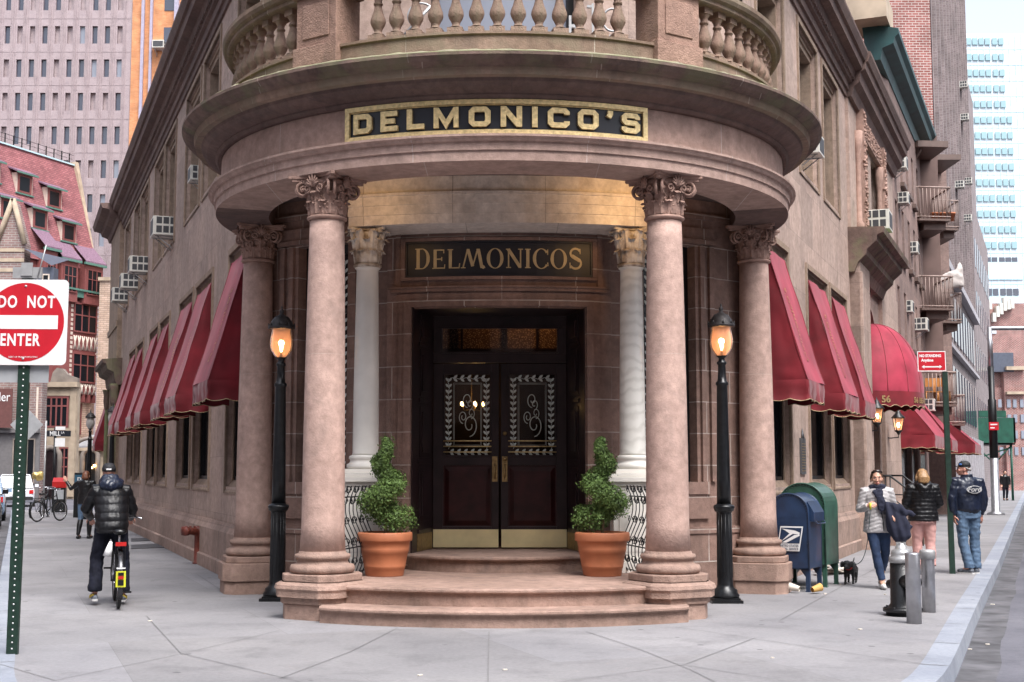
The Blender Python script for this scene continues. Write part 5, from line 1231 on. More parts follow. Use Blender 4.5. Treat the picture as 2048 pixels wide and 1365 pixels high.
def mailbox(loc, rz, label, col, W_, D_, H_, legs, blue):
    t = T('mailbox', label, 'mailbox', loc, rz); Wm = Matrix.Translation(loc) @ Matrix.Rotation(rz, 4, 'Z'); b = MB(Wm)
    n = 16; r = W_ / 2; zb = .30; poly = [(-r, zb), (r, zb)] + [(r * cos(pi * i / n), H_ - r * .92 + r * .92 * sin(pi * i / n)) for i in range(n + 1)]
    Mx = Matrix(((1, 0, 0, 0), (0, 0, 1, 0), (0, 1, 0, 0), (0, 0, 0, 1)))
    b.prism([(p[0], p[1]) for p in poly], -D_ / 2, D_ / 2, Mx); b.build('box', col, t, bevel=.012)
    rm = MB(Wm)
    for y in (-D_ / 2 - .004, D_ / 2 + .004):
        rm.tube([(p[0] * .985, y, p[1]) for p in poly], .012, 6, closed=True)
        for i in range(26):
            k = i / 26 * (len(poly)); a_, f_ = int(k), k - int(k); p, q = poly[a_ % len(poly)], poly[(a_ + 1) % len(poly)]
            rm.sph(((p[0] * (1 - f_) + q[0] * f_) * .93, y, (p[1] * (1 - f_) + q[1] * f_) * .985), .009, 6, 4)
    rm.build('rim', col, t)
    for x, sx in ((-r + .03, 1), (r - .03, -1)):
        for y in (-D_ / 2 + .03, D_ / 2 - .03):
            lg = MB(Wm); lg.box(x - .028, x + .028, y - .024, y + .024, .012, zb + .01); lg.box(x - .035, x + .035, y - .032, y + .032, 0, .012)
            g_ = x + sx * .02; lg.add([(g_, y - .008, zb), (g_ + sx * .09, y - .008, zb), (g_, y - .008, zb - .12), (g_, y + .008, zb), (g_ + sx * .09, y + .008, zb), (g_, y + .008, zb - .12)], [(0, 1, 2), (3, 4, 5), (0, 1, 4, 3), (1, 2, 5, 4), (0, 2, 5, 3)]); lg.build('leg', col, t)
    return t, Wm, r
t, Wm, r = mailbox((3.87, 18.25, 0), radians(-28), 'blue round-topped mailbox with a white eagle emblem in front of the green one', 'mail_blue', .54, .62, 1.30, 4, True)
b = MB(Wm)   # hooded drop slot on the street side
b.add([(r - .03, -.26, 1.20), (r + .06, -.26, 1.05), (r + .06, -.26, .93), (r - .03, -.26, .93), (r - .03, .26, 1.20), (r + .06, .26, 1.05), (r + .06, .26, .93), (r - .03, .26, .93)], [(0, 1, 2, 3), (4, 5, 6, 7), (0, 1, 5, 4), (1, 2, 6, 5), (2, 3, 7, 6)]); b.tube([(r + .07, -.2, .93), (r + .09, -.2, .90), (r + .09, .2, .90), (r + .07, .2, .93)], .009, 6)
b.build('drop_slot', 'mail_blue', t, bevel=.006)
y = -.62 / 2 - .018
b = MB(Wm); rp_ = []
cx, cz, hw, hh, sk = .015, .70, .155, .165, .10
def sq(u, v): return (cx + u * hw + v * .028, y, cz + v * hh)
b.add([sq(-1, -1), sq(1, -1), sq(1, 1), sq(-1, 1)], [(0, 1, 2, 3)]); b.build('emblem_plate', 'sign_white', t)
b = MB(Wm); y = y - .003
b.add([sq(-.9, -.38), sq(.9, -.38), sq(.9, .88), sq(-.9, .88)], [(0, 1, 2, 3)]); b.build('emblem_field', 'mail_blue', t)
b = MB(Wm); y = y - .003
b.add([sq(-.85, .80), sq(.35, .66), sq(.80, .50), sq(.78, .34), sq(.2, .40), sq(-.75, -.25), sq(-.1, .42), sq(-.55, .68)], [(0, 1, 2, 3, 4, 5, 6, 7)])
b.add([sq(-.65, -.33), sq(-.25, -.33), sq(.84, .26), sq(.80, .36), sq(.35, .30)], [(0, 1, 2, 3, 4)]); b.build('eagle_emblem', 'sign_white', t)
b = MB(Wm); Mt = Wm @ Matrix(((1, 0, 0, cx - .02), (0, 0, -1, y), (0, 1, 0, cz - .095), (0, 0, 0, 1))); b.f = None
b.text('UNITED STATES', Mt, .040, .0005, .95, .0006); b.text('POSTAL SERVICE', Matrix.Translation((0, 0, -.042)) @ Mt, .038, .0005, .95, .0006); b.build('lettering', 'mail_blue', t)
b = MB(Wm); b.box(-.16, .16, y + .008, y + .012, 1.0, 1.0012); b.build('label', 'mail_blue', t)
mailbox((4.22, 19.02, 0), radians(-28), 'taller green round-topped relay mailbox right behind the blue one', 'mail_green', .66, .66, 1.43, 4, False)
# litter and bags by the mailboxes
def cup(loc, rz, label, m):
    t = MB(Matrix.Translation(loc) @ Matrix.Rotation(rz, 4, 'Z') @ Matrix.Rotation(radians(78), 4, 'Y')); t.lathe([(.035, 0), (.052, .14), (.055, .145), (.05, .142), (.034, .01)], 16, caps=False); o = t.build('paper_cup', m); tag(o, label, 'litter', 'crushed paper cups'); return o
cup((3.79, 17.70, .055), 2.6, 'white crumpled paper cup lying at the foot of the blue mailbox', 'paper'); cup((3.93, 17.58, .055), .5, 'orange paper cup lying beside the white cup under the blue mailbox', 'orange_paper')
b = MB(); b.sph((4.0, 20.1, .22), (.36, .22, .20), 14, 10); b = remesh(b, .04, disp=lambda c, n: .03 * noise.noise(c * 6)); o = b.build('rubbish_bag', 'bag_dark'); tag(o, 'dark rubbish bag heaped behind the mailboxes against the wall', 'bag')
b = MB(); R = random.Random(2)
for k in range(9): b.cbox((5.0 + R.uniform(-.22, .25), 21.0 + R.uniform(-.3, .3), .02 + .035 * k * .5), (.32, .22, .012), rz=R.uniform(0, 3), rx=R.uniform(-.25, .25))
o = b.build('waste_paper', 'paper'); tag(o, 'heap of crumpled waste paper and card by the wall behind the mailboxes', 'litter')
R = random.Random(11); cnt = 0
bits = [(1215, 1178), (1205, 1163), (1010, 1341), (840, 1352), (1650, 1188), (960, 1250), (300, 1243), (460, 1139), (1545, 1317), (1940, 1300), (1975, 1290), (1930, 1190), (1985, 1210), (1720, 1260), (1770, 1190), (1950, 1180)]
for i, (px, py) in enumerate(bits):
    p = gnd(px, py, 0 if px < 1900 else -.15); b = MB(); b.cbox((p.x, p.y, p.z + .006), (R.uniform(.02, .05), R.uniform(.02, .05), .008), rz=R.uniform(0, 3)); o = b.build('litter_scrap', 'paper'); tag(o, 'tiny pale scrap of litter lying flat on the ground', 'litter', 'tiny litter scraps')
# ================================================================ signs on posts
def upost(mb, x, y, z0, z1, w=.055, tilt=0):
    mb.box(x - w / 2, x + w / 2, y - .018, y - .012, z0, z1)
    mb.box(x - w / 2, x - w / 2 + .006, y - .012, y + .018, z0, z1); mb.box(x + w / 2 - .006, x + w / 2, y - .012, y + .018, z0, z1)
loc = gnd(22, 1310); x, y = loc.x, loc.y; zc = at(49, 645, y).z; xc = at(46, 645, y).x
t = T('do_not_enter_sign', 'red and white DO NOT ENTER sign on a perforated green post at the left kerb', 'road sign', (x, y, 0)); W = Matrix.Translation((x, y, 0)) @ Matrix.Rotation(radians(.35), 4, 'Y')
p = MB(W); upost(p, 0, .03, -.05, zc + .44, .10)
p.build('post', 'green_post', t)
p = MB(W)
for k in range(int((zc + .4) / .055)):
    p.tube([(0, .011, .05 + k * .055), (0, .0105, .05 + k * .055)], .008, 6)
p.build('post_holes', 'sign_white', t)
p = MB(W); p.box(-.13, .13, .0, .03, zc + .40, zc + .50); p.box(-.05, .05, -.012, -.002, zc + .42, zc + .54)
p.tube([(.09, 0, zc + .38), (.17, -.02, zc + .70)], .006, 5); p.build('clamp', 'galv', t)
dx = xc - x
def rsq(hw, r, n=6, cx=0, cz=0):
    out = []
    for sx, sz, a0 in ((1, -1, -90), (1, 1, 0), (-1, 1, 90), (-1, -1, 180)):
        for i in range(n + 1): a = radians(a0 + 90 * i / n); out.append((cx + sx * (hw - r) + r * cos(a), cz + sz * (hw - r) + r * sin(a)))
    return out
SX = Matrix(((1, 0, 0, dx), (0, 0, -1, -.008), (0, 1, 0, zc), (0, 0, 0, 1)))
hw = .385
p = MB(W @ SX); p.prism(rsq(hw, .045), 0, .004); p.build('plate', 'sign_white', t)
p = MB(W @ SX); p.prism([(.355 * cos(2 * pi * i / 64), .355 * sin(2 * pi * i / 64)) for i in range(64)], .0045, .006); p.build('disc', 'sign_red', t)
p = MB(W @ SX); p.prism([(-.30, -.062), (.30, -.062), (.30, .062), (-.30, .062)], .0065, .008); p.text('DO NOT', W @ SX @ Matrix.Translation((0, .185, .0072)), .152, .0006, .92, .0035, sp=1.18) if False else None
q = MB(); q.text('DO  NOT', W @ SX @ Matrix.Translation((0.01, .178, .0072)), .150, .0006, .72, .0045, sp=1.15); q.text('ENTER', W @ SX @ Matrix.Translation((-.035, -.165, .0072)), .150, .0006, .72, .0045, sp=1.15)
q.text('DEPT OF TRANSPORTATION', W @ SX @ Matrix.Translation((0, -.315, .0072)), .020, .0004, 1, 0)
q.build('lettering', 'sign_white', t); p.build('bar', 'sign_white', t)
p = MB(W @ SX)
for zz in (.325, -.33): p.lathe([(.012, .004), (.011, .010), (.001, .012)], 10, (0, zz, 0))
p.build('bolt', 'galv', t)
p = MB(W); p.box(-.36, .22, .03, .036, zc - .54, zc - .385); p.build('back_plate', 'sign_back', t)
# NO STANDING sign
loc = gnd(1905, 1148); x, y = loc.x, loc.y
t = T('no_standing_sign', 'small red NO STANDING Anytime sign with a white arrow on a green post', 'road sign', (x, y, 0)); W = Matrix.Translation((x, y, 0)) @ Matrix.Rotation(radians(-.4), 4, 'Y')
p = MB(W); upost(p, 0, 0, -.03, 3.18, .085); p.build('post', 'green_post', t)
zt = at(1897, 723, y).z
SX = Matrix(((1, 0, 0, -.21), (0, 0, -1, -.03), (0, 1, 0, zt), (0, 0, 0, 1)))
p = MB(W @ SX); p.prism([(-.225, -.16), (.225, -.16), (.225, .16), (-.225, .16)], 0, .003); p.build('plate', 'sign_white', t)
p = MB(W @ SX); p.prism([(-.212, -.147), (.212, -.147), (.212, .147), (-.212, .147)], .0035, .0045); p.build('field', 'sign_red', t)
q = MB(); q.text('NO STANDING', W @ SX @ Matrix.Translation((-.02, .085, .005)), .058, .0005, .86, .003); q.text('Anytime', W @ SX @ Matrix.Translation((-.07, .015, .005)), .062, .0005, .9, .003)
A_ = [(-.16, -.09), (-.12, -.06), (-.12, -.08), (.12, -.08), (.12, -.06), (.16, -.09), (.12, -.12), (.12, -.10), (-.12, -.10), (-.12, -.12)]
q.add([W @ SX @ Vector((a, b_, .006)) for a, b_ in A_], [tuple(range(10))]); q.build('lettering', 'sign_white', t)
# standpipe on the left wall
loc = gnd(395, 1128); t = T('standpipe', 'rusty red siamese standpipe rising from the pavement at the left wall', 'standpipe', loc); W = Matrix.Translation(loc)
p = MB(W); p.lathe([(.085, 0), (.09, .02), (.065, .03), (.065, .50), (.085, .51), (.085, .56), (.06, .62), (.03, .65)], 18); p.build('pipe', 'rust_red', t)
p = MB(W); p.tube([(0, 0, .55), (-.16, -.08, .57), (-.22, -.10, .57)], [.07, .06, .06], 14); p.tube([(0, 0, .55), (-.10, -.15, .57), (-.15, -.2, .57)], [.07, .06, .06], 14)
p.tube([(-.20, -.09, .57), (-.26, -.12, .57)], .078, 14); p.tube([(-.14, -.19, .57), (-.18, -.25, .57)], .078, 14)
for k in range(3): p.tube([(-.05 - .07 * k, -.07, .62), (-.05 - .07 * k, -.07, .655)], .02, 8)
p.build('outlets', 'rust_red', t)
# cellar hatches in the left pavement
for i, (a, b_, c_, d_) in enumerate((((262, 1091), (318, 1088), (334, 1096), (262, 1099)), ((262, 1078), (296, 1077), (306, 1082), (262, 1084)))):
    pts = [gnd(*q_) for q_ in (a, b_, c_, d_)]; m = MB(); m.add([(v.x, v.y, .004) for v in pts] + [(v.x, v.y, .012) for v in pts], [(4, 5, 6, 7), (0, 1, 5, 4), (1, 2, 6, 5), (2, 3, 7, 6), (3, 0, 4, 7)])
    o = m.build('cellar_hatch', 'steel_hatch'); tag(o, ['larger dark steel cellar hatch flush in the left pavement behind the cyclist', 'smaller dark steel cellar hatch farther along the left pavement'][i], 'hatch', 'cellar hatches in the left pavement')
# ================================================================ people
def V(*a): return Vector(a)
def hand(mb, w, d, n, side=1, curl=.5, s=1.0):
    d = d.normalized(); n = (n - d * n.dot(d)).normalized(); t = d.cross(n) * side
    mb.tube([w - d * .02, w + d * .02, w + d * .055, w + d * .09], [(.022 * s, .017 * s), (.034 * s, .016 * s), (.042 * s, .015 * s), (.040 * s, .012 * s)], 12, side=t)
    for i, L in enumerate((.072, .082, .076, .060)):
        b = w + d * (.082 - .004 * abs(i - 1)) + t * ((1.5 - i) * .0215 * s); pts = [b - d * .02]; dd = d.copy(); p = b; rr = [.0095]
        for k, f in enumerate((.45, .32, .23)):
            pts.append(p); rr.append((.0098, .0092, .0085)[k] * s); dd = (dd * cos(curl * (.7 + .25 * k)) + n * sin(curl * (.7 + .25 * k))).normalized(); p = p + dd * L * f * s
        pts.append(p); rr.append(.0068 * s); mb.tube(pts, rr, 8)
    b = w + d * .018 + t * .032 * s; e = b + (d * .55 + t * .6 + n * .45).normalized() * .045; f = e + (d * .8 + t * .05 + n * .5).normalized() * .038
    mb.tube([b - d * .01 - t * .015, b, e, f], [.014, .0135, .011, .008], 8)
def head_parts(mb, c, R_, s=1.0, male=False):
    M = Matrix.Translation(c) @ R_
    def S(p, r): 
        o = len(mb.v); mb.sph((0, 0, 0), r, 16, 12)
        for i in range(o, len(mb.v)): mb.v[i] = M @ (mb.v[i] + Vector(p))
    S((0, .012, .030), (.074 * s, .093 * s, .084 * s)); S((0, -.012, -.005), (.066 * s, .078 * s, .085 * s)); S((0, -.030, -.062), (.046 * s, .052 * s, .042 * s)); S((0, -.062, -.085), (.024, .022, .018))
    for x in (-1, 1): S((x * .075 * s, .012, -.012), (.010, .020, .031)); S((x * .038, -.068, -.02), (.022, .018, .020))
    S((0, -.080, .028), (.045, .014, .012))
    a = [Vector(p) for p in ((0, -.083, .012), (0, -.098, -.015), (0, -.106, -.033), (0, -.092, -.043))]
    mb.tube([M @ p for p in a], [.009, .011, .014, .010], 8)
    S((0, -.088, -.062), (.024, .010, .007))
def face(t, c, R_, W, brow='hair_brown', sm=False):
    M = W @ Matrix.Translation(c) @ R_; b = MB(); e = MB(); l = MB(); d = MB()
    for x in (-.031, .031):
        e.tube([M @ V(x - .013, -.0785, .003), M @ V(x, -.0855, .003), M @ V(x + .013, -.0785, .003)], [(.001, .001), (.006, .006), (.001, .001)], 8)
        d.sph(M @ V(x, -.0895, .003), .0048, 8, 6); b.tube([M @ V(x - .020, -.083, .019), M @ V(x, -.092, .027), M @ V(x + .020, -.083, .021)], [.002, .0042, .002], 6)
        d.tube([M @ V(x - .015, -.082, .009), M @ V(x, -.0905, .011), M @ V(x + .015, -.082, .009)], .0016, 5)
    l.tube([M @ V(-.024, -.088, -.061), M @ V(-.008, -.098, -.058), M @ V(.008, -.098, -.058), M @ V(.024, -.088, -.061)], [.002, .0055, .0055, .002], 6)
    l.tube([M @ V(-.020, -.089, -.066), M @ V(0, -.099, -.068), M @ V(.020, -.089, -.066)], [.002, .006, .002], 6)
    e.build('eye_whites', 'eye_white', t); d.build('eyes', 'eye_dark', t); b.build('eyebrows', brow, t); l.build('lips', 'lips', t)
def RZ(a): return Matrix.Rotation(radians(a), 4, 'Z')
def RX(a): return Matrix.Rotation(radians(a), 4, 'X')
def limb(mb, pts, rr, n=14): mb.tube([Vector(p) for p in pts], rr, n)
def capend(mb, p, r): mb.sph(p, r, 12, 8)
def person(name_label, loc, rz, J, skin='skin', headR=None, hair=None, **kw):
    t = T('person', name_label, 'person', loc, radians(rz)); W = world_of(t)
    b = MB(); hR = headR or Matrix()
    pel, ch, nk, hd = J['pelvis'], J['chest'], J['neck'], J['head']
    b.tube([pel - V(0, 0, .09), pel, (pel + ch) / 2, ch, nk - V(0, 0, .06), nk, hd - V(0, -.01, .06)], [(.12, .09), (.155, .11), (.13, .095), (.155, .10), (.09, .07), (.052, .052), (.05, .052)], 16, side=V(1, 0, 0))
    for s, S in (('l', -1), ('r', 1)):
        sh, el, wr = J['sh' + s], J['el' + s], J['wr' + s]; hp, kn, an, to = J['hp' + s], J['kn' + s], J['an' + s], J['to' + s]
        limb(b, [sh - (sh - nk) * .35, sh, (sh + el) / 2, el, (el + wr) / 2, wr], [.045, .052, .044, .036, .034, .025]); limb(b, [hp + V(0, 0, .05), (hp + kn) / 2, kn, kn * .6 + an * .4, an], [.085, .075, .055, .056, .036])
        limb(b, [an + V(0, 0, -.0), an * .4 + to * .6, to], [.038, .036, .028]); 
        if 'hand' + s in J: hd_, nn, sd, cu = J['hand' + s]; hand(b, wr, hd_, nn, sd, cu)
        else: hand(b, wr, wr - el, V(0, -1, 0) if abs((wr - el).normalized().y) < .8 else V(0, 0, -1), S, .5)
    head_parts(b, hd, hR, 1.0)
    m = remesh(b, .0068, smooth=2); xform(m, W); m.build('body', skin, t, recalc=False)
    return t, W
def quilt(per, amp, axis=2, nz=.006, chev=0):
    def f(c, n):
        z = c.z + (chev * abs(c.x - 0) if chev else 0); q = abs(sin(pi * z / per)) ** .45
        return amp * (q - .6) * (1 - abs(n.z) * .7) + nz * noise.noise(c * 14) + nz * .7 * noise.noise(c * 34)
    return f
def wrinkle(a=.006, f=10, zf=1): return lambda c, n: a * noise.noise(Vector((c.x * f, c.y * f, c.z * f * zf))) + a * .6 * noise.noise(c * f * 2.7)
def wear(t, W, mb, vox, mat, name, disp=None, smooth=2):
    m = remesh(mb, vox, smooth=smooth, disp=disp); xform(m, W); return m.build(name, mat, t, recalc=False)
def shoe(mb, an, to, r=.046):
    d = (to - an); d.z = 0; d = d.normalized(); h = V(an.x, an.y, to.z)
    mb.tube([h - d * .075, h - d * .05, h + d * .03, h + d * .13, h + d * .185, h + d * .205], [(.020, .020), (r * .85, .040), (r * .9, .045), (r, .038), (r * .75, .028), (.015, .012)], 14, side=V(-d.y, d.x, 0))
def sole(mb, an, to, z, r=.05):
    d = (to - an); d.z = 0; d = d.normalized(); h = V(an.x, an.y, z); s = V(-d.y, d.x, 0)
    P = [(-.085, .022), (-.07, .038), (0, .038), (.09, .05), (.15, .046), (.20, .022)]
    poly = [h + d * a + s * w for a, w in P] + [h + d * a - s * w for a, w in P[::-1]]; n = len(poly)
    mb.add([p for p in poly] + [p + V(0, 0, .022) for p in poly], [tuple(range(n)), tuple(range(n, 2 * n))] + [(i, (i + 1) % n, n + (i + 1) % n, n + i) for i in range(n)])
def hair_cap(mb, c, R_, fr=.03, top=1.0, back=.0):
    M = Matrix.Translation(c) @ R_
    mb.v += []; o = len(mb.v); mb.sph((0, 0, 0), (.084, .098, .088), 18, 12)
    for i in range(o, len(mb.v)): mb.v[i] = M @ (mb.v[i] + V(0, .026, .040))
# ---- 1. woman with a dog, walking to the camera
J = dict(pelvis=V(0, 0, .90), chest=V(.0, 0, 1.22), neck=V(0, -.005, 1.38), head=V(.0, -.02, 1.50), shl=V(-.165, 0, 1.33), ell=V(-.235, .02, 1.06), wrl=V(-.155, -.17, 1.13), shr=V(.165, 0, 1.33), elr=V(.22, .02, 1.07), wrr=V(.12, -.19, 1.02),
         hpl=V(-.085, 0, .88), knl=V(-.045, -.08, .48), anl=V(.02, -.10, .085), tol=V(.025, -.22, .04), hpr=V(.085, 0, .88), knr=V(.09, .0, .48), anr=V(.07, .24, .17), tor=V(.08, .14, .06),
         handl=(V(.35, -.6, .15), V(.8, .2, -.3), 1, 1.25), handr=(V(.5, -.5, -.3), V(-.3, .1, -.9), -1, .7))
t, W = person('woman in light grey quilted jacket and dark scarf walking towards us with a dog', (5.05, 18.45, 0), -6, J, 'skin', RZ(-6)); wd_t, wd_W, wd_J = t, W, J
face(t, J['head'], RZ(-6), W)
h = MB(); hair_cap(h, J['head'], RZ(-6)); h.sph((.0, .10, 1.50), (.05, .045, .06), 12, 8)
for x in (-1, 1): h.tube([V(x * .072, -.02, 1.56), V(x * .079, .0, 1.50), V(x * .072, .03, 1.45)], [.014, .016, .010], 8)
wear(t, W, h, .009, 'hair_brown', 'hair', lambda c, n: .003 * noise.noise(Vector((c.x * 90, c.y * 30, c.z * 30))))
g = MB(); g.tube([W @ V(-.07, -.035, 1.585), W @ V(-.03, -.06, 1.60), W @ V(.03, -.06, 1.60), W @ V(.07, -.035, 1.585)], [.012, .020, .020, .012], 8); g.build('sunglasses', 'eye_dark', t)
b = MB(); b.tube([V(0, 0, .76), V(0, 0, .82), V(0, 0, .92), V(0, 0, 1.08), V(0, 0, 1.25), V(0, 0, 1.34), V(0, 0, 1.40), V(0, -.0, 1.43)], [(.20, .145), (.198, .15), (.185, .145), (.158, .13), (.178, .135), (.15, .11), (.085, .085), (.075, .075)], 20, side=V(1, 0, 0))
for s, S in (('l', -1), ('r', 1)): limb(b, [J['sh' + s] - V(S * .06, 0, 0), J['sh' + s], (J['sh' + s] + J['el' + s]) / 2, J['el' + s], (J['el' + s] + J['wr' + s]) / 2, J['wr' + s]], [.062, .070, .064, .056, .050, .040])
wear(t, W, b, .011, 'puffer_grey', 'jacket', quilt(.052, .010, chev=.35))
z = MB(); z.tube([W @ V(.055, -.152, .79), W @ V(.045, -.15, .95), W @ V(.02, -.142, 1.1), W @ V(.01, -.145, 1.25)], .006, 6); z.build('zip', 'iron', t)
b = MB()
for s in 'lr': limb(b, [J['hp' + s] + V(0, 0, .06), J['hp' + s] * .6 + J['kn' + s] * .4, J['kn' + s], J['kn' + s] * .55 + J['an' + s] * .45, J['an' + s] + V(0, 0, .03)], [.10, .085, .062, .063, .046])
b.tube([V(0, 0, .82), V(0, 0, .93)], [(.16, .11), (.16, .11)], 16, side=V(1, 0, 0)); wear(t, W, b, .012, 'denim_dark', 'jeans', wrinkle(.005, 12, 1.5))
b = MB()
for s in 'lr': shoe(b, J['an' + s], J['to' + s])
wear(t, W, b, .009, 'white_rubber', 'shoes')
b = MB(); b.tube([V(.09 * cos(a / 10 * 6.28), .09 * sin(a / 10 * 6.28) * .9, 1.385 + .01 * sin(a)) for a in range(10)], .036, 10, closed=True); b.tube([V(.085 * cos(a / 10 * 6.28), .085 * sin(a / 10 * 6.28) * .9 - .01, 1.345 - .02 * cos(a)) for a in range(10)], .034, 10, closed=True)
b.tube([V(-.04, -.10, 1.34), V(.01, -.15, 1.25), V(.05, -.168, 1.15), V(.06, -.17, 1.06)], [(.05, .03), (.055, .022), (.05, .018), (.055, .012)], 12, side=V(1, 0, 0)); b.tube([V(.03, -.11, 1.34), V(.0, -.165, 1.24), V(.01, -.17, 1.13), V(.02, -.17, 1.08)], [(.04, .03), (.04, .022), (.04, .018), (.04, .012)], 12, side=V(1, 0, 0))
wear(t, W, b, .010, 'navy_wool', 'scarf', wrinkle(.008, 22))
b = MB()
for k in range(16): x = .0 + k * .0065; b.tube([W @ V(x, -.172, 1.08), W @ V(x + .004 * sin(k), -.175, 1.01)], .002, 4)
b.build('scarf_fringe', 'navy_wool', t)
# dark coat draped over her arm
t = T('coat', 'dark navy coat hanging in folds over the forearm of the woman with the dog', 'coat', W @ V(.22, -.15, .7)); b = MB()
b.tube([V(.10, -.16, 1.19), V(.14, -.19, 1.10), V(.18, -.21, .98), V(.24, -.22, .85), V(.27, -.22, .72), V(.26, -.20, .60)], [(.03, .03), (.08, .06), (.13, .075), (.17, .075), (.13, .06), (.03, .03)], 20, side=V(1, 0, 0))
b.tube([V(.10, -.18, 1.12), V(.24, -.22, 1.08), V(.38, -.22, 1.03), V(.48, -.2, 1.01)], [(.07, .05), (.075, .055), (.045, .035), (.012, .012)], 16); b.tube([V(.16, -.2, .95), V(.28, -.24, .86), V(.38, -.22, .82), V(.42, -.2, .86)], [(.07, .05), (.08, .05), (.06, .04), (.02, .02)], 16)
m = remesh(b, .012, disp=lambda c, n: .016 * noise.noise(Vector((c.x * 11, c.y * 8, c.z * 5))) + .008 * sin(c.x * 60 + c.z * 14)); xform(m, W); m.build('cloth', 'navy_wool', t, recalc=False)
# dog
dl = (4.83, 19.15, 0); t = T('dog', 'small black puppy on a leash walking towards us near the mailboxes', 'dog', dl, radians(-24)); Wd = world_of(t); b = MB()
b.tube([V(0, .20, .235), V(0, .14, .24), V(0, .04, .225), V(0, -.05, .225), V(0, -.11, .235)], [(.045, .05), (.07, .075), (.068, .072), (.08, .09), (.06, .07)], 14, side=V(1, 0, 0))
b.tube([V(0, -.09, .25), V(0, -.15, .28), V(-.01, -.18, .285)], [.062, .055, .05], 12); b.sph((-.01, -.20, .285), (.062, .066, .060), 14, 10); b.tube([V(-.01, -.23, .268), V(-.012, -.285, .250), V(-.012, -.30, .247)], [.036, .028, .018], 10)
for x in (-1, 1):
    b.tube([V(-.01 + x * .052, -.19, .325), V(-.01 + x * .072, -.195, .30), V(-.01 + x * .078, -.205, .245)], [(.012, .02), (.012, .028), (.008, .016)], 10, side=V(0, 1, 0))
    f = -.03 if x < 0 else .025
    b.tube([V(x * .045, -.08, .22), V(x * .052, -.075 + f * .3, .13), V(x * .05, -.085 + f, .06), V(x * .05, -.09 + f, .022), V(x * .05, -.125 + f, .018)], [.034, .026, .018, .019, .016], 10)
    b.tube([V(x * .045, .15, .22), V(x * .055, .11, .16), V(x * .055, .17, .09), V(x * .052, .15, .03), V(x * .052, .12, .02)], [.045, .036, .02, .018, .016], 10)
b.tube([V(0, .20, .26), V(0, .27, .30), V(.01, .31, .36)], [.022, .014, .006], 8)
m = remesh(b, .008, disp=lambda c, n: .004 * noise.noise(c * 60)); xform(m, Wd); m.build('body', 'dog_black', t, recalc=False)
b = MB()
for x in (-1, 1): b.sph(Wd @ V(-.01 + x * .024, -.262, .298), .006, 8, 6)
b.sph(Wd @ V(-.012, -.315, .252), (.011, .008, .008), 8, 6); b.build('eyes_and_nose', 'eye_dark', t); b = MB(); b.tube([Wd @ V(.060 * cos(a / 12 * 6.28), -.14 + .03 * sin(a / 12 * 6.28), .265 + .055 * sin(a / 12 * 6.28)) for a in range(12)], .007, 6, closed=True); b.build('collar', 'red_plastic', t)
t = T('dog_leash', 'thin dark leash hanging from the hand of the woman down to the black puppy', 'leash', Wd @ V(0, 0, 0)); b = MB()
p0 = wd_W @ V(-.13, -.24, 1.14); p3 = Wd @ V(.02, -.13, .31); P_ = [p0, p0 + V(-.02, .1, -.55), p3 + V(.22, 0, -.12), p3]
b.tube([P_[0] * (1 - u) ** 3 + P_[1] * 3 * u * (1 - u) ** 2 + P_[2] * 3 * u * u * (1 - u) + P_[3] * u ** 3 for u in [i / 24 for i in range(25)]], .0055, 6); b.build('cord', 'leash', t)
b = MB(); b.tube([p0 + V(0, 0, .03), p0 - V(0, 0, .06)], .016, 8); b.build('grip', 'yellow', t)
# ---- 2. woman in black puffer and pink trousers, seen from behind
J = dict(pelvis=V(0, 0, .92), chest=V(0, 0, 1.24), neck=V(0, 0, 1.40), head=V(0, -.02, 1.515), shl=V(-.18, 0, 1.35), ell=V(-.26, -.02, 1.10), wrl=V(-.18, -.18, 1.0), shr=V(.18, 0, 1.35), elr=V(.26, -.02, 1.10), wrr=V(.20, -.18, 1.0),
         hpl=V(-.09, 0, .9), knl=V(-.10, -.02, .5), anl=V(-.10, .05, .09), tol=V(-.11, -.08, .04), hpr=V(.09, 0, .9), knr=V(.09, -.06, .5), anr=V(.09, -.04, .09), tor=V(.10, -.16, .04))
t, W = person('blonde woman seen from behind in a shiny black hooded puffer jacket and pink trousers', (6.42, 20.85, 0), 176, J)
h = MB(); hair_cap(h, J['head'], Matrix()); h.tube([V(0, .07, 1.56), V(0, .10, 1.50), V(0, .10, 1.43), V(0, .085, 1.395)], [(.07, .04), (.088, .05), (.085, .04), (.06, .02)], 14, side=V(1, 0, 0))
for x in (-1, 1): h.tube([V(x * .07, -.01, 1.56), V(x * .09, .02, 1.49), V(x * .085, .03, 1.41)], [.02, .026, .016], 8)
wear(t, W, h, .009, 'hair_blonde', 'hair', lambda c, n: .005 * noise.noise(Vector((c.x * 70, c.y * 40, c.z * 12))))
b = MB(); b.tube([V(0, 0, .83), V(0, 0, .88), V(0, 0, .98), V(0, 0, 1.12), V(0, 0, 1.27), V(0, 0, 1.36), V(0, 0, 1.42)], [(.235, .17), (.23, .17), (.215, .16), (.19, .145), (.205, .15), (.16, .12), (.09, .085)], 20, side=V(1, 0, 0))
b.tube([V(-.09, .03, 1.42), V(-.07, .11, 1.38), V(0, .14, 1.32), V(.07, .11, 1.38), V(.09, .03, 1.42)], [.04, .05, .06, .05, .04], 12); b.tube([V(0, .13, 1.36), V(0, .15, 1.27), V(0, .145, 1.2)], [(.10, .03), (.07, .03), (.02, .02)], 12, side=V(1, 0, 0))
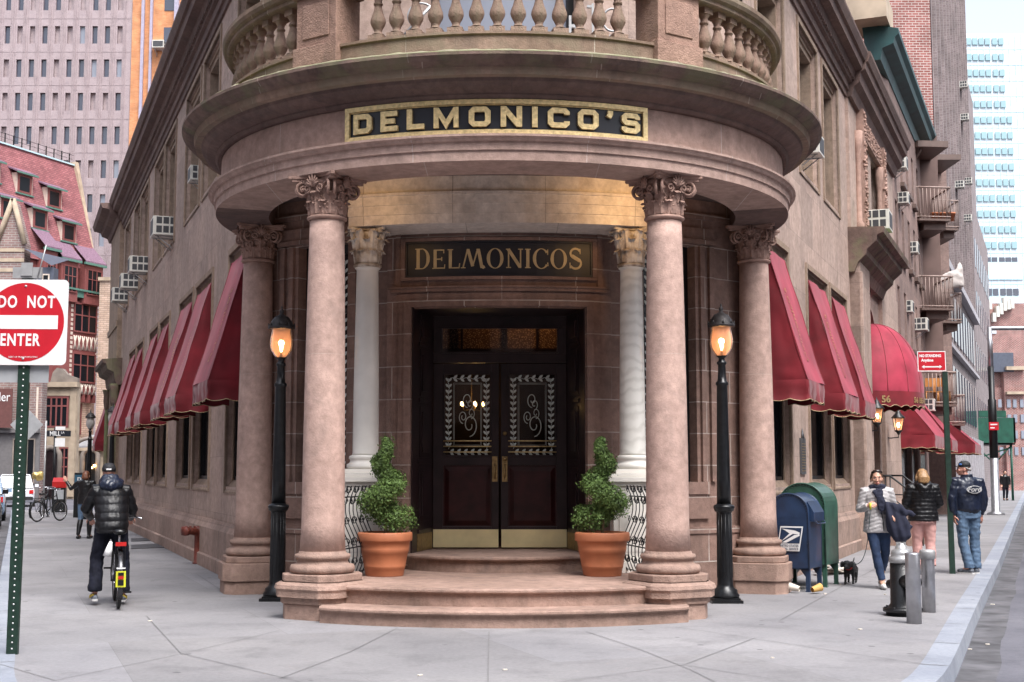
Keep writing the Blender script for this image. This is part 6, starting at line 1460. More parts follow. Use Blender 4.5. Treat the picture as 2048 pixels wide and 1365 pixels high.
for s, S in (('l', -1), ('r', 1)): limb(b, [J['sh' + s] - V(S * .06, 0, 0), J['sh' + s], (J['sh' + s] + J['el' + s]) / 2, J['el' + s], (J['el' + s] + J['wr' + s]) / 2, J['wr' + s]], [.068, .080, .075, .066, .056, .044])
wear(t, W, b, .012, 'puffer_black', 'jacket', quilt(.062, .014))
b = MB()
for s in 'lr': limb(b, [J['hp' + s] + V(0, 0, .06), J['hp' + s] * .6 + J['kn' + s] * .4, J['kn' + s], J['kn' + s] * .5 + J['an' + s] * .5, J['an' + s] + V(0, 0, .05)], [.115, .10, .078, .073, .066])
b.tube([V(0, .02, .80), V(0, .02, .95)], [(.18, .135), (.175, .12)], 16, side=V(1, 0, 0)); wear(t, W, b, .012, 'pink_cloth', 'trousers', wrinkle(.006, 12, 1.5))
b = MB()
for s in 'lr': shoe(b, J['an' + s], J['to' + s])
wear(t, W, b, .01, 'shoe_mix', 'shoes')
# ---- 3. man in navy leather jacket and jeans, from behind, head turned left
J = dict(pelvis=V(0, 0, .96), chest=V(0, 0, 1.30), neck=V(0, 0, 1.50), head=V(.035, -.03, 1.635), shl=V(-.20, 0, 1.44), ell=V(-.27, .0, 1.16), wrl=V(-.235, -.03, .90), shr=V(.20, 0, 1.44), elr=V(.27, .02, 1.16), wrr=V(.235, .02, .90),
         hpl=V(-.095, 0, .93), knl=V(-.11, -.02, .5), anl=V(-.10, .03, .09), tol=V(-.14, -.08, .045), hpr=V(.095, 0, .93), knr=V(.10, .02, .5), anr=V(.05, .10, .10), tor=V(.12, .0, .045),
         handr=(V(-.05, .05, -1), V(-.9, 0, 0), 1, .45))
hR = RZ(70)
t, W = person('man from behind in a dark blue leather jacket with oval emblem and black cap', (7.20, 21.1, 0), 186, J, 'skin_man', hR); face(t, J['head'], hR, W, 'hair_grey')
Mh = Matrix.Translation(J['head']) @ hR
b = MB(); b.lathe([(.090, .045), (.088, .07), (.075, .105), (.045, .128), (.001, .135)], 20, sxy=(.9, 1.08)); b.lathe([(.088, .03), (.090, .047)], 20, sxy=(.9, 1.08)); 
for p in b.v: p.y += .018
b.add([(-.065, -.065, .045), (-.05, -.13, .035), (0, -.155, .030), (.05, -.13, .035), (.065, -.065, .045), (-.065, -.065, .055), (-.05, -.13, .043), (0, -.155, .038), (.05, -.13, .043), (.065, -.065, .055)], [(0, 1, 2, 3, 4), (5, 6, 7, 8, 9), (0, 1, 6, 5), (1, 2, 7, 6), (2, 3, 8, 7), (3, 4, 9, 8)])
xform(b, W @ Mh); b.build('cap', 'cap_black', t)
b = MB(); b.sph((-.055, -.045, .072), (.022, .03, .016), 10, 6); b.sph((.055, -.045, .072), (.022, .03, .016), 10, 6); xform(b, W @ Mh); b.build('cap_badge', 'cap_blue', t)
b = MB()
for x in (-1, 1): b.tube([V(x * .072, .02, .03), V(x * .074, .055, .01), V(x * .05, .088, -.01)], [.008, .012, .008], 6)
b.tube([V(-.06, .085, .0), V(0, .105, -.012), V(.06, .085, .0)], [.018, .022, .018], 8); xform(b, W @ Mh); b.build('hair', 'hair_grey', t)
b = MB(); b.tube([V(0, 0, .93), V(0, 0, .955), V(0, 0, 1.0), V(0, .0, 1.12), V(0, .01, 1.32), V(0, 0, 1.44), V(0, 0, 1.52)], [(.175, .13), (.178, .135), (.215, .165), (.222, .165), (.225, .155), (.19, .125), (.085, .085)], 22, side=V(1, 0, 0))
for s, S in (('l', -1), ('r', 1)): limb(b, [J['sh' + s] - V(S * .07, 0, 0), J['sh' + s], (J['sh' + s] + J['el' + s]) / 2, J['el' + s], (J['el' + s] * .4 + J['wr' + s] * .6), J['wr' + s] + V(0, 0, .04), J['wr' + s] + V(0, 0, .01)], [.075, .088, .082, .072, .062, .044, .042])
b.tube([V(.075 * cos(a / 12 * 6.28), .075 * sin(a / 12 * 6.28), 1.535) for a in range(12)], .02, 8, closed=True)
wear(t, W, b, .012, 'navy_leather', 'jacket', wrinkle(.013, 8, .7))
# oval emblem with script on the back
def back_pt(x, z): return V(x, .172 + .01 * 0 - .35 * x * x, z)
el = MB(); n = 40; ex, ez = -.045 + 0, 1.30
cxl = -.04
def ov(rx, rz_, y): return [back_pt(cxl + rx * cos(6.283 * i / n), 1.315 + rz_ * sin(6.283 * i / n)) + V(0, y, 0) for i in range(n)]
el.poly([W @ p for p in ov(.125, .060, .012)]); el.build('emblem', 'sign_white', t); el = MB(); el.poly([W @ p for p in ov(.115, .051, .015)]); el.build('emblem_field', 'navy_leather', t)
el = MB(); el.text('Ford', Matrix(), .105, .0005, 1.1, .003)
L_ = el.v; el.v = [W @ (back_pt(cxl - v.x, 1.315 + v.y) + V(0, .018, 0)) for v in [Vector((p.x + p.y * .25, p.y, 0)) for p in L_]]; el.build('emblem_script', 'sign_white', t)
b = MB()
for s in 'lr': limb(b, [J['hp' + s] + V(0, 0, .06), J['hp' + s] * .6 + J['kn' + s] * .4, J['kn' + s], J['kn' + s] * .5 + J['an' + s] * .5, J['an' + s] + V(0, 0, .04), J['an' + s] + V(0, 0, -.01)], [.115, .098, .080, .078, .078, .072])
b.tube([V(0, .01, .86), V(0, .01, 1.0)], [(.175, .13), (.168, .12)], 16, side=V(1, 0, 0)); wear(t, W, b, .012, 'denim', 'jeans', wrinkle(.010, 11, 1.8))
b = MB(); c = MB()
for s in 'lr': shoe(b, J['an' + s], J['to' + s], .05); sole(c, J['an' + s], J['to' + s], .0)
wear(t, W, b, .009, 'shoe_mix', 'shoes'); xform(c, W); c.build('soles', 'white_rubber', t)
# ---- 4. far walking woman, black jacket and boots, arm raised
J = dict(pelvis=V(0, 0, .90), chest=V(0, 0, 1.22), neck=V(0, 0, 1.38), head=V(0, -.02, 1.49), shl=V(-.17, 0, 1.33), ell=V(-.24, .0, 1.08), wrl=V(-.22, -.12, .88), shr=V(.17, 0, 1.33), elr=V(.36, -.05, 1.18), wrr=V(.50, -.10, 1.36),
         hpl=V(-.08, 0, .88), knl=V(-.10, -.06, .48), anl=V(-.11, .0, .09), tol=V(-.12, -.13, .04), hpr=V(.08, 0, .88), knr=V(.10, .0, .48), anr=V(.11, .12, .10), tor=V(.12, .0, .04), handr=(V(.5, -.1, .9), V(0, -1, 0), 1, .3))
t, W = person('far woman walking away in black jacket and tall black boots, one arm raised', (-10.2, 31.9, 0), 180, J)
h = MB(); hair_cap(h, J['head'], Matrix()); h.tube([V(0, .07, 1.54), V(0, .09, 1.44), V(0, .08, 1.40)], [(.07, .04), (.085, .045), (.06, .03)], 12, side=V(1, 0, 0)); wear(t, W, h, .012, 'hair_auburn', 'hair')
b = MB(); b.tube([V(0, 0, .82), V(0, 0, .95), V(0, 0, 1.12), V(0, 0, 1.27), V(0, 0, 1.36), V(0, 0, 1.40)], [(.19, .14), (.18, .14), (.16, .125), (.18, .13), (.14, .11), (.08, .08)], 18, side=V(1, 0, 0))
for s, S in (('l', -1), ('r', 1)): limb(b, [J['sh' + s] - V(S * .06, 0, 0), J['sh' + s], (J['sh' + s] + J['el' + s]) / 2, J['el' + s], J['wr' + s]], [.06, .068, .06, .052, .042])
wear(t, W, b, .014, 'leather_black', 'jacket', wrinkle(.008, 9))
b = MB(); c = MB()
for s in 'lr':
    limb(b, [J['hp' + s] + V(0, 0, .06), (J['hp' + s] + J['kn' + s]) / 2, J['kn' + s], J['kn' + s] * .8 + J['an' + s] * .2], [.10, .085, .062, .055]); limb(c, [J['kn' + s] - V(0, 0, .03), J['kn' + s] * .6 + J['an' + s] * .4, J['an' + s] + V(0, 0, .02), J['an' + s]], [.066, .066, .046, .045]); shoe(c, J['an' + s], J['to' + s])
b.tube([V(0, 0, .84), V(0, 0, .93)], [(.155, .11), (.155, .11)], 14, side=V(1, 0, 0)); wear(t, W, b, .014, 'denim', 'jeans'); wear(t, W, c, .012, 'leather_black', 'boots')
# ---- 5. distant dark pedestrian under the shed
J = dict(pelvis=V(0, 0, .90), chest=V(0, 0, 1.22), neck=V(0, 0, 1.40), head=V(0, -.02, 1.52), shl=V(-.19, 0, 1.35), ell=V(-.26, .0, 1.08), wrl=V(-.24, -.05, .86), shr=V(.19, 0, 1.35), elr=V(.26, -.0, 1.08), wrr=V(.24, -.05, .86),
         hpl=V(-.09, 0, .88), knl=V(-.10, -.06, .48), anl=V(-.10, .0, .09), tol=V(-.11, -.13, .04), hpr=V(.09, 0, .88), knr=V(.10, .0, .48), anr=V(.10, .10, .10), tor=V(.10, -.02, .04))
t, W = person('distant pedestrian in dark clothes under the green sidewalk shed', (27.2, 73.5, 0), 0, J)
b = MB(); b.tube([V(0, 0, .70), V(0, 0, .95), V(0, 0, 1.12), V(0, 0, 1.30), V(0, 0, 1.42)], [(.21, .15), (.2, .15), (.19, .14), (.2, .14), (.08, .08)], 16, side=V(1, 0, 0))
for s, S in (('l', -1), ('r', 1)): limb(b, [J['sh' + s], J['el' + s], J['wr' + s]], [.075, .06, .045])
wear(t, W, b, .02, 'leather_black', 'coat'); b = MB()
for s in 'lr': limb(b, [J['hp' + s], J['kn' + s], J['an' + s]], [.10, .07, .055]); shoe(b, J['an' + s], J['to' + s])
wear(t, W, b, .02, 'trousers_navy', 'trousers'); h = MB(); hair_cap(h, J['head'], Matrix()); wear(t, W, h, .015, 'cap_black', 'hat')
# ---- bicycles
def bicycle(loc, rz, label, rack=True, group='parked bicycles on the left pavement'):
    """wheels in the YZ plane, front towards +Y; origin under the rear hub"""
    t = T('bicycle', label, 'bicycle', loc, rz, group); W = world_of(t)
    for nm, y in (('rear_wheel', 0), ('front_wheel', 1.05)):
        w = MB(W); c = V(0, y, .335); w.tube([c + V(0, .31 * cos(a / 40 * 6.283), .31 * sin(a / 40 * 6.283)) for a in range(40)], .022, 8, closed=True); wo = w.build(nm, 'rubber', t)
        w = MB(W); w.tube([c + V(0, .285 * cos(a / 40 * 6.283), .285 * sin(a / 40 * 6.283)) for a in range(40)], .010, 6, closed=True)
        for k in range(18): a = k * 6.283 / 18; w.tube([c + V(.018 if k % 2 else -.018, 0, 0), c + V(0, .285 * cos(a), .285 * sin(a))], .0015, 4)
        w.tube([c - V(.035, 0, 0), c + V(.035, 0, 0)], .02, 10); w.build('rim', 'chrome', wo)
    f = MB(W); bb = V(0, .44, .30); st = V(0, .26, .74); hdT = V(0, .86, .82); hdB = V(0, .90, .68); rh = V(0, 0, .335); fh = V(0, 1.05, .335)
    f.tube([bb, st], .016, 8); f.tube([st - V(0, 0, .06), hdT], .015, 8); f.tube([bb, hdB], .018, 8); f.tube([hdT + V(0, -.02, .08), hdB], .019, 8)
    for x in (-1, 1): f.tube([rh + V(x * .06, 0, 0), bb + V(x * .03, -.04, 0)], .009, 6); f.tube([rh + V(x * .06, 0, 0), st + V(x * .015, 0, -.05)], .008, 6); f.tube([fh + V(x * .05, 0, 0), V(x * .04, .96, .66), hdB + V(x * .02, 0, 0)], .010, 6)
    f.build('frame', 'iron', t)
    s = MB(W); s.tube([V(0, .10, .875), V(0, .16, .885), V(0, .26, .88), V(0, .36, .875)], [(.05, .03), (.085, .035), (.05, .03), (.02, .02)], 12, side=V(1, 0, 0)); s.build('saddle', 'leather_black', t); s = MB(W); s.tube([st, V(0, .23, .86)], .012, 8); s.build('seat_post', 'chrome', t)
    h = MB(W); h.tube([V(-.28, .68, 1.02), V(-.20, .80, 1.04), V(0, .85, 1.03), V(.20, .80, 1.04), V(.28, .68, 1.02)], .011, 8); h.tube([hdT + V(0, -.02, .08), V(0, .85, 1.03)], .013, 8); h.build('handlebar', 'chrome', t)
    m = MB(W); m.tube([V(0, .36 * cos(a), .335 + .36 * sin(a)) for a in [radians(d_) for d_ in range(10, 215, 12)]], [(.030, .006)] * len(range(10, 215, 12)), 8, side=V(1, 0, 0)); m.build('mudguard', 'mud_metal', t)
    p = MB(W); p.tube([bb - V(.08, 0, 0), bb + V(.08, 0, 0)], .014, 8); p.tube([bb + V(.07, 0, 0), bb + V(.075, -.08, -.14)], .009, 6); p.tube([bb + V(-.07, 0, 0), bb + V(-.075, .08, .14)], .009, 6); p.box(.07, .16, .33, .38, .15, .17); p.box(-.16, -.07, .5, .56, .43, .45)
    p.tube([bb + V(.045, 0, .0) + V(0, .09 * cos(a / 16 * 6.283), .09 * sin(a / 16 * 6.283)) for a in range(16)], .005, 4, closed=True); p.build('crankset', 'iron', t)
    p = MB(W)
    for x in (-1, 1): p.tube([V(x * .05, -.16, .74), V(x * .055, .20, .73)], .007, 5); p.tube([V(x * .05, -.12, .74), V(x * .06, 0, .335)], .005, 5)
    p.box(-.06, .06, -.17, .12, .742, .748); p.build('rack', 'iron', t)
    return t, W
t, W = bicycle((XY(231, 15.45), 15.72, 0), radians(19), 'black city bicycle with chrome mudguard and yellow rear plate ridden by the man in black', group='')

b = MB(W); b.box(-.055, .055, -.375, -.36, .28, .46); b.box(-.012, .012, -.36, -.30, .30, .40); b.build('reflector_plate', 'yellow', t)
b = MB(W); b.box(-.032, .032, -.382, -.376, .30, .36); b.box(-.032, .032, -.382, -.376, .41, .445); b.build('plate_insert', 'iron', t)
b = MB(W); b.box(-.03, .03, -.387, -.376, .37, .405); b.box(-.06, .06, -.19, -.165, .735, .78); b.build('rear_light', 'red_plastic', t)
b = MB(W); b.box(-.05, .05, -.36, -.355, .485, .50)
b.tube([V(-.11, -.12, .78), V(-.13, -.16, .70), V(-.15, -.15, .62)], [.02, .04, .05], 8); b.build('bag_tag', 'white_plastic', t)
bw, _ = bicycle((-15.0, 42.2, 0), radians(-22), 'parked bicycle with pale fork leaning by the left kerb, the nearer of two')
dup(bw, (-16.5, 46.9, 0), radians(8), 'parked bicycle chained to a thin pole beside the red newspaper box, the farther of two')
# ---- 6. cyclist from behind
cl = (XY(222, 16.1), 16.2, 0)
J = dict(pelvis=V(0, 0, .94), chest=V(.02, -.12, 1.26), neck=V(.04, -.2, 1.45), head=V(.065, -.24, 1.575), shl=V(-.17, -.15, 1.37), ell=V(-.27, -.26, 1.12), wrl=V(-.25, -.52, 1.02), shr=V(.22, -.15, 1.37), elr=V(.36, -.24, 1.14), wrr=V(.30, -.52, 1.02),
         hpl=V(-.09, 0, .92), knl=V(-.16, -.16, .52), anl=V(-.17, -.02, .12), tol=V(-.18, -.16, .07), hpr=V(.10, 0, .92), knr=V(.19, -.12, .54), anr=V(.20, .02, .14), tor=V(.22, -.12, .09))
t, W = person('cyclist from behind in a black hooded puffer jacket and cap on the left pavement', cl, 196, J, 'skin_man'); jc = J
b = MB(); b.lathe([(.094, .02), (.096, .055), (.085, .095), (.05, .122), (.001, .13)], 20, c=(J['head'].x, J['head'].y + .015, J['head'].z)); b.build; xform(b, W); b.build('cap', 'cap_black', t)
b = MB(); b.box(-.035, .035, .108, .112, .04, .058, Matrix.Translation(J['head'])); xform(b, W); b.build('cap_strap', 'sign_white', t)
b = MB(); b.tube([V(0, .03, .86), V(0, .03, .90), V(.0, .0, 1.0), V(.01, -.06, 1.14), V(.02, -.13, 1.30), V(.03, -.18, 1.40), V(.04, -.20, 1.47)], [(.205, .16), (.215, .17), (.225, .17), (.228, .165), (.235, .155), (.18, .125), (.09, .085)], 22, side=V(1, 0, 0))
for s, S in (('l', -1), ('r', 1)): limb(b, [J['sh' + s] - V(S * .07, 0, 0), J['sh' + s], (J['sh' + s] + J['el' + s]) / 2, J['el' + s], (J['el' + s] + J['wr' + s]) / 2, J['wr' + s]], [.075, .088, .083, .074, .062, .046])
wear(t, W, b, .012, 'puffer_black', 'jacket', quilt(.10, .018, nz=.004))
b = MB(); b.tube([V(-.10, -.16, 1.47), V(-.07, -.06, 1.44), V(.03, -.02, 1.41), V(.13, -.06, 1.44), V(.16, -.16, 1.47)], [.05, .062, .075, .062, .05], 12); b.tube([V(.05, -.12, 1.55), V(.04, -.06, 1.46), V(.03, -.03, 1.34)], [(.11, .04), (.15, .07), (.07, .03)], 14, side=V(1, 0, 0))
wear(t, W, b, .011, 'navy_leather', 'hood', wrinkle(.012, 12))
b = MB()
for s in 'lr': limb(b, [J['hp' + s] + V(0, 0, .06), J['hp' + s] * .6 + J['kn' + s] * .4, J['kn' + s], J['kn' + s] * .5 + J['an' + s] * .5, J['an' + s] + V(0, 0, .06), J['an' + s] + V(0, 0, .03)], [.125, .112, .095, .092, .098, .094])
b.tube([V(0, .02, .85), V(0, .02, .98)], [(.19, .15), (.18, .13)], 16, side=V(1, 0, 0)); wear(t, W, b, .012, 'trousers_navy', 'trousers', wrinkle(.010, 9, 1.4))
b = MB(); c = MB(); d_ = MB()
for s in 'lr':
    shoe(b, J['an' + s], J['to' + s], .05); sole(c, J['an' + s], J['to' + s], J['to' + s].z - .035)
    for k in range(3): d_.tube([J['to' + s] + V(-.05, .16 - .03 * k, .0 + .012 * k), J['to' + s] + V(0, .20 - .03 * k, .04 + .008 * k), J['to' + s] + V(.05, .16 - .03 * k, .0 + .012 * k)], .007, 5)
wear(t, W, b, .009, 'shoe_mix', 'shoes'); xform(c, W); c.build('soles', 'white_rubber', t); xform(d_, W); d_.build('shoe_stripes', 'shoe_yellow', t); t.scale = (.87, .94, 1)
# ================================================================ vehicles
def car(loc, rz, label, col, kind='suv', L=4.6, Wd=1.85, H=1.65, group='cars parked on the left street'):
    t = T('parked_car', label, 'car', loc, rz, group); W = world_of(t); hw = Wd / 2
    zb = H * .58
    # rear bumper at y=0, front at y=L
    st = [(0, .30, zb * .80, .84), (.05, .26, zb * .92, .93), (.35, .22, zb, .98), (L * .35, .20, zb * 1.02, 1), (L * .62, .20, zb * 1.0, 1), (L * .80, .22, zb * .92, .97), (L * .95, .26, zb * .80, .90), (L, .34, zb * .66, .78)]
    b = MB(W); rows = []
    for y, z0, z1, k in st:
        w = hw * k; rows.append([(-w * .94, y, z0), (-w, y, z0 + .15), (-w, y, (z0 + z1) / 2), (-w * .96, y, z1 - .04), (-w * .88, y, z1), (0, y, z1 + .03), (w * .88, y, z1), (w * .96, y, z1 - .04), (w, y, (z0 + z1) / 2), (w, y, z0 + .15), (w * .94, y, z0)])
    n = 11; b.add([p for r in rows for p in r], [(i * n + k, i * n + (k + 1) % n, (i + 1) * n + (k + 1) % n, (i + 1) * n + k) for i in range(len(rows) - 1) for k in range(n)] + [tuple(range(n)), tuple((len(rows) - 1) * n + k for k in range(n))], True)
    b.build('body', col, t)
    y0, y1 = (.12, L * .72); r0, r1 = (.45, L * .52)
    g = MB(W); A = [(-hw * .88, y0, zb), (hw * .88, y0, zb), (hw * .88, y1, zb), (-hw * .88, y1, zb)]; C = [(-hw * .70, r0, H - .04), (hw * .70, r0, H - .04), (hw * .70, r1, H - .04), (-hw * .70, r1, H - .04)]
    g.add(A + C, [(0, 1, 5, 4), (1, 2, 6, 5), (2, 3, 7, 6), (3, 0, 4, 7)]); g.build('window', 'car_glass', t)
    g = MB(W); g.box(-hw * .72, hw * .72, r0 - .05, r1 + .05, H - .045, H)
    for (a, c) in zip(A, C): g.tube([a, c], .035, 6)
    for y in (L * .25, L * .48): g.tube([(-hw * .885, y, zb), (-hw * .715, y, H - .04)], .03, 6); g.tube([(hw * .885, y, zb), (hw * .715, y, H - .04)], .03, 6)
    g.build('roof', col, t, bevel=.015)
    for y in (L * .19, L * .80):
        for x in (-1, 1):
            w = MB(W); w.tube([(x * (hw - .20), y, .33), (x * (hw + .005), y, .33)], .33, 24); wo = w.build('wheel', 'rubber', t); w = MB(W); w.tube([(x * (hw - .02), y, .33), (x * (hw + .012), y, .33)], [.21, .19], 18); w.build('rim', 'galv', wo)
    for x in (-1, 1): w = MB(W); w.box(x * hw * .80 - .10, x * hw * .80 + .10, -.02, .06, zb * .70, zb * .90); w.build('tail_light', 'tail_red', t)
    w = MB(W); w.box(-.26, .26, -.022, .0, .55, .68); w.build('number_plate', 'sign_white', t); w = MB(W)
    for x in (-1, 1): w.box(x * (hw + .1) - .09, x * (hw + .1) + .09, L * .62, L * .66, zb + .02, zb + .16)
    w.build('mirror', col, t); w = MB(W); w.box(-hw * .9, hw * .9, -.06, .1, .34, .50); w.build('bumper', 'rubber', t); return t
rd = radians(20.4)
car((-16.05, 39.3, -.15), rd, 'black car parked at the extreme left edge beside the pavement', 'car_black', H=1.75)
car((-18.6, 46.4, -.15), rd, 'light blue car mostly hidden behind the sign post and a parked bicycle', 'car_blue')
car((-24.4, 65.5, -.15), rd, 'white car parked just left of the red newspaper box', 'car_white', H=1.6)
car((30.3, 88, -.15), radians(-20), 'white van far down the right street past the green shed', 'car_white', L=5, H=2.1, group='vehicles far down the right street')
car((31.6, 97, -.15), radians(-20), 'dark car far down the right street seen under the green shed', 'car_black', group='vehicles far down the right street')
# ================================================================ far buildings and street things
def spx(M, px, off=0):            # distance along a facade frame where a survey column lands
    ox, oy = M[0][3] + M[0][1] * off, M[1][3] + M[1][1] * off; u = (px - 1024) / FPX / (CT)   # near the horizon
    k = u
    return (k * oy - ox) / (M[0][0] - k * M[1][0])
def zs(M, s, py, off=0): return ZY(py, (M @ Vector((s, off, 0))).y)
def Mfront(X, Y): return Matrix(((1, 0, 0, X), (0, -1, 0, Y), (0, 0, 1, 0), (0, 0, 0, 1)))
def glaze(M, parent, a, b, z0, z1, mat='window_glass', frame='timber_red', fw=.07, cols=1, rows=(), off=0.0, dep=.12):
    f = MB(M); f.box(a - fw, a, off - .02, off + .05, z0 - fw, z1 + fw); f.box(b, b + fw, off - .02, off + .05, z0 - fw, z1 + fw); f.box(a, b, off - .02, off + .05, z1, z1 + fw); f.box(a, b, off - .02, off + .07, z0 - fw, z0)
    for k in range(1, cols): x = a + (b - a) * k / cols; f.box(x - fw * .4, x + fw * .4, off - .02, off + .04, z0, z1)
    for r_ in rows: z = z0 + (z1 - z0) * r_; f.box(a, b, off - .02, off + .042, z - fw * .4, z + fw * .4)
    o = f.build('window', frame, parent); g = MB(M); g.box(a, b, off - .03, off + .005, z0, z1); g.build('pane', mat, o); return o
# ---- pale skyscraper
SK = T('skyscraper', 'pale pinkish concrete office tower with rows of narrow dark windows behind the left street', 'building', (-60, 150, 0)); xr = XY(237, 150) ; MS = Mfront(0, 150)
wx = [xr - 1.0 - 1.455 * k for k in range(12)]; wz = [24.3 + 3.98 * k for k in range(9)]
w = MB(MS); grid_wall(w, xr - 20.5, xr, 0, 75, [(x - .62, x, z - 1.05, z + 1.05, .35) for x in wx[:11] for z in wz]); w.box(xr - 20.5, xr, -25, -.4, 0, 75)
w.build('wall', 'skyscraper_panel', SK, uv='box')
w = MB(MS)
for x in wx: w.box(x + .34, x + .40, 0, .10, 0, 75); w.box(x + .10, x + .14, 0, .05, 0, 75); w.box(x + .62, x + .66, 0, .05, 0, 75) if x < xr - 1.2 else None
for z in wz: w.box(xr - 20.5, xr, .0, .03, z - 2.06, z - 2.0)
w.build('rib', 'skyscraper_panel', SK, uv='box')
R = random.Random(3); proto = {}
for x in wx[:11]:
    for z in wz:
        k = R.choice((0, 0, 0, 1, 2, 3, 0, 4))
        if k not in proto:
            b = MB(); b.box(-.62, 0, -.03, .0, -1.05, 1.05); o = b.build('window', 'tower_glass' if k != 4 else 'tower_glass_pale', SK)
            if k in (1, 2, 3): me_ = o.data; b = MB(); b.box(-.62, 0, -.03, .0, -1.05, 1.05); b.box(-.6, -.02, -.06, -.035, (1.0, .2, -.3, .6)[k], 1.05); me_.clear_geometry(); me_.from_pydata([tuple(v) for v in b.v], [], b.q); me_.materials.append(MATS['tower_glass_pale']); me_.polygons.foreach_set('material_index', [0] * 6 + [1] * 6); me_.update(); proto[k] = o
        else: o = proto[k].copy(); COL.objects.link(o)
        o.location = (x, 150.33, z)
# ---- orange brick tower with pipes
OB = T('orange_tower', 'orange brick tower with pale vertical strips rising behind the left side of the restaurant roof', 'building', (-30, 112, 0)); MO = Mfront(0, 112); x0 = XY(238.5, 112); P = 112 / FPX
b = MB(MO); b.box(x0, x0 + 16, -16, 0, 0, 62); b.build('wall', 'orange_brick', OB, uv='box')
b = MB(MO); b.box(x0 + 20 * P, x0 + 26 * P, 0, .25, 0, 62); b.box(x0 + 38 * P, x0 + 43 * P, 0, .3, 0, 62); b.box(x0 + 88 * P, x0 + 97 * P, 0, .4, 0, 62); b.build('pale_strip', 'lavender_pipe', OB)
b = MB(MO)
for k in range(10): b = MB(MO); b.box(x0 + 66 * P, x0 + 86 * P, 0, .05, 22 + 3.9 * k, 24.4 + 3.9 * k); b.build('window', 'tower_glass', OB)
put_ac(MO, x0 + 60 * P, ZY(102, 112), 'white air conditioner high on the orange brick tower beside the roof edge', .05, 1.6)
# ---- red and pink gabled house with steep tiled roof
MRd = fac(at(0, 400, 96).x, 96, aR, 1)
S = lambda px: spx(MRd, px)
RD_ = T('gabled_house', 'tall reddish half-timbered house with a steep pink tiled roof and dormers on the left', 'building', MRd @ Vector((0, 0, 0)))
sA, sB = S(-60), S(187); ze = zs(MRd, sB, 545); zr = zs(MRd, S(150), 322, -3)
b = MB(MRd); b.box(sA, sB, -9, 0, -.15, ze); b.build('wall', 'plaster_red' if 'plaster_red' in MATS else 'timber_red', RD_, uv='box')
b = MB(MRd); b.add([(sA, .25, ze), (sB, .25, ze), (sB, -2.6, zr), (sA, -2.6, zr), (sA, -9, ze), (sB, -9, ze), (sA, -6.5, zr), (sB, -6.5, zr)], [(0, 1, 2, 3), (1, 5, 7, 2), (3, 2, 7, 6), (0, 4, 6, 3), (5, 4, 6, 7)]); b.build('roof', 'pink_tile', RD_, uv='box')
b = MB(MRd); b.box(sA, sB, -2.72, -2.45, zr, zr + .12); b.build('ridge_flashing', 'cyan_panel', RD_)
b = MB(MRd); b.add([(sB, .35, ze - 1.5), (sB + .35, .35, ze - 1.5), (sB + .35, -2.4, zr + .35), (sB, -2.4, zr + .35), (sB, -3.8, zr + .35), (sB + .35, -3.8, zr + .35), (sB, -5, ze), (sB + .35, -5, ze)], [(0, 1, 2, 3), (3, 2, 5, 4), (0, 3, 4, 6), (1, 7, 5, 2), (4, 5, 7, 6)]); b.build('parapet', 'tan_stone', RD_)
b = MB(MRd)
s_ = sA
while s_ < sB: b.box(s_, s_ + .07, -2.7, -2.63, zr + .1, zr + .95); s_ += .9
b.tube([(sA, -2.67, zr + .9), (sB, -2.67, zr + .9)], .02, 4); b.tube([(sA, -2.67, zr + .55), (sB, -2.67, zr + .55)], .015, 4); b.build('roof_railing', 'iron', RD_)
def slope_y(z): return .25 - 2.85 * (z - ze) / (zr - ze)
for px, py in ((123, 397), (66, 368), (2, 341), (138, 466), (82, 440), (19, 419)):
    s_ = S(px); z = zs(MRd, s_, py, -1.3); y = slope_y(z - .75) + .05; w2 = .85
    D = T('x', None, None); D.name = 'dormer'; D.parent = RD_
    b = MB(MRd); b.box(s_ - w2, s_ + w2, y - 1.8, y, z - .8, z + .75); b.build('cheek', 'plaster_cream', D)
    b = MB(MRd); b.add([(s_ - w2 - .25, y + .3, z + .72), (s_ + w2 + .25, y + .3, z + .72), (s_ + w2 + .25, y - 1.2, z + 1.35), (s_ - w2 - .25, y - 1.2, z + 1.35), (s_ - w2 - .25, y + .3, z + .84), (s_ + w2 + .25, y + .3, z + .84), (s_ + w2 + .25, y - 1.2, z + 1.47), (s_ - w2 - .25, y - 1.2, z + 1.47)], [(0, 1, 2, 3), (4, 5, 6, 7), (0, 1, 5, 4), (1, 2, 6, 5), (0, 3, 7, 4)]); b.build('tiled_hood', 'purple_tile', D)
    b = MB(MRd); b.box(s_ - w2 - .28, s_ + w2 + .28, y + .28, y + .36, z + .66, z + .78); b.box(s_ - w2 - .1, s_ + w2 + .1, y, y + .12, z - .9, z - .8); b.build('trim', 'trim_green', D)
    b = MB(MRd); b.box(s_ - w2 + .1, s_ + w2 - .1, y, y + .05, z - .74, z + .66); b.build('window_frame', 'timber_red', D); b = MB(MRd); b.box(s_ - w2 + .3, s_ + w2 - .35, y + .052, y + .06, z - .6, z + .5); b.build('pane', 'window_glass', D)
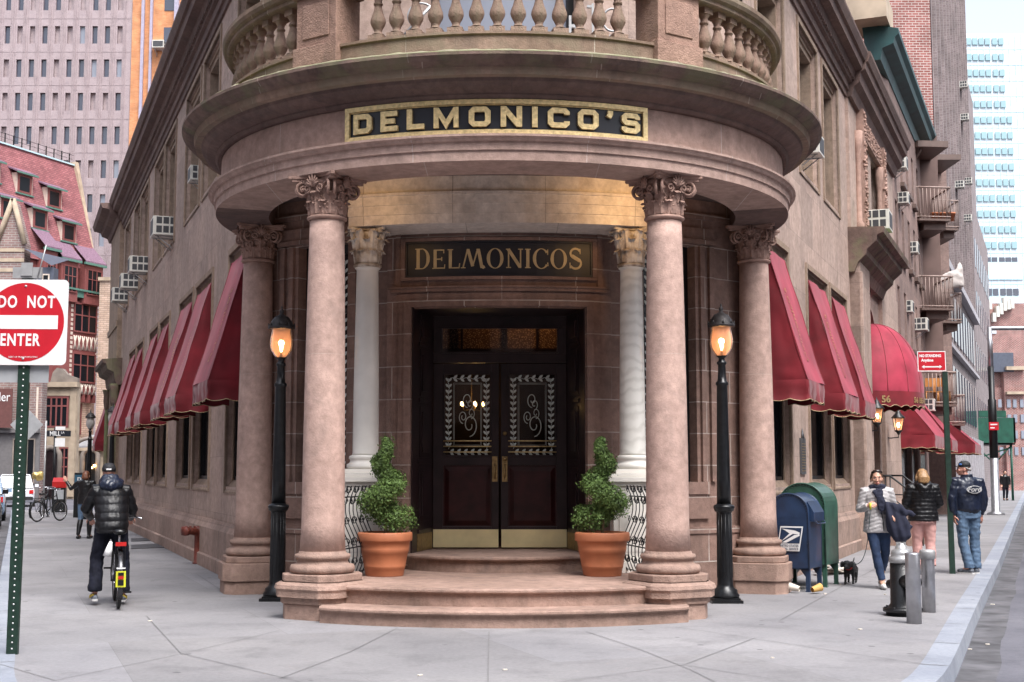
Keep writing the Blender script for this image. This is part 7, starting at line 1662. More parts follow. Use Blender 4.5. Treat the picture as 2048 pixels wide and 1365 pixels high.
for px0, px1, py0, py1 in ((64, 98, 448, 498), (99, 140, 462, 520), (147, 190, 476, 530)):
    s0, s1 = S(px0), S(px1); zt, zb_ = zs(MRd, s0, py0, .6), zs(MRd, s1, py1, .9); zt = min(zt, zb_ + 1.6)
    b = MB(MRd); b.add([(s0, .95, zb_), (s1, .95, zb_), (s1, -.6, zt), (s0, -.6, zt), (s0, .95, zb_ - .12), (s1, .95, zb_ - .12)], [(0, 1, 2, 3), (0, 1, 5, 4)]); b.build('bay_roof', 'purple_tile', RD_)
    b = MB(MRd); b.box(s0, s1, .80, .98, zb_ - .30, zb_ - .12); b.build('bay_gutter', 'trim_green', RD_)
    b = MB(MRd); b.box(s0 + .2, s1 - .2, -.3, .75, zb_ - 3.4, zb_ - .3); b.build('bay', 'timber_red', RD_); glaze(MRd, RD_, s0 + .5, s1 - .45, zb_ - 2.6, zb_ - .7, cols=3, rows=(.62,), off=.78)
zc = zs(MRd, S(165), 600); b = MB(MRd); b.box(sA, sB + .25, -.1, .7, zc, zc + .5); b.box(sA, sB + .35, -.1, .85, zc + .5, zc + .65); b.build('green_cornice', 'trim_green', RD_)
for py in (638, 737): 
    z = zs(MRd, S(160), py); glaze(MRd, RD_, S(139), S(181), z - 1.05, z + 1.05, cols=3, rows=(.6,), off=.45, fw=.12)
b = MB(MRd); zt, zb_ = zs(MRd, S(160), 606), zs(MRd, S(160), 790); b.box(S(110), sB - .1, -.1, .40, zb_, zt); b.build('timbered_bay', 'timber_red', RD_)
b = MB(MRd)
for py, hh in ((688, .55), (779, .4)):
    z = zs(MRd, S(160), py)
    n = 6
    for k in range(n):
        a = S(137) + (S(186) - S(137)) * k / n; d_ = (S(186) - S(137)) / n
        b.tube([(a + .1, .43, z - hh), (a + d_ * .5, .43, z), (a + .1, .43, z + hh)], .07, 4); b.tube([(a + d_ - .1, .43, z - hh), (a + d_ * .5, .43, z), (a + d_ - .1, .43, z + hh)], .07, 4)
for k in range(22):
    z = zb_ + .3 + k * .36
    for q in (S(134), S(185)): b.box(q - .12, q + .12, .41, .44, z, z + .22)
b.build('plaster_infill', 'plaster_cream', RD_)
b = MB(MRd)
for k in range(5): a = S(140) + k * (S(183) - S(140)) / 4; b.box(a - .1, a + .1, 0, .5, zb_ - .6, zb_)
b.build('bracket', 'timber_red', RD_)
z = zs(MRd, S(158), 838); glaze(MRd, RD_, S(148), S(164), z - 1.1, z + 1.1, cols=2, rows=(.6,), off=.05, fw=.12)
b = MB(MRd); b.box(sA, sB + .3, -.1, .02, 0, zs(MRd, S(160), 805)); b.build('buff_base', 'buff_brick', RD_, uv='box')
# ---- buff brick building
BF = T('buff_building', 'plain buff brick house wall between the half-timbered house and the end pier', 'building', (-32, 104, 0)); MB_ = Mfront(0, 104)
b = MB(MB_); b.box(XY(188, 104), XY(262, 104), -1, 0, -.15, ZY(562, 104)); b.build('wall', 'buff_brick', BF, uv='box'); b = MB(MB_); b.box(XY(188, 104) - .1, XY(262, 104), -1, .15, ZY(562, 104), ZY(560, 104) + .2); b.build('coping', 'tan_stone', BF)
# ---- low stone house with arched door and red windows
MH = Mfront(0, 84); X_ = lambda px: XY(px, 84); Z_ = lambda py: ZY(py, 84)
SH = T('stone_house', 'narrow stone house front with red-framed windows and an arched doorway on the left', 'building', (-29, 84, 0))
b = MB(MH); b.box(X_(78), X_(150), -.6, 0, -.15, Z_(768)); b.box(X_(76), X_(152), -.3, .35, Z_(775), Z_(765)); b.box(X_(78), X_(150), 0, .12, Z_(792), Z_(782)); b.box(X_(80), X_(150), 0, .1, Z_(862), Z_(857)); b.box(X_(137), X_(149), 0, .15, 0, Z_(768)); b.build('wall', 'tan_stone', SH, uv='box')
b = MB(MH); pts = [(X_(95), 0, Z_(766)), (X_(100), 0, Z_(745)), (X_(108), 0, Z_(736)), (X_(120), 0, Z_(738)), (X_(130), 0, Z_(750)), (X_(150), 0, Z_(757)), (X_(150), 0, Z_(766))]; b.prism([(p[0], p[2]) for p in pts], -.35, .1, Matrix(((1, 0, 0, 0), (0, 0, 1, 0), (0, 1, 0, 0), (0, 0, 0, 1)))); b.build('gable', 'grey_stone', SH)
glaze(MH, SH, X_(88), X_(130), Z_(852), Z_(797), cols=4, rows=(.72,), off=.04, fw=.12); glaze(MH, SH, X_(121), X_(135), Z_(958), Z_(898), cols=2, rows=(.4, .7), off=.04, fw=.1)
def archdoor(M, par, xc, hw, zt, mat='dark_wood', off=.05):
    b = MB(M); pl = [(xc - hw, -.1), (xc + hw, -.1)] + [(xc + hw * cos(pi * k / 10), zt - hw + hw * sin(pi * k / 10)) for k in range(11)]
    b.prism(pl, off - .1, off, Matrix(((1, 0, 0, 0), (0, 0, 1, 0), (0, 1, 0, 0), (0, 0, 0, 1)))); b.build('door', mat, par)
    b = MB(M); b.tube([(xc - hw - .15, off, 0)] + [(xc - (hw + .15) * cos(pi * k / 12), off, zt - hw + (hw + .15) * sin(pi * k / 12)) for k in range(13)] + [(xc + hw + .15, off, 0)], .17, 6); b.build('door_arch', 'grey_stone', par)
archdoor(MH, SH, X_(101), .42, Z_(900))
# ---- small portal lodge
MLg = Mfront(0, 88); X_ = lambda px: XY(px, 88); Z_ = lambda py: ZY(py, 88)
LG = T('stone_lodge', 'low stone lodge with a curved pediment over an arched doorway behind the cyclist', 'building', (-27.5, 88, 0))
b = MB(MLg); b.box(X_(146), X_(214), -.6, 0, -.15, Z_(898)); b.box(X_(144), X_(216), -.2, .3, Z_(902), Z_(896)); b.build('wall', 'tan_stone', LG, uv='box'); archdoor(MLg, LG, X_(181), .36, Z_(902), 'iron', .15)
b = MB(MLg); b.tube([(X_(181) - 1.0 * cos(pi * k / 14), .2, Z_(896) + .62 * sin(pi * k / 14)) for k in range(15)], .13, 6); b.build('pediment', 'grey_stone', LG); b = MB(MLg); b.add([(X_(146), .3, Z_(898)), (X_(212), .3, Z_(898)), (X_(200), -2.5, Z_(868)), (X_(155), -2.5, Z_(868))], [(0, 1, 2, 3)]); b.build('roof', 'galv', LG)
b = MB(MLg); b.sph((X_(192), .35, Z_(932)), .09, 8, 6); b.sph((X_(187), .35, Z_(936)), .06, 8, 6); b.build('door_lamp', 'bulb_lit', LG)
# ---- brick and shop fronts at far left
MK = Mfront(0, 76); X_ = lambda px: XY(px, 76); Z_ = lambda py: ZY(py, 76)
SP = T('shop_building', 'brick house with grey shop front at the left edge under the striped gable', 'building', (-29, 76, 0))
b = MB(MK); b.box(X_(-60), X_(79), -.8, 0, -.15, Z_(560)); b.build('wall', 'striped_brick', SP, uv='box'); b = MB(MK); b.box(X_(-60), X_(79), .0, .12, -.1, Z_(866)); b.box(X_(-60), X_(79), .1, .4, Z_(866), Z_(858)); b.build('shop_front', 'shop_grey', SP)
for a, c in ((56, 68),(28, 40)): glaze(MK, SP, X_(a), X_(c), Z_(965), Z_(880), frame='grey_stone', off=.13)
for a in (50, 68): b = MB(MK); b.box(X_(a), X_(a + 4), .0, .05, Z_(855), Z_(775)); b.build('cream_strip', 'plaster_cream', SP)
glaze(MK, SP, X_(45), X_(58), Z_(750), Z_(700), off=.02); glaze(MK, SP, X_(18), X_(30), Z_(535), Z_(515), off=.02) 
b = MB(MK); b.add([(X_(-40), .3, Z_(500)), (X_(34), .3, Z_(492)), (X_(34), -3, Z_(460)), (X_(10), -1.5, Z_(402))], [(0, 1, 2, 3)]); MX = Matrix(((1, 0, 0, 0), (0, 0, 1, 0), (0, 1, 0, 0), (0, 0, 0, 1)))
b = MB(MK); b.prism([(X_(-40), Z_(560)), (X_(35), Z_(560)), (X_(35), Z_(488)), (X_(10), Z_(404)), (X_(-20), Z_(488)), (X_(-40), Z_(488))], -.8, .15, MX); b.build('striped_gable', 'striped_brick', SP, uv='box')
b = MB(MK)
for p, q in (((36, 490), (9, 400)), ((9, 400), (-22, 490))): b.tube([(X_(p[0]), .25, Z_(p[1])), (X_(q[0]), .25, Z_(q[1]))], .16, 6)
for py in (505, 525, 545): b.box(X_(-40), X_(35), .14, .2, Z_(py), Z_(py - 7))
b.build('gable_trim', 'tan_stone', SP)
b = MB(MK); b.add([(X_(38), .5, Z_(500)), (X_(95), .5, Z_(534)), (X_(97), -2.5, Z_(506)), (X_(38), -2.5, Z_(494))], [(0, 1, 2, 3)]); b.box(X_(36), X_(96), -.6, .2, Z_(600), Z_(536)); b.build('slate_roof', 'slate', SP)
glaze(MK, SP, X_(76), X_(86), Z_(585), Z_(552), off=.22, frame='plaster_cream')
t = T('banner', 'brown hanging banner with white script at the left edge of the shop building', 'banner', (X_(8), 75.3, Z_(818))); b = MB(Mfront(0, 75.4)); X2 = lambda px: XY(px, 75.4); Z2 = lambda py: ZY(py, 75.4)
b.box(X2(-30), X2(20), 0, .05, Z2(856), Z2(778)); b.build('cloth', 'banner_brown', t); b = MB(); M_ = Matrix(((1, 0, 0, X2(-1)), (0, 0, -1, 75.33), (0, 1, 0, Z2(795)), (0, 0, 0, 1))); b.text('uler', M_, .75, .002, .8); b.build('lettering', 'sign_white', t)
# ---- left street furniture, middle distance
p = gnd(118, 1028); t = T('newspaper_box', 'black newspaper box with a red top on the left pavement beside the parked bicycles', 'newspaper box', p); W = Matrix.Translation(p) @ RZ(12)
b = MB(W); b.box(-.23, .23, -.2, .2, .05, .98); b.build('cabinet', 'iron', t, bevel=.02); b = MB(W); b.box(-.25, .25, -.22, .22, .985, 1.20); b.add([(-.25, -.22, 1.2), (.25, -.22, 1.2), (.25, .1, 1.36), (-.25, .1, 1.36), (-.25, .22, 1.2), (.25, .22, 1.2)], [(0, 1, 2, 3), (3, 2, 5, 4), (0, 3, 4), (1, 5, 2)]); b.build('red_top', 'red_plastic', t); b = MB(W); b.box(-.17, .17, -.215, -.2, .55, .9); b.build('window', 'sign_back', t)
p = at(160, 1002, 46.5); t = T('parking_meter', 'dark parking meter with a blue P panel behind the far walking woman', 'parking meter', (p.x, 46.5, 0)); W = Matrix.Translation((p.x, 46.5, 0)); b = MB(W); b.box(-.18, .18, -.15, .15, -.02, 1.55); b.build('cabinet', 'iron', t, bevel=.02); b = MB(W); b.box(-.16, .16, -.16, -.152, 1.05, 1.48); b.build('panel', 'meter_blue', t); b = MB(); b.text('P', W @ Matrix(((1, 0, 0, 0), (0, 0, -1, -.165), (0, 1, 0, 1.27), (0, 0, 0, 1))), .32, .002); b.build('lettering', 'sign_white', t)
Y = 52; x = XY(108, Y); t = T('street_name_sign', 'black street name sign reading MILL LA on a dark post with a notice below', 'road sign', (x, Y, 0)); W = Matrix.Translation((x, Y, 0)); z = ZY(868, Y)
b = MB(W); b.tube([(0, 0, -.05), (0, 0, z + .25)], .055, 8); b.build('post', 'iron', t); b = MB(W); b.box(-.30, .40, -.08, -.05, z - .11, z + .13); b.box(.36, .62, -.05, -.02, z - .11, z + .12); b.build('plate', 'sign_black', t); b = MB(); M_ = W @ Matrix(((1, 0, 0, .02), (0, 0, -1, -.085), (0, 1, 0, z), (0, 0, 0, 1))); b.text('MILL', M_, .25, .001, .85, .004); b.text('LA', M_ @ Matrix.Translation((.30, .04, 0)), .12, .001); b.build('lettering', 'sign_white', t)
b = MB(W); b.box(.02, .40, -.05, -.03, z - .50, z - .17); b.box(.02, .40, -.05, -.03, z + .15, z + .28); b.build('notice', 'sign_white', t)
Y = 40; x = XY(63, Y); t = T('diamond_sign', 'grey back of a diamond-shaped road sign on a thin green pole behind the red sign', 'road sign', (XY(50, Y), Y, 0)); W = Matrix.Translation((XY(50, Y), Y, 0)); z = ZY(850, Y); b = MB(W); b.tube([(0, 0, 0), (0, 0, z + .35)], .04, 8); b.build('post', 'green_post', t); b = MB(W); b.prism([(-.5, 0), (0, -.5), (.5, 0), (0, .5)], -.05, -.04, Matrix(((1, 0, 0, .02), (0, 0, 1, 0), (0, 1, 0, z), (0, 0, 0, 1)))); b.build('plate', 'sign_back', t)
Y = 46; t = T('thin_pole', 'thin grey pole behind the farther parked bicycle', 'pole', (XY(89, Y), Y, 0)); b = MB(Matrix.Translation((XY(89, Y), Y, 0))); b.tube([(0, 0, -.02), (0, 0, ZY(842, Y))], .035, 8); b.build('pole', 'galv', t)
Y = 53; p = at(76, 953, Y); b = MB(); R = random.Random(5)
for k in range(26): a = Vector((R.gauss(0, 1), R.gauss(0, 1), R.gauss(0, 1))).normalized() * R.uniform(.05, .17); b.sph(p + a, R.uniform(.08, .13), 8, 6)
m = remesh(b, .03, disp=lambda c, n: .02 * noise.noise(c * 16)); o = m.build('foil_ornament', 'balloon_gold', recalc=False); tag(o, 'crumpled gold foil ornament above the white parked car', 'ornament')
# ================================================================ right side
# ---- orange stone tower peeking over the cornice
MT = Mfront(0, 62); t = T('terracotta_tower', 'orange terracotta tower seen between the restaurant cornice and the green copper cornice', 'building', (17, 62, 0)); b = MB(MT); b.box(XY(1690, 62), XY(1748, 62), -5, 0, 8, 32); b.build('wall', 'orange_brick', t, uv='box'); b = MB(MT); b.box(XY(1748, 62), XY(1768, 62), -5, .1, 8, 32); b.build('pale_strip', 'lavender_pipe', t)
# ---- brown house with narrow windows and green copper cornice
BR = T('brown_house', 'brown house with narrow windows and a green copper cornice beyond the restaurant', 'building', MR @ Vector((24, 0, 0)))
b = MB(MR); WN = [(s_, s_ + .62, z, z + 1.5, .3) for s_ in (20.2, 21.9, 23.6, 25.3, 26.9) for z in (5.2, 7.6, 9.9)]; WN = [w_ for w_ in WN if not (w_[0] < 20.5 and w_[2] > 9)]
grid_wall(b, 19.3, 28.4, -.13, 12.3, WN, y=.02); b.add([(17.2, -.4, 9), (19.3, .02, 9), (19.3, .02, 12.3), (17.2, -.4, 12.3)], [(0, 1, 2, 3)]); b.box(16.8, 28.4, -9, -.35, 4, 12.3); b.build('wall', 'far_brown', BR, uv='box')
for w_ in WN: g = MB(MR); g.box(w_[0], w_[1], -.34, -.2, w_[2], w_[3]); g.build('window', 'window_glass', BR)
b = MB(MR)
for w_ in WN: b.box(w_[0] - .1, w_[1] + .1, .0, .14, w_[2] - .14, w_[2] - .02)
b.build('sill', 'brown_metal', BR)
b = MB(MR); extrude_s(b, [(-.3, 12.2), (.05, 12.2), (.1, 12.5), (.38, 12.6), (.42, 12.75), (.52, 12.85), (.52, 12.98), (-.4, 13.2)], 17.4, 29.4); b.build('copper_cornice', 'copper_green', BR); b = MB(MR); b.box(16.7, 18.3, -1.5, .3, 13.1, 13.75); b.build('parapet_block', 'tan_stone', BR)
# ground floor openings below the low awnings
b = MB(MR)
for a, c in ((19.6, 21.2), (21.6, 23.4), (24.6, 26.6)): b = MB(MR); b.box(a, c, .0, .05, .9, 3.7); b.build('shop_window', 'window_glass', BR); b = MB(MR); b.box(19.3, 28.4, .0, .18, -.1, .85); b.box(21.25, 21.55, .02, .15, .85, 3.8); b.box(23.6, 24.4, .02, .12, .85, 3.8); b.build('shop_base', 'far_brown', BR, uv='box')
# ---- block with the fire balconies
FB = T('balcony_building', 'brown block with stacked metal fire balconies past the narrow-windowed house', 'building', (14, 43.6, 0))
b = MB(); x0, x1 = XY(1838, 43.9), XY(1895, 43.9); b.box(x0 - 1.5, x1, 43.9, 47.4, 2.9, 12.9); b.build('wall', 'dark_brown_wall', FB, uv='box')
def fbalc(x0, x1, y0, y1, z, rail=1.02, par=FB, clutter=0):
    c = T('x', None, None); c.name = 'fire_balcony'; c.parent = par
    cut = .28; pl = [(x0, y1), (x0, y0 + .25), (x0 + cut, y0), (x1, y0 + .12), (x1, y1)]
    b = MB(); b.prism(pl, z - .07, z); b.prism([(x0 + .3, y1), (x0 + .5, y0 + .3), (x1 - .1, y0 + .3), (x1 - .1, y1)], z - .32, z - .07); b.build('platform', 'brown_metal', c)
    b = MB(); pts = pl
    for (p, q) in zip(pts, pts[1:]):
        L = hypot(p[0] - q[0], p[1] - q[1]); n = max(1, int(L / .13))
        for i in range(n + 1): x, y = p[0] + (q[0] - p[0]) * i / n, p[1] + (q[1] - p[1]) * i / n; b.tube([(x, y, z), (x, y, z + rail)], .015, 4)
        for zz, r in ((rail, .032), (.06, .022)): b.tube([(p[0], p[1], z + zz), (q[0], q[1], z + zz)], r, 5)
    b.build('railing', 'brown_rail', c)
xa, xb = XY(1833, 42.2), XY(1916, 42.2)
for z in (3.72, 6.80, 9.70): fbalc(xa, xb, 42.0, 43.85, z)
b = MB(); b.prism([(xa - .1, 43.9), (xa - .1, 42.3), (xa + .3, 42.0), (xb, 42.1), (xb, 43.9)], 12.05, 12.25); b.tube([(xa + .05, 43.8, 10.9), (xa + .45, 42.2, 12.0)], .05, 5); b.build('top_canopy', 'brown_metal', FB)
xc_, xd = XY(1878, 47.6), XY(1934, 47.6)
for z in (3.3, 7.0, 10.4): fbalc(xc_, xd, 47.5, 49.4, z)
b = MB(); b.box(xc_, xd + .1, 47.4, 49.6, 12.9, 13.1); b.build('top_canopy', 'brown_metal', FB); b = MB(); b.box(x1 - .5, XY(1912, 49.6), 49.6, 53, 0, 13.3); b.build('wall', 'far_brown', FB, uv='box')
t = T('draped_cloth', 'pale cloth hung over the rail of the farther fire balcony', 'cloth', (xd, 47.4, 8.6)); b = MB(); b.tube([(xc_ + .2, 47.35, 8.35), (xc_ + .9, 47.35, 8.55), (xd - .1, 47.4, 8.7), (xd + .15, 48, 8.5)], [(.25, .08), (.38, .08), (.5, .1), (.35, .1)], 12, side=V(0, 0, 1)); m = remesh(b, .05, disp=lambda c, n: .05 * noise.noise(c * 5)); m.build('cloth', 'white_cloth', t, recalc=False)
for i, xx in enumerate((13.55, 13.95)):
    t = T('wooden_chair', ['orange wooden chair on the lowest fire balcony, nearer the building corner', 'second orange wooden chair on the lowest fire balcony, towards its outer rail'][i], 'chair', (xx, 42.9, 3.72), 0, 'chairs on the lowest fire balcony'); W = Matrix.Translation((xx, 42.9, 3.72)); b = MB(W)
    b.box(-.2, .2, -.2, .2, .42, .45); b.build('seat', 'wood_chair', t); b = MB(W); b.box(-.2, .2, .18, .21, .62, .9); b.build('backrest', 'wood_chair', t)
    for x in (-.18, .18):
        for y in (-.18, .19): b = MB(W); b.tube([(x, y, 0), (x, y, .45 if y < 0 else .9)], .02, 5); b.build('leg', 'wood_chair', t)
for i in range(3): 
    b = MB(); b.lathe([(.09, 0), (.13, .22), (.145, .22), (.145, .27), (.12, .27)], 14, (13.75 + .27 * i, 42.5, 9.7)); o = b.build('flower_pot', 'terracotta'); tag(o, 'empty terracotta flower pot in a row on the upper fire balcony', 'flower pot', 'row of flower pots on the upper fire balcony')
# ---- brick tower and its long street side
TW = T('brick_tower', 'tall tower with a reddish brick end wall and a dusky street side with small windows', 'building', (16, 50, 0))
c0 = MR @ Vector((35.5, -.02, 0)); b = MB(); b.box(c0.x - 12, c0.x, c0.y, c0.y + 20, 8, 85); b.build('end_wall', 'red_brick', TW, uv='box')
ops = []; 
for s_ in range(11):
    for z in range(9):
        ops.append((37 + s_ * 2.05, 37.85 + s_ * 2.05, 11.5 + z * 3.1, 13.4 + z * 3.1, .06))
b = MB(MR); grid_wall(b, 35.6, 59.6, 0, 85, ops, y=.0); b.box(35.6, 59.6, -16, -.3, 0, 85); b.build('street_wall', 'lav_brick', TW, uv='box')
for o_ in ops: g = MB(MR); g.box(o_[0], o_[1], -.2, -.055, o_[2], o_[3]); g.build('window', 'tower_glass', TW)
b = MB(MR)
for s_ in range(12): b.box(36.2 + s_ * 2.05, 36.5 + s_ * 2.05, 0, .14, 10, 85)
b.build('pier', 'lav_brick', TW, uv='box')
b = MB(MR); b.box(35.6, 59.6, .0, .18, -.1, 3.2); b.box(35.6, 59.6, .0, .3, 9.6, 9.9); b.box(35.6, 59.6, 0, .2, 6.6, 6.75)
for k in range(12): b.box(36 + 2 * k, 36.6 + 2 * k, .18, .32, 0, 3.2)
b.build('pale_shopfront', 'pale_blue_wall', TW)
b = MB(MR)
for k in range(11): b = MB(MR); b.box(36.75 + 2 * k, 37.85 + 2 * k, .0, .06, 3.9, 6.0); b.build('shop_window', 'tower_glass', TW); b = MB(MR); b.box(36.75 + 2 * k, 37.85 + 2 * k, .0, .06, 7.2, 9.1); b.build('shop_window', 'tower_glass', TW)
T2 = T('grey_tower', 'lower grey building stepping down beyond the dusky tower on the right street', 'building', MR @ Vector((65, 0, 0)))
b = MB(MR); b.box(59.7, 67, -12, 0, -.1, 24); b.box(67.1, 81, -12, 0, -.1, 17); b.build('wall', 'lav_brick', T2, uv='box'); b = MB(MR)
for k in range(9):
    for z in range(4): b = MB(MR); b.box(60.5 + 2.2 * k, 61.4 + 2.2 * k, 0, .03, 4 + 3.1 * z, 5.7 + 3.1 * z); b.build('window', 'tower_glass', T2)
for i, (s_, z, lb) in enumerate(((38, 13, 'high'), (46, 17.4, 'low'))): pass
for px, py, lb in ((1919, 243, 'larger air conditioner halfway up the dusky tower side'), (1917, 178, 'small air conditioner near the top of the dusky tower side'), (1926, 370, 'small air conditioner on the dusky tower above the farther fire balcony'), (1925, 444, 'small air conditioner on the dusky tower beside the draped cloth'), (1908, 378, 'small air conditioner just above the farther balcony canopy')):
    s_ = spx(MR, px); pz = (MR @ Vector((s_, 0, 0))); 
    for _ in range(6):
        z = ZY(py, pz.y); d = ray(px, py); k = d[0] / d[1]; s_ = (k * MR[1][3] - MR[0][3]) / (MR[0][0] - k * MR[1][0]); pz = MR @ Vector((s_, 0, 0))
    put_ac(MR, s_, z, lb, .05, .75)
# ---- white and cyan glass tower
GT = T('glass_tower', 'bright white and pale cyan office tower filling the top right of the view', 'building', (110, 300, 0)); MG = Mfront(0, 300); X_ = lambda px: XY(px, 300); Z_ = lambda py: ZY(py, 300)
b = MB(MG); b.box(X_(1900), X_(1958), -20, 1.5, 0, Z_(-150)); b.box(X_(1958), X_(2080), -20, 0, 0, Z_(68)); b.build('wall', 'white_panel', GT)
b = MB(MG); b.box(X_(1962), X_(2060), 0, .3, Z_(560), Z_(525)); b.box(X_(1945), X_(2060), 0, .4, Z_(640), Z_(595)); b.build('cyan_band', 'cyan_panel', GT)
b = MB(MG)
for r_ in range(18): b.box(X_(1958), X_(2080), .0, .08, Z_(100 + 31.3 * r_), Z_(98.6 + 31.3 * r_)); b.box(X_(1905), X_(1958), 1.5, 1.58, Z_(113 + 31.3 * r_), Z_(111.6 + 31.3 * r_))
for px in range(1958, 2080, 13): b.box(X_(px) - .05, X_(px) + .05, .0, .1, 0, Z_(70))
b.build('mullion', 'cyan_panel', GT)
pw = None; cnt = 0
for r_ in range(17):
    py = 84 + 31.3 * r_
    cols = [1966, 1979, 1992, 2005, 2020, 2033] if r_ < 5 else [1965, 1978, 1991, 2004, 2019, 2032, 2045]
    for px in [1938, 1949]:
        g = MB(); g.box(-.55, .55, -.05, .05, -.72, .72); o = g.build('narrow_window', 'hazed_cyan_glass', GT); o.location = (X_(px), 298.42, Z_(py + 14))
    for px in cols:
        if r_ >= 14:
            g = MB(MG); g.box(X_(px) - .62, X_(px) + .62, -.1, .16, Z_(py) - .8, Z_(py) + .8); g.build('lower_window', 'tower_glass', GT); continue
        if cnt >= 100: break
        y = 298.35 if px < 1958 else 299.85
        if pw is None: b = MB(); b.box(-.58, .58, -.2, .02, -.78, .78); pw = b.build('window', 'hazed_cyan_glass', GT); o = pw
        else: o = pw.copy(); COL.objects.link(o)
        o.location = (X_(px), y, Z_(py)); cnt += 1
# ---- brick block with many air conditioners, roofs and street beyond
BB = T('distant_brick_block', 'distant brown brick block hung with air conditioners above the green shed', 'building', (45, 125, 0)); MQ = Mfront(0, 125); X_ = lambda px: XY(px, 125); Z_ = lambda py: ZY(py, 125)
b = MB(MQ); b.box(X_(1966), X_(2085), -10, 0, 0, Z_(607)); b.build('wall', 'red_brick', BB, uv='box'); b = MB(MQ)
for px, py in ((1968, 655), (1980, 668), (1972, 688)): b.box(X_(px), X_(px + 22), 0, .1, Z_(py), Z_(py - 6))
b.build('white_band', 'white_panel', BB); R = random.Random(8)
for k in range(9): b = MB(MQ); x = X_(1970 + k * 7.5); z = Z_(R.uniform(618, 645)); b.box(x, x + .3, -.02, .6, z, z + R.uniform(.7, 1.4)); b.build('air_conditioner', 'ac_white', BB)
RR = T('row_houses', 'small row of old brick and slate-roofed houses at the far end of the right street', 'building', (42, 112, 0)); M1 = Mfront(0, 112); X_ = lambda px: XY(px, 112); Z_ = lambda py: ZY(py, 112)
b = MB(M1); b.box(X_(1978), X_(2010), -5, 0, 0, Z_(775)); b.box(X_(2010), X_(2080), -5, .5, 0, Z_(740)); b.box(X_(1992), X_(2030), -5, -.2, 0, Z_(712)); b.build('wall', 'red_brick', RR, uv='box'); b = MB(M1); b.box(X_(1985), X_(2030), -5, .6, Z_(745), Z_(707)); b.build('slate_roof', 'slate', RR)
for a in (1984, 1996, 2014, 2026, 2040):
    for py in (800, 830, 862, 895): b = MB(M1); b.box(X_(a), X_(a + 7), .5, .6, Z_(py + 16), Z_(py)); b.build('window', 'tower_glass_pale', RR)
b = MB(M1); b.box(X_(2012), X_(2050), .5, 1.0, Z_(742), Z_(735)); b.box(X_(2012), X_(2050), .5, .9, Z_(790), Z_(785)); b.build('cornice', 'tan_stone', RR)
# ---- green sidewalk shed
GS = T('sidewalk_shed', 'dark green sidewalk shed on posts over the far right pavement', 'shed', (27, 74, 0)); Y = 73.0; X_ = lambda px: XY(px, Y); Z_ = lambda py: ZY(py, Y)
b = MB(); b.box(X_(1952), X_(2034), Y, Y + .1, Z_(886), Z_(836)); b.box(X_(1952), X_(1952) + .1, Y, Y + 16, Z_(886), Z_(836)); b.box(X_(2034) - .1, X_(2034), Y, Y + 16, Z_(886), Z_(836)); b.box(X_(1974), X_(2030), Y + 1, Y + 1.1, Z_(834), Z_(820)); b.build('board', 'green_board', GS)
b = MB(); b.box(X_(1952), X_(2034), Y + .1, Y + 16, Z_(890), Z_(886) - .02); b.build('deck', 'iron', GS)
for k in range(4):
    y = Y + .3 + k * 4.5
    for x in (X_(1957), X_(2028)): b = MB(); b.tube([(x, y, 0), (x, y, 3.2)], .07, 8); b.build('post', 'green_board', GS)
    b = MB(); b.tube([(X_(1957), y, 3.0), (X_(1990), y, 2.1)], .04, 5); b.tube([(X_(2028), y, 3.0), (X_(2000), y, 2.2)], .04, 5); b.tube([(X_(1957), y, 2.3), (X_(2028), y, 2.9)], .04, 5); b.build('brace', 'green_board', GS)
b = MB(); b.box(X_(2033), X_(2033) + .12, 73, 89, .3, 3.0); 
# ---- steel street light pole with banded post
p = gnd(1992, 1030); t = T('street_light_pole', 'tall steel street light pole wrapped in black with an arm reaching right', 'street light', p); W = Matrix.Translation(p); Yp = p.y
zz = lambda py: ZY(py, Yp)
b = MB(W); b.lathe([(.32, 0), (.32, .06), (.16, .12), (.15, zz(915))], 16); b.lathe([(.10, zz(735)), (.09, zz(655))], 12); b.tube([(0, 0, zz(662)), (.05, 0, zz(657)), (3.2, 0, zz(657))], [.085, .08, .06], 10); b.build('pole', 'steel', t)
b = MB(W); b.lathe([(.155, zz(916)), (.15, zz(800)), (.11, zz(798)), (.11, zz(734))], 16); b.build('black_wrap', 'iron', t); b = MB(W); b.box(-.2, .15, -.18, -.16, zz(861), zz(845)); b.build('red_notice', 'sign_red', t); b = MB(W); b.box(-.16, .1, -.186, -.181, zz(851), zz(848.5)); b.box(-.16, .0, -.186, -.181, zz(857.5), zz(855.5)); b.build('notice_text', 'sign_white', t)

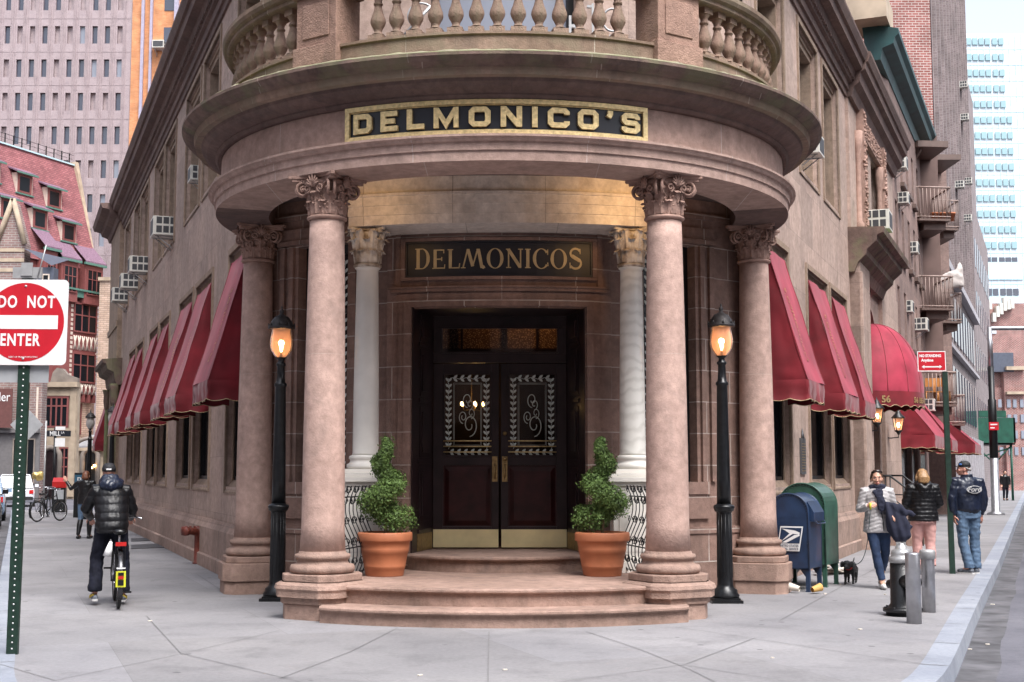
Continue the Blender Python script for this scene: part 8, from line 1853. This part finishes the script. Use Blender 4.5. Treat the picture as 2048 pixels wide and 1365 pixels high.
# ---- unseen buildings opposite and behind, added to shade the scene and fill window reflections
for nm, M, s0, off, sd, lb in (('unseen_opposite_building', ML, -4, 13.5, 'brownstone_wall', 'unseen long brown building added along the far side of the left street, outside the left edge'), ('unseen_opposite_building', MR, -2, 14.0, 'far_brown', 'unseen long brown building added along the far side of the right street, outside the right edge'), ('unseen_opposite_building', Matrix(((1, 0, 0, -30), (0, -1, 0, 0), (0, 0, 1, 0), (0, 0, 0, 1))) , 0, 13.0, 'brownstone_wall', 'unseen long brown building added across the street behind the viewer')):
    t = T(nm, lb, 'building', M @ Vector((s0, off, 0))); ops = [(s0 + 2 + 3.2 * k, s0 + 3.6 + 3.2 * k, 1 + 4 * z, 3.4 + 4 * z, .3) for k in range(18) for z in range(5)]
    b = MB(M); HT = 22.8 if s0 == 0 else 14.8; ops = [q for q in ops if q[3] < HT]; grid_wall(b, s0, s0 + 60, -.15, HT, [(q[0], q[1], q[2], q[3], -.3) for q in ops], y=off); b.box(s0, s0 + 60, off + .32, off + 10, -.15, HT); b.build('wall', sd, t, uv='box'); p = None
    for o_ in ops:
        if p is None: g = MB(M); g.box(o_[0], o_[1], off + .2, off + .31, o_[2], o_[3]); p = g.build('window', 'window_glass', t); z0 = o_
        else: c = p.copy(); COL.objects.link(c); d = (M.to_3x3() @ Vector((o_[0] - z0[0], 0, 0))); c.location = (p.location.x + d.x, p.location.y + d.y, o_[2] - z0[2])
# ================================================================ ground, light, camera
g = MB(); g.add([(-400, -60, -.155), (400, -60, -.155), (400, 500, -.155), (-400, 500, -.155)], [(0, 1, 2, 3)]); o = g.build('road', 'asphalt'); tag(o, kind='structure')
kR = [gnd(1500 + x / 3.737, 1000 + y / 3.737) for x, y in ((1400, 1364), (1500, 1230), (1560, 1100), (1620, 960), (1690, 800), (1750, 680), (1890, 400), (2040, 20))]
kR = [(p.x, p.y) for p in kR]; d = (kR[-1][0] - kR[-2][0], kR[-1][1] - kR[-2][1]); L = hypot(*d); kR.append((kR[-1][0] + d[0] / L * 70, kR[-1][1] + d[1] / L * 70))
kL = [(-15.98 - .373 * 12, 42.54 + 12), (-15.98, 42.54), (-8.11, 21.25), (-4.62, 11.9), (-4.05, 10.3), (-3.2, 8.6), (-1.8, 7.6), (0, 7.3), (1.6, 7.9), (2.6, 9.2)]
def chaikin(P, n=2):
    for _ in range(n):
        Q = [P[0]]
        for a, b in zip(P, P[1:]): Q += [(a[0] * .75 + b[0] * .25, a[1] * .75 + b[1] * .25), (a[0] * .25 + b[0] * .75, a[1] * .25 + b[1] * .75)]
        P = Q + [P[-1]]
    return P
edge = chaikin(kL + kR, 2)
ML_end = ML @ Vector((40, -3, 0)); 
back = [(60, 128), (20, 110), (-14, 60)]
# split: pavement polygon inside the kerb line
def offs(P, dist):
    out = []
    for i, p in enumerate(P):
        a = Vector(P[max(0, i - 1)]); b = Vector(P[min(len(P) - 1, i + 1)]); t = (b - a).normalized(); n = Vector((-t.y, t.x)); out.append((p[0] + n.x * dist, p[1] + n.y * dist))
    return out
inn = offs(edge, .23)
pv = MB(); cpt = (-.1, 30, 0)
vs = [(x, y, 0) for x, y in inn]; m = len(vs)
ctr = [(-.10 + .0 * i, 17.5, 0) for i in range(1)]
vs.append((-.13, 17.75, 0)); vs.append((inn[-1][0] - 30, inn[-1][1] + 5, 0)); vs.append((inn[0][0] + 14, inn[0][1] + 5, 0))
fs = [(i, i + 1, m) for i in range(m - 1)] + [(m - 1, m + 1, m), (m + 2, 0, m), (m + 1, m + 2, m)]
pv.add(vs, fs); o = pv.build('pavement', 'pavement_concrete'); tag(o, kind='structure')
kb = MB(); out2 = offs(edge, 0)
for i in range(m - 1):
    a, b, c_, d_ = inn[i], inn[i + 1], out2[i + 1], out2[i]; oa = offs(edge, -.02)
    kb.add([(a[0], a[1], .004), (b[0], b[1], .004), (c_[0], c_[1], .002), (d_[0], d_[1], .002), (oa[i + 1][0], oa[i + 1][1], -.16), (oa[i][0], oa[i][1], -.16)], [(0, 1, 2, 3), (3, 2, 4, 5)])
o = kb.build('kerb', 'granite_kerb', merge=True); tag(o, kind='structure')
jt = MB()
def joint(pts, w=.008):
    P = [gnd(*p) if max(abs(p[0]), abs(p[1])) > 60 else Vector((p[0], p[1], 0)) for p in pts]
    for a, b in zip(P, P[1:]):
        d = (b - a).normalized(); n = Vector((-d.y, d.x, 0)) * w / 2; jt.add([a - n + Vector((0, 0, .004)), b - n + Vector((0, 0, .004)), b + n + Vector((0, 0, .004)), a + n + Vector((0, 0, .004))], [(0, 1, 2, 3)])
for p in ([(0, 1258), (164, 1243), (293, 1233), (555, 1205)], [(293, 1233), (350, 1295), (362, 1308), (560, 1355), (660, 1380)], [(110, 1362), (363, 1309), (560, 1262), (800, 1258)][:3], [(1500, 1251.5), (1687, 1270), (1890, 1284)], [(1420, 1246), (1500, 1251.5)],
          [(1500, 1277), (1714, 1310), (1850, 1330)], [(1350, 1255), (1500, 1277)], [(1559, 1242), (1687, 1172), (1800, 1112)], [(795, 1257), (700, 1305), (560, 1358)], [(978, 1265), (976, 1375)], [(1172, 1264), (1280, 1300), (1380, 1340), (1450, 1375)], [(1100, 1368), (1300, 1340), (1370, 1330), (1460, 1296), (1510, 1277)],
          [(1365, 1331), (1500, 1352), (1600, 1368)], [(560, 1355), (700, 1362), (830, 1375)], [(0, 1330), (110, 1362)], [(260, 1120), (395, 1150), (455, 1190)], [(60, 1120), (260, 1120)], [(1800, 1112), (1960, 1118)], [(1860, 1062), (1990, 1066)], [(1870, 1043), (2010, 1046)], [(1740, 1150), (1930, 1165)], [(1900, 1020), (2020, 1024)],
          [(150, 1060), (265, 1062)], [(30, 1090), (180, 1090)]): joint(p)
# kerb stones and hairline cracks
E_ = offs(edge, 0); acc = 0; R = random.Random(4)
for (a, b), (c_, d_) in zip(zip(edge, edge[1:]), zip(inn, inn[1:])):
    acc += hypot(a[0] - b[0], a[1] - b[1])
    if acc > 1.5 and b[1] < 60:
        acc = 0; p, q = Vector((b[0], b[1], .004)), Vector((d_[0], d_[1], .004)); t_ = (p - q).normalized(); n = Vector((-t_.y, t_.x, 0)) * .009
        jt.add([p - n, q - n, q + n, p + n], [(0, 1, 2, 3)])
o = jt.build('pavement_joints', 'joint_dark', recalc=False); tag(o, kind='structure')
for v in o.data.vertices: v.co.z = .0055
gt = MB(); g0, g1 = offs(edge, -.03), offs(edge, -.34); g1 = [(x + .07 * noise.noise(Vector((x * 1.3, y * 1.3, 2))), y + .07 * noise.noise(Vector((x * 1.3, y * 1.3, 7)))) for x, y in g1]
gt.add([(x, y, -.150) for x, y in g0] + [(x, y, -.150) for x, y in g1], [(i, i + 1, len(g0) + i + 1, len(g0) + i) for i in range(len(g0) - 1)]); plain('gutter_grime', (.095, .093, .10), .9, var=.5, scale=3); o = gt.build('gutter', 'gutter_grime'); tag(o, kind='structure')
for i_, (x_, y_, a_, w_, l_) in enumerate(((9.9, 21.5, .4, .55, 2.6), (7.1, 14.6, .38, .4, 1.2), (13.8, 29, .4, .8, 3.4))):
    pm = MB(Matrix.Translation((x_, y_, 0)) @ Matrix.Rotation(-a_, 4, 'Z')); pm.add([(-w_, -l_, -.149), (w_, -l_ * .96, -.149), (w_ * 1.04, l_, -.149), (-w_ * .97, l_ * 1.02, -.149)], [(0, 1, 2, 3)]); o = pm.build('road_patch', 'gutter_grime'); tag(o, kind='structure')
# sidewalk patch beyond the left building end, across the side street
w = bpy.data.worlds.new('World'); SC.world = w; w.use_nodes = True; nt = w.node_tree
sky = nt.nodes.new('ShaderNodeTexSky'); sky.sky_type = 'NISHITA'; sky.sun_disc = False; sky.sun_elevation = radians(58); sky.sun_rotation = radians(152)
sky.air_density = 1.2; sky.dust_density = 3.5; sky.ozone_density = 1.2
bw = nt.nodes.new('ShaderNodeRGBToBW'); nt.links.new(sky.outputs[0], bw.inputs[0]); mx = nt.nodes.new('ShaderNodeMix'); mx.data_type = 'RGBA'; mx.inputs[0].default_value = .62
cr = nt.nodes.new('ShaderNodeCombineColor'); sc_ = [nt.nodes.new('ShaderNodeMath') for _ in range(3)]
for i, k in enumerate((1.06, 1.09, 1.17)): sc_[i].operation = 'MULTIPLY'; sc_[i].inputs[1].default_value = k * 1.25; nt.links.new(bw.outputs[0], sc_[i].inputs[0]); nt.links.new(sc_[i].outputs[0], cr.inputs[i])
nt.links.new(sky.outputs[0], mx.inputs[6]); nt.links.new(cr.outputs[0], mx.inputs[7]); nt.links.new(mx.outputs[2], nt.nodes['Background'].inputs[0]); nt.nodes['Background'].inputs[1].default_value = .135
sl = bpy.data.lights.new('sun', 'SUN'); sl.energy = 1.5; sl.angle = radians(28); sl.color = (1, .965, .925); so = bpy.data.objects.new('sun', sl); COL.objects.link(so)
az = radians(152); el = radians(58); dv = Vector((sin(az) * cos(el), cos(az) * cos(el), sin(el))); so.rotation_euler = dv.to_track_quat('Z', 'Y').to_euler()
cam = bpy.data.cameras.new('camera'); co = bpy.data.objects.new('camera', cam); COL.objects.link(co); co.location = (0, 0, CH); co.rotation_euler = (pi / 2 + PITCH, 0, 0)
cam.sensor_width = 36; cam.lens = 36 * FPX / 2048; cam.clip_end = 2000; SC.camera = co
SC.view_settings.view_transform = 'Standard'; SC.view_settings.look = 'None'; SC.view_settings.exposure = 1.34; SC.view_settings.gamma = 1
SC.cycles.max_bounces = 6; SC.cycles.diffuse_bounces = 3; SC.cycles.glossy_bounces = 3; SC.cycles.transmission_bounces = 5; SC.cycles.caustics_reflective = False; SC.cycles.caustics_refractive = False; SC.cycles.use_denoising = True
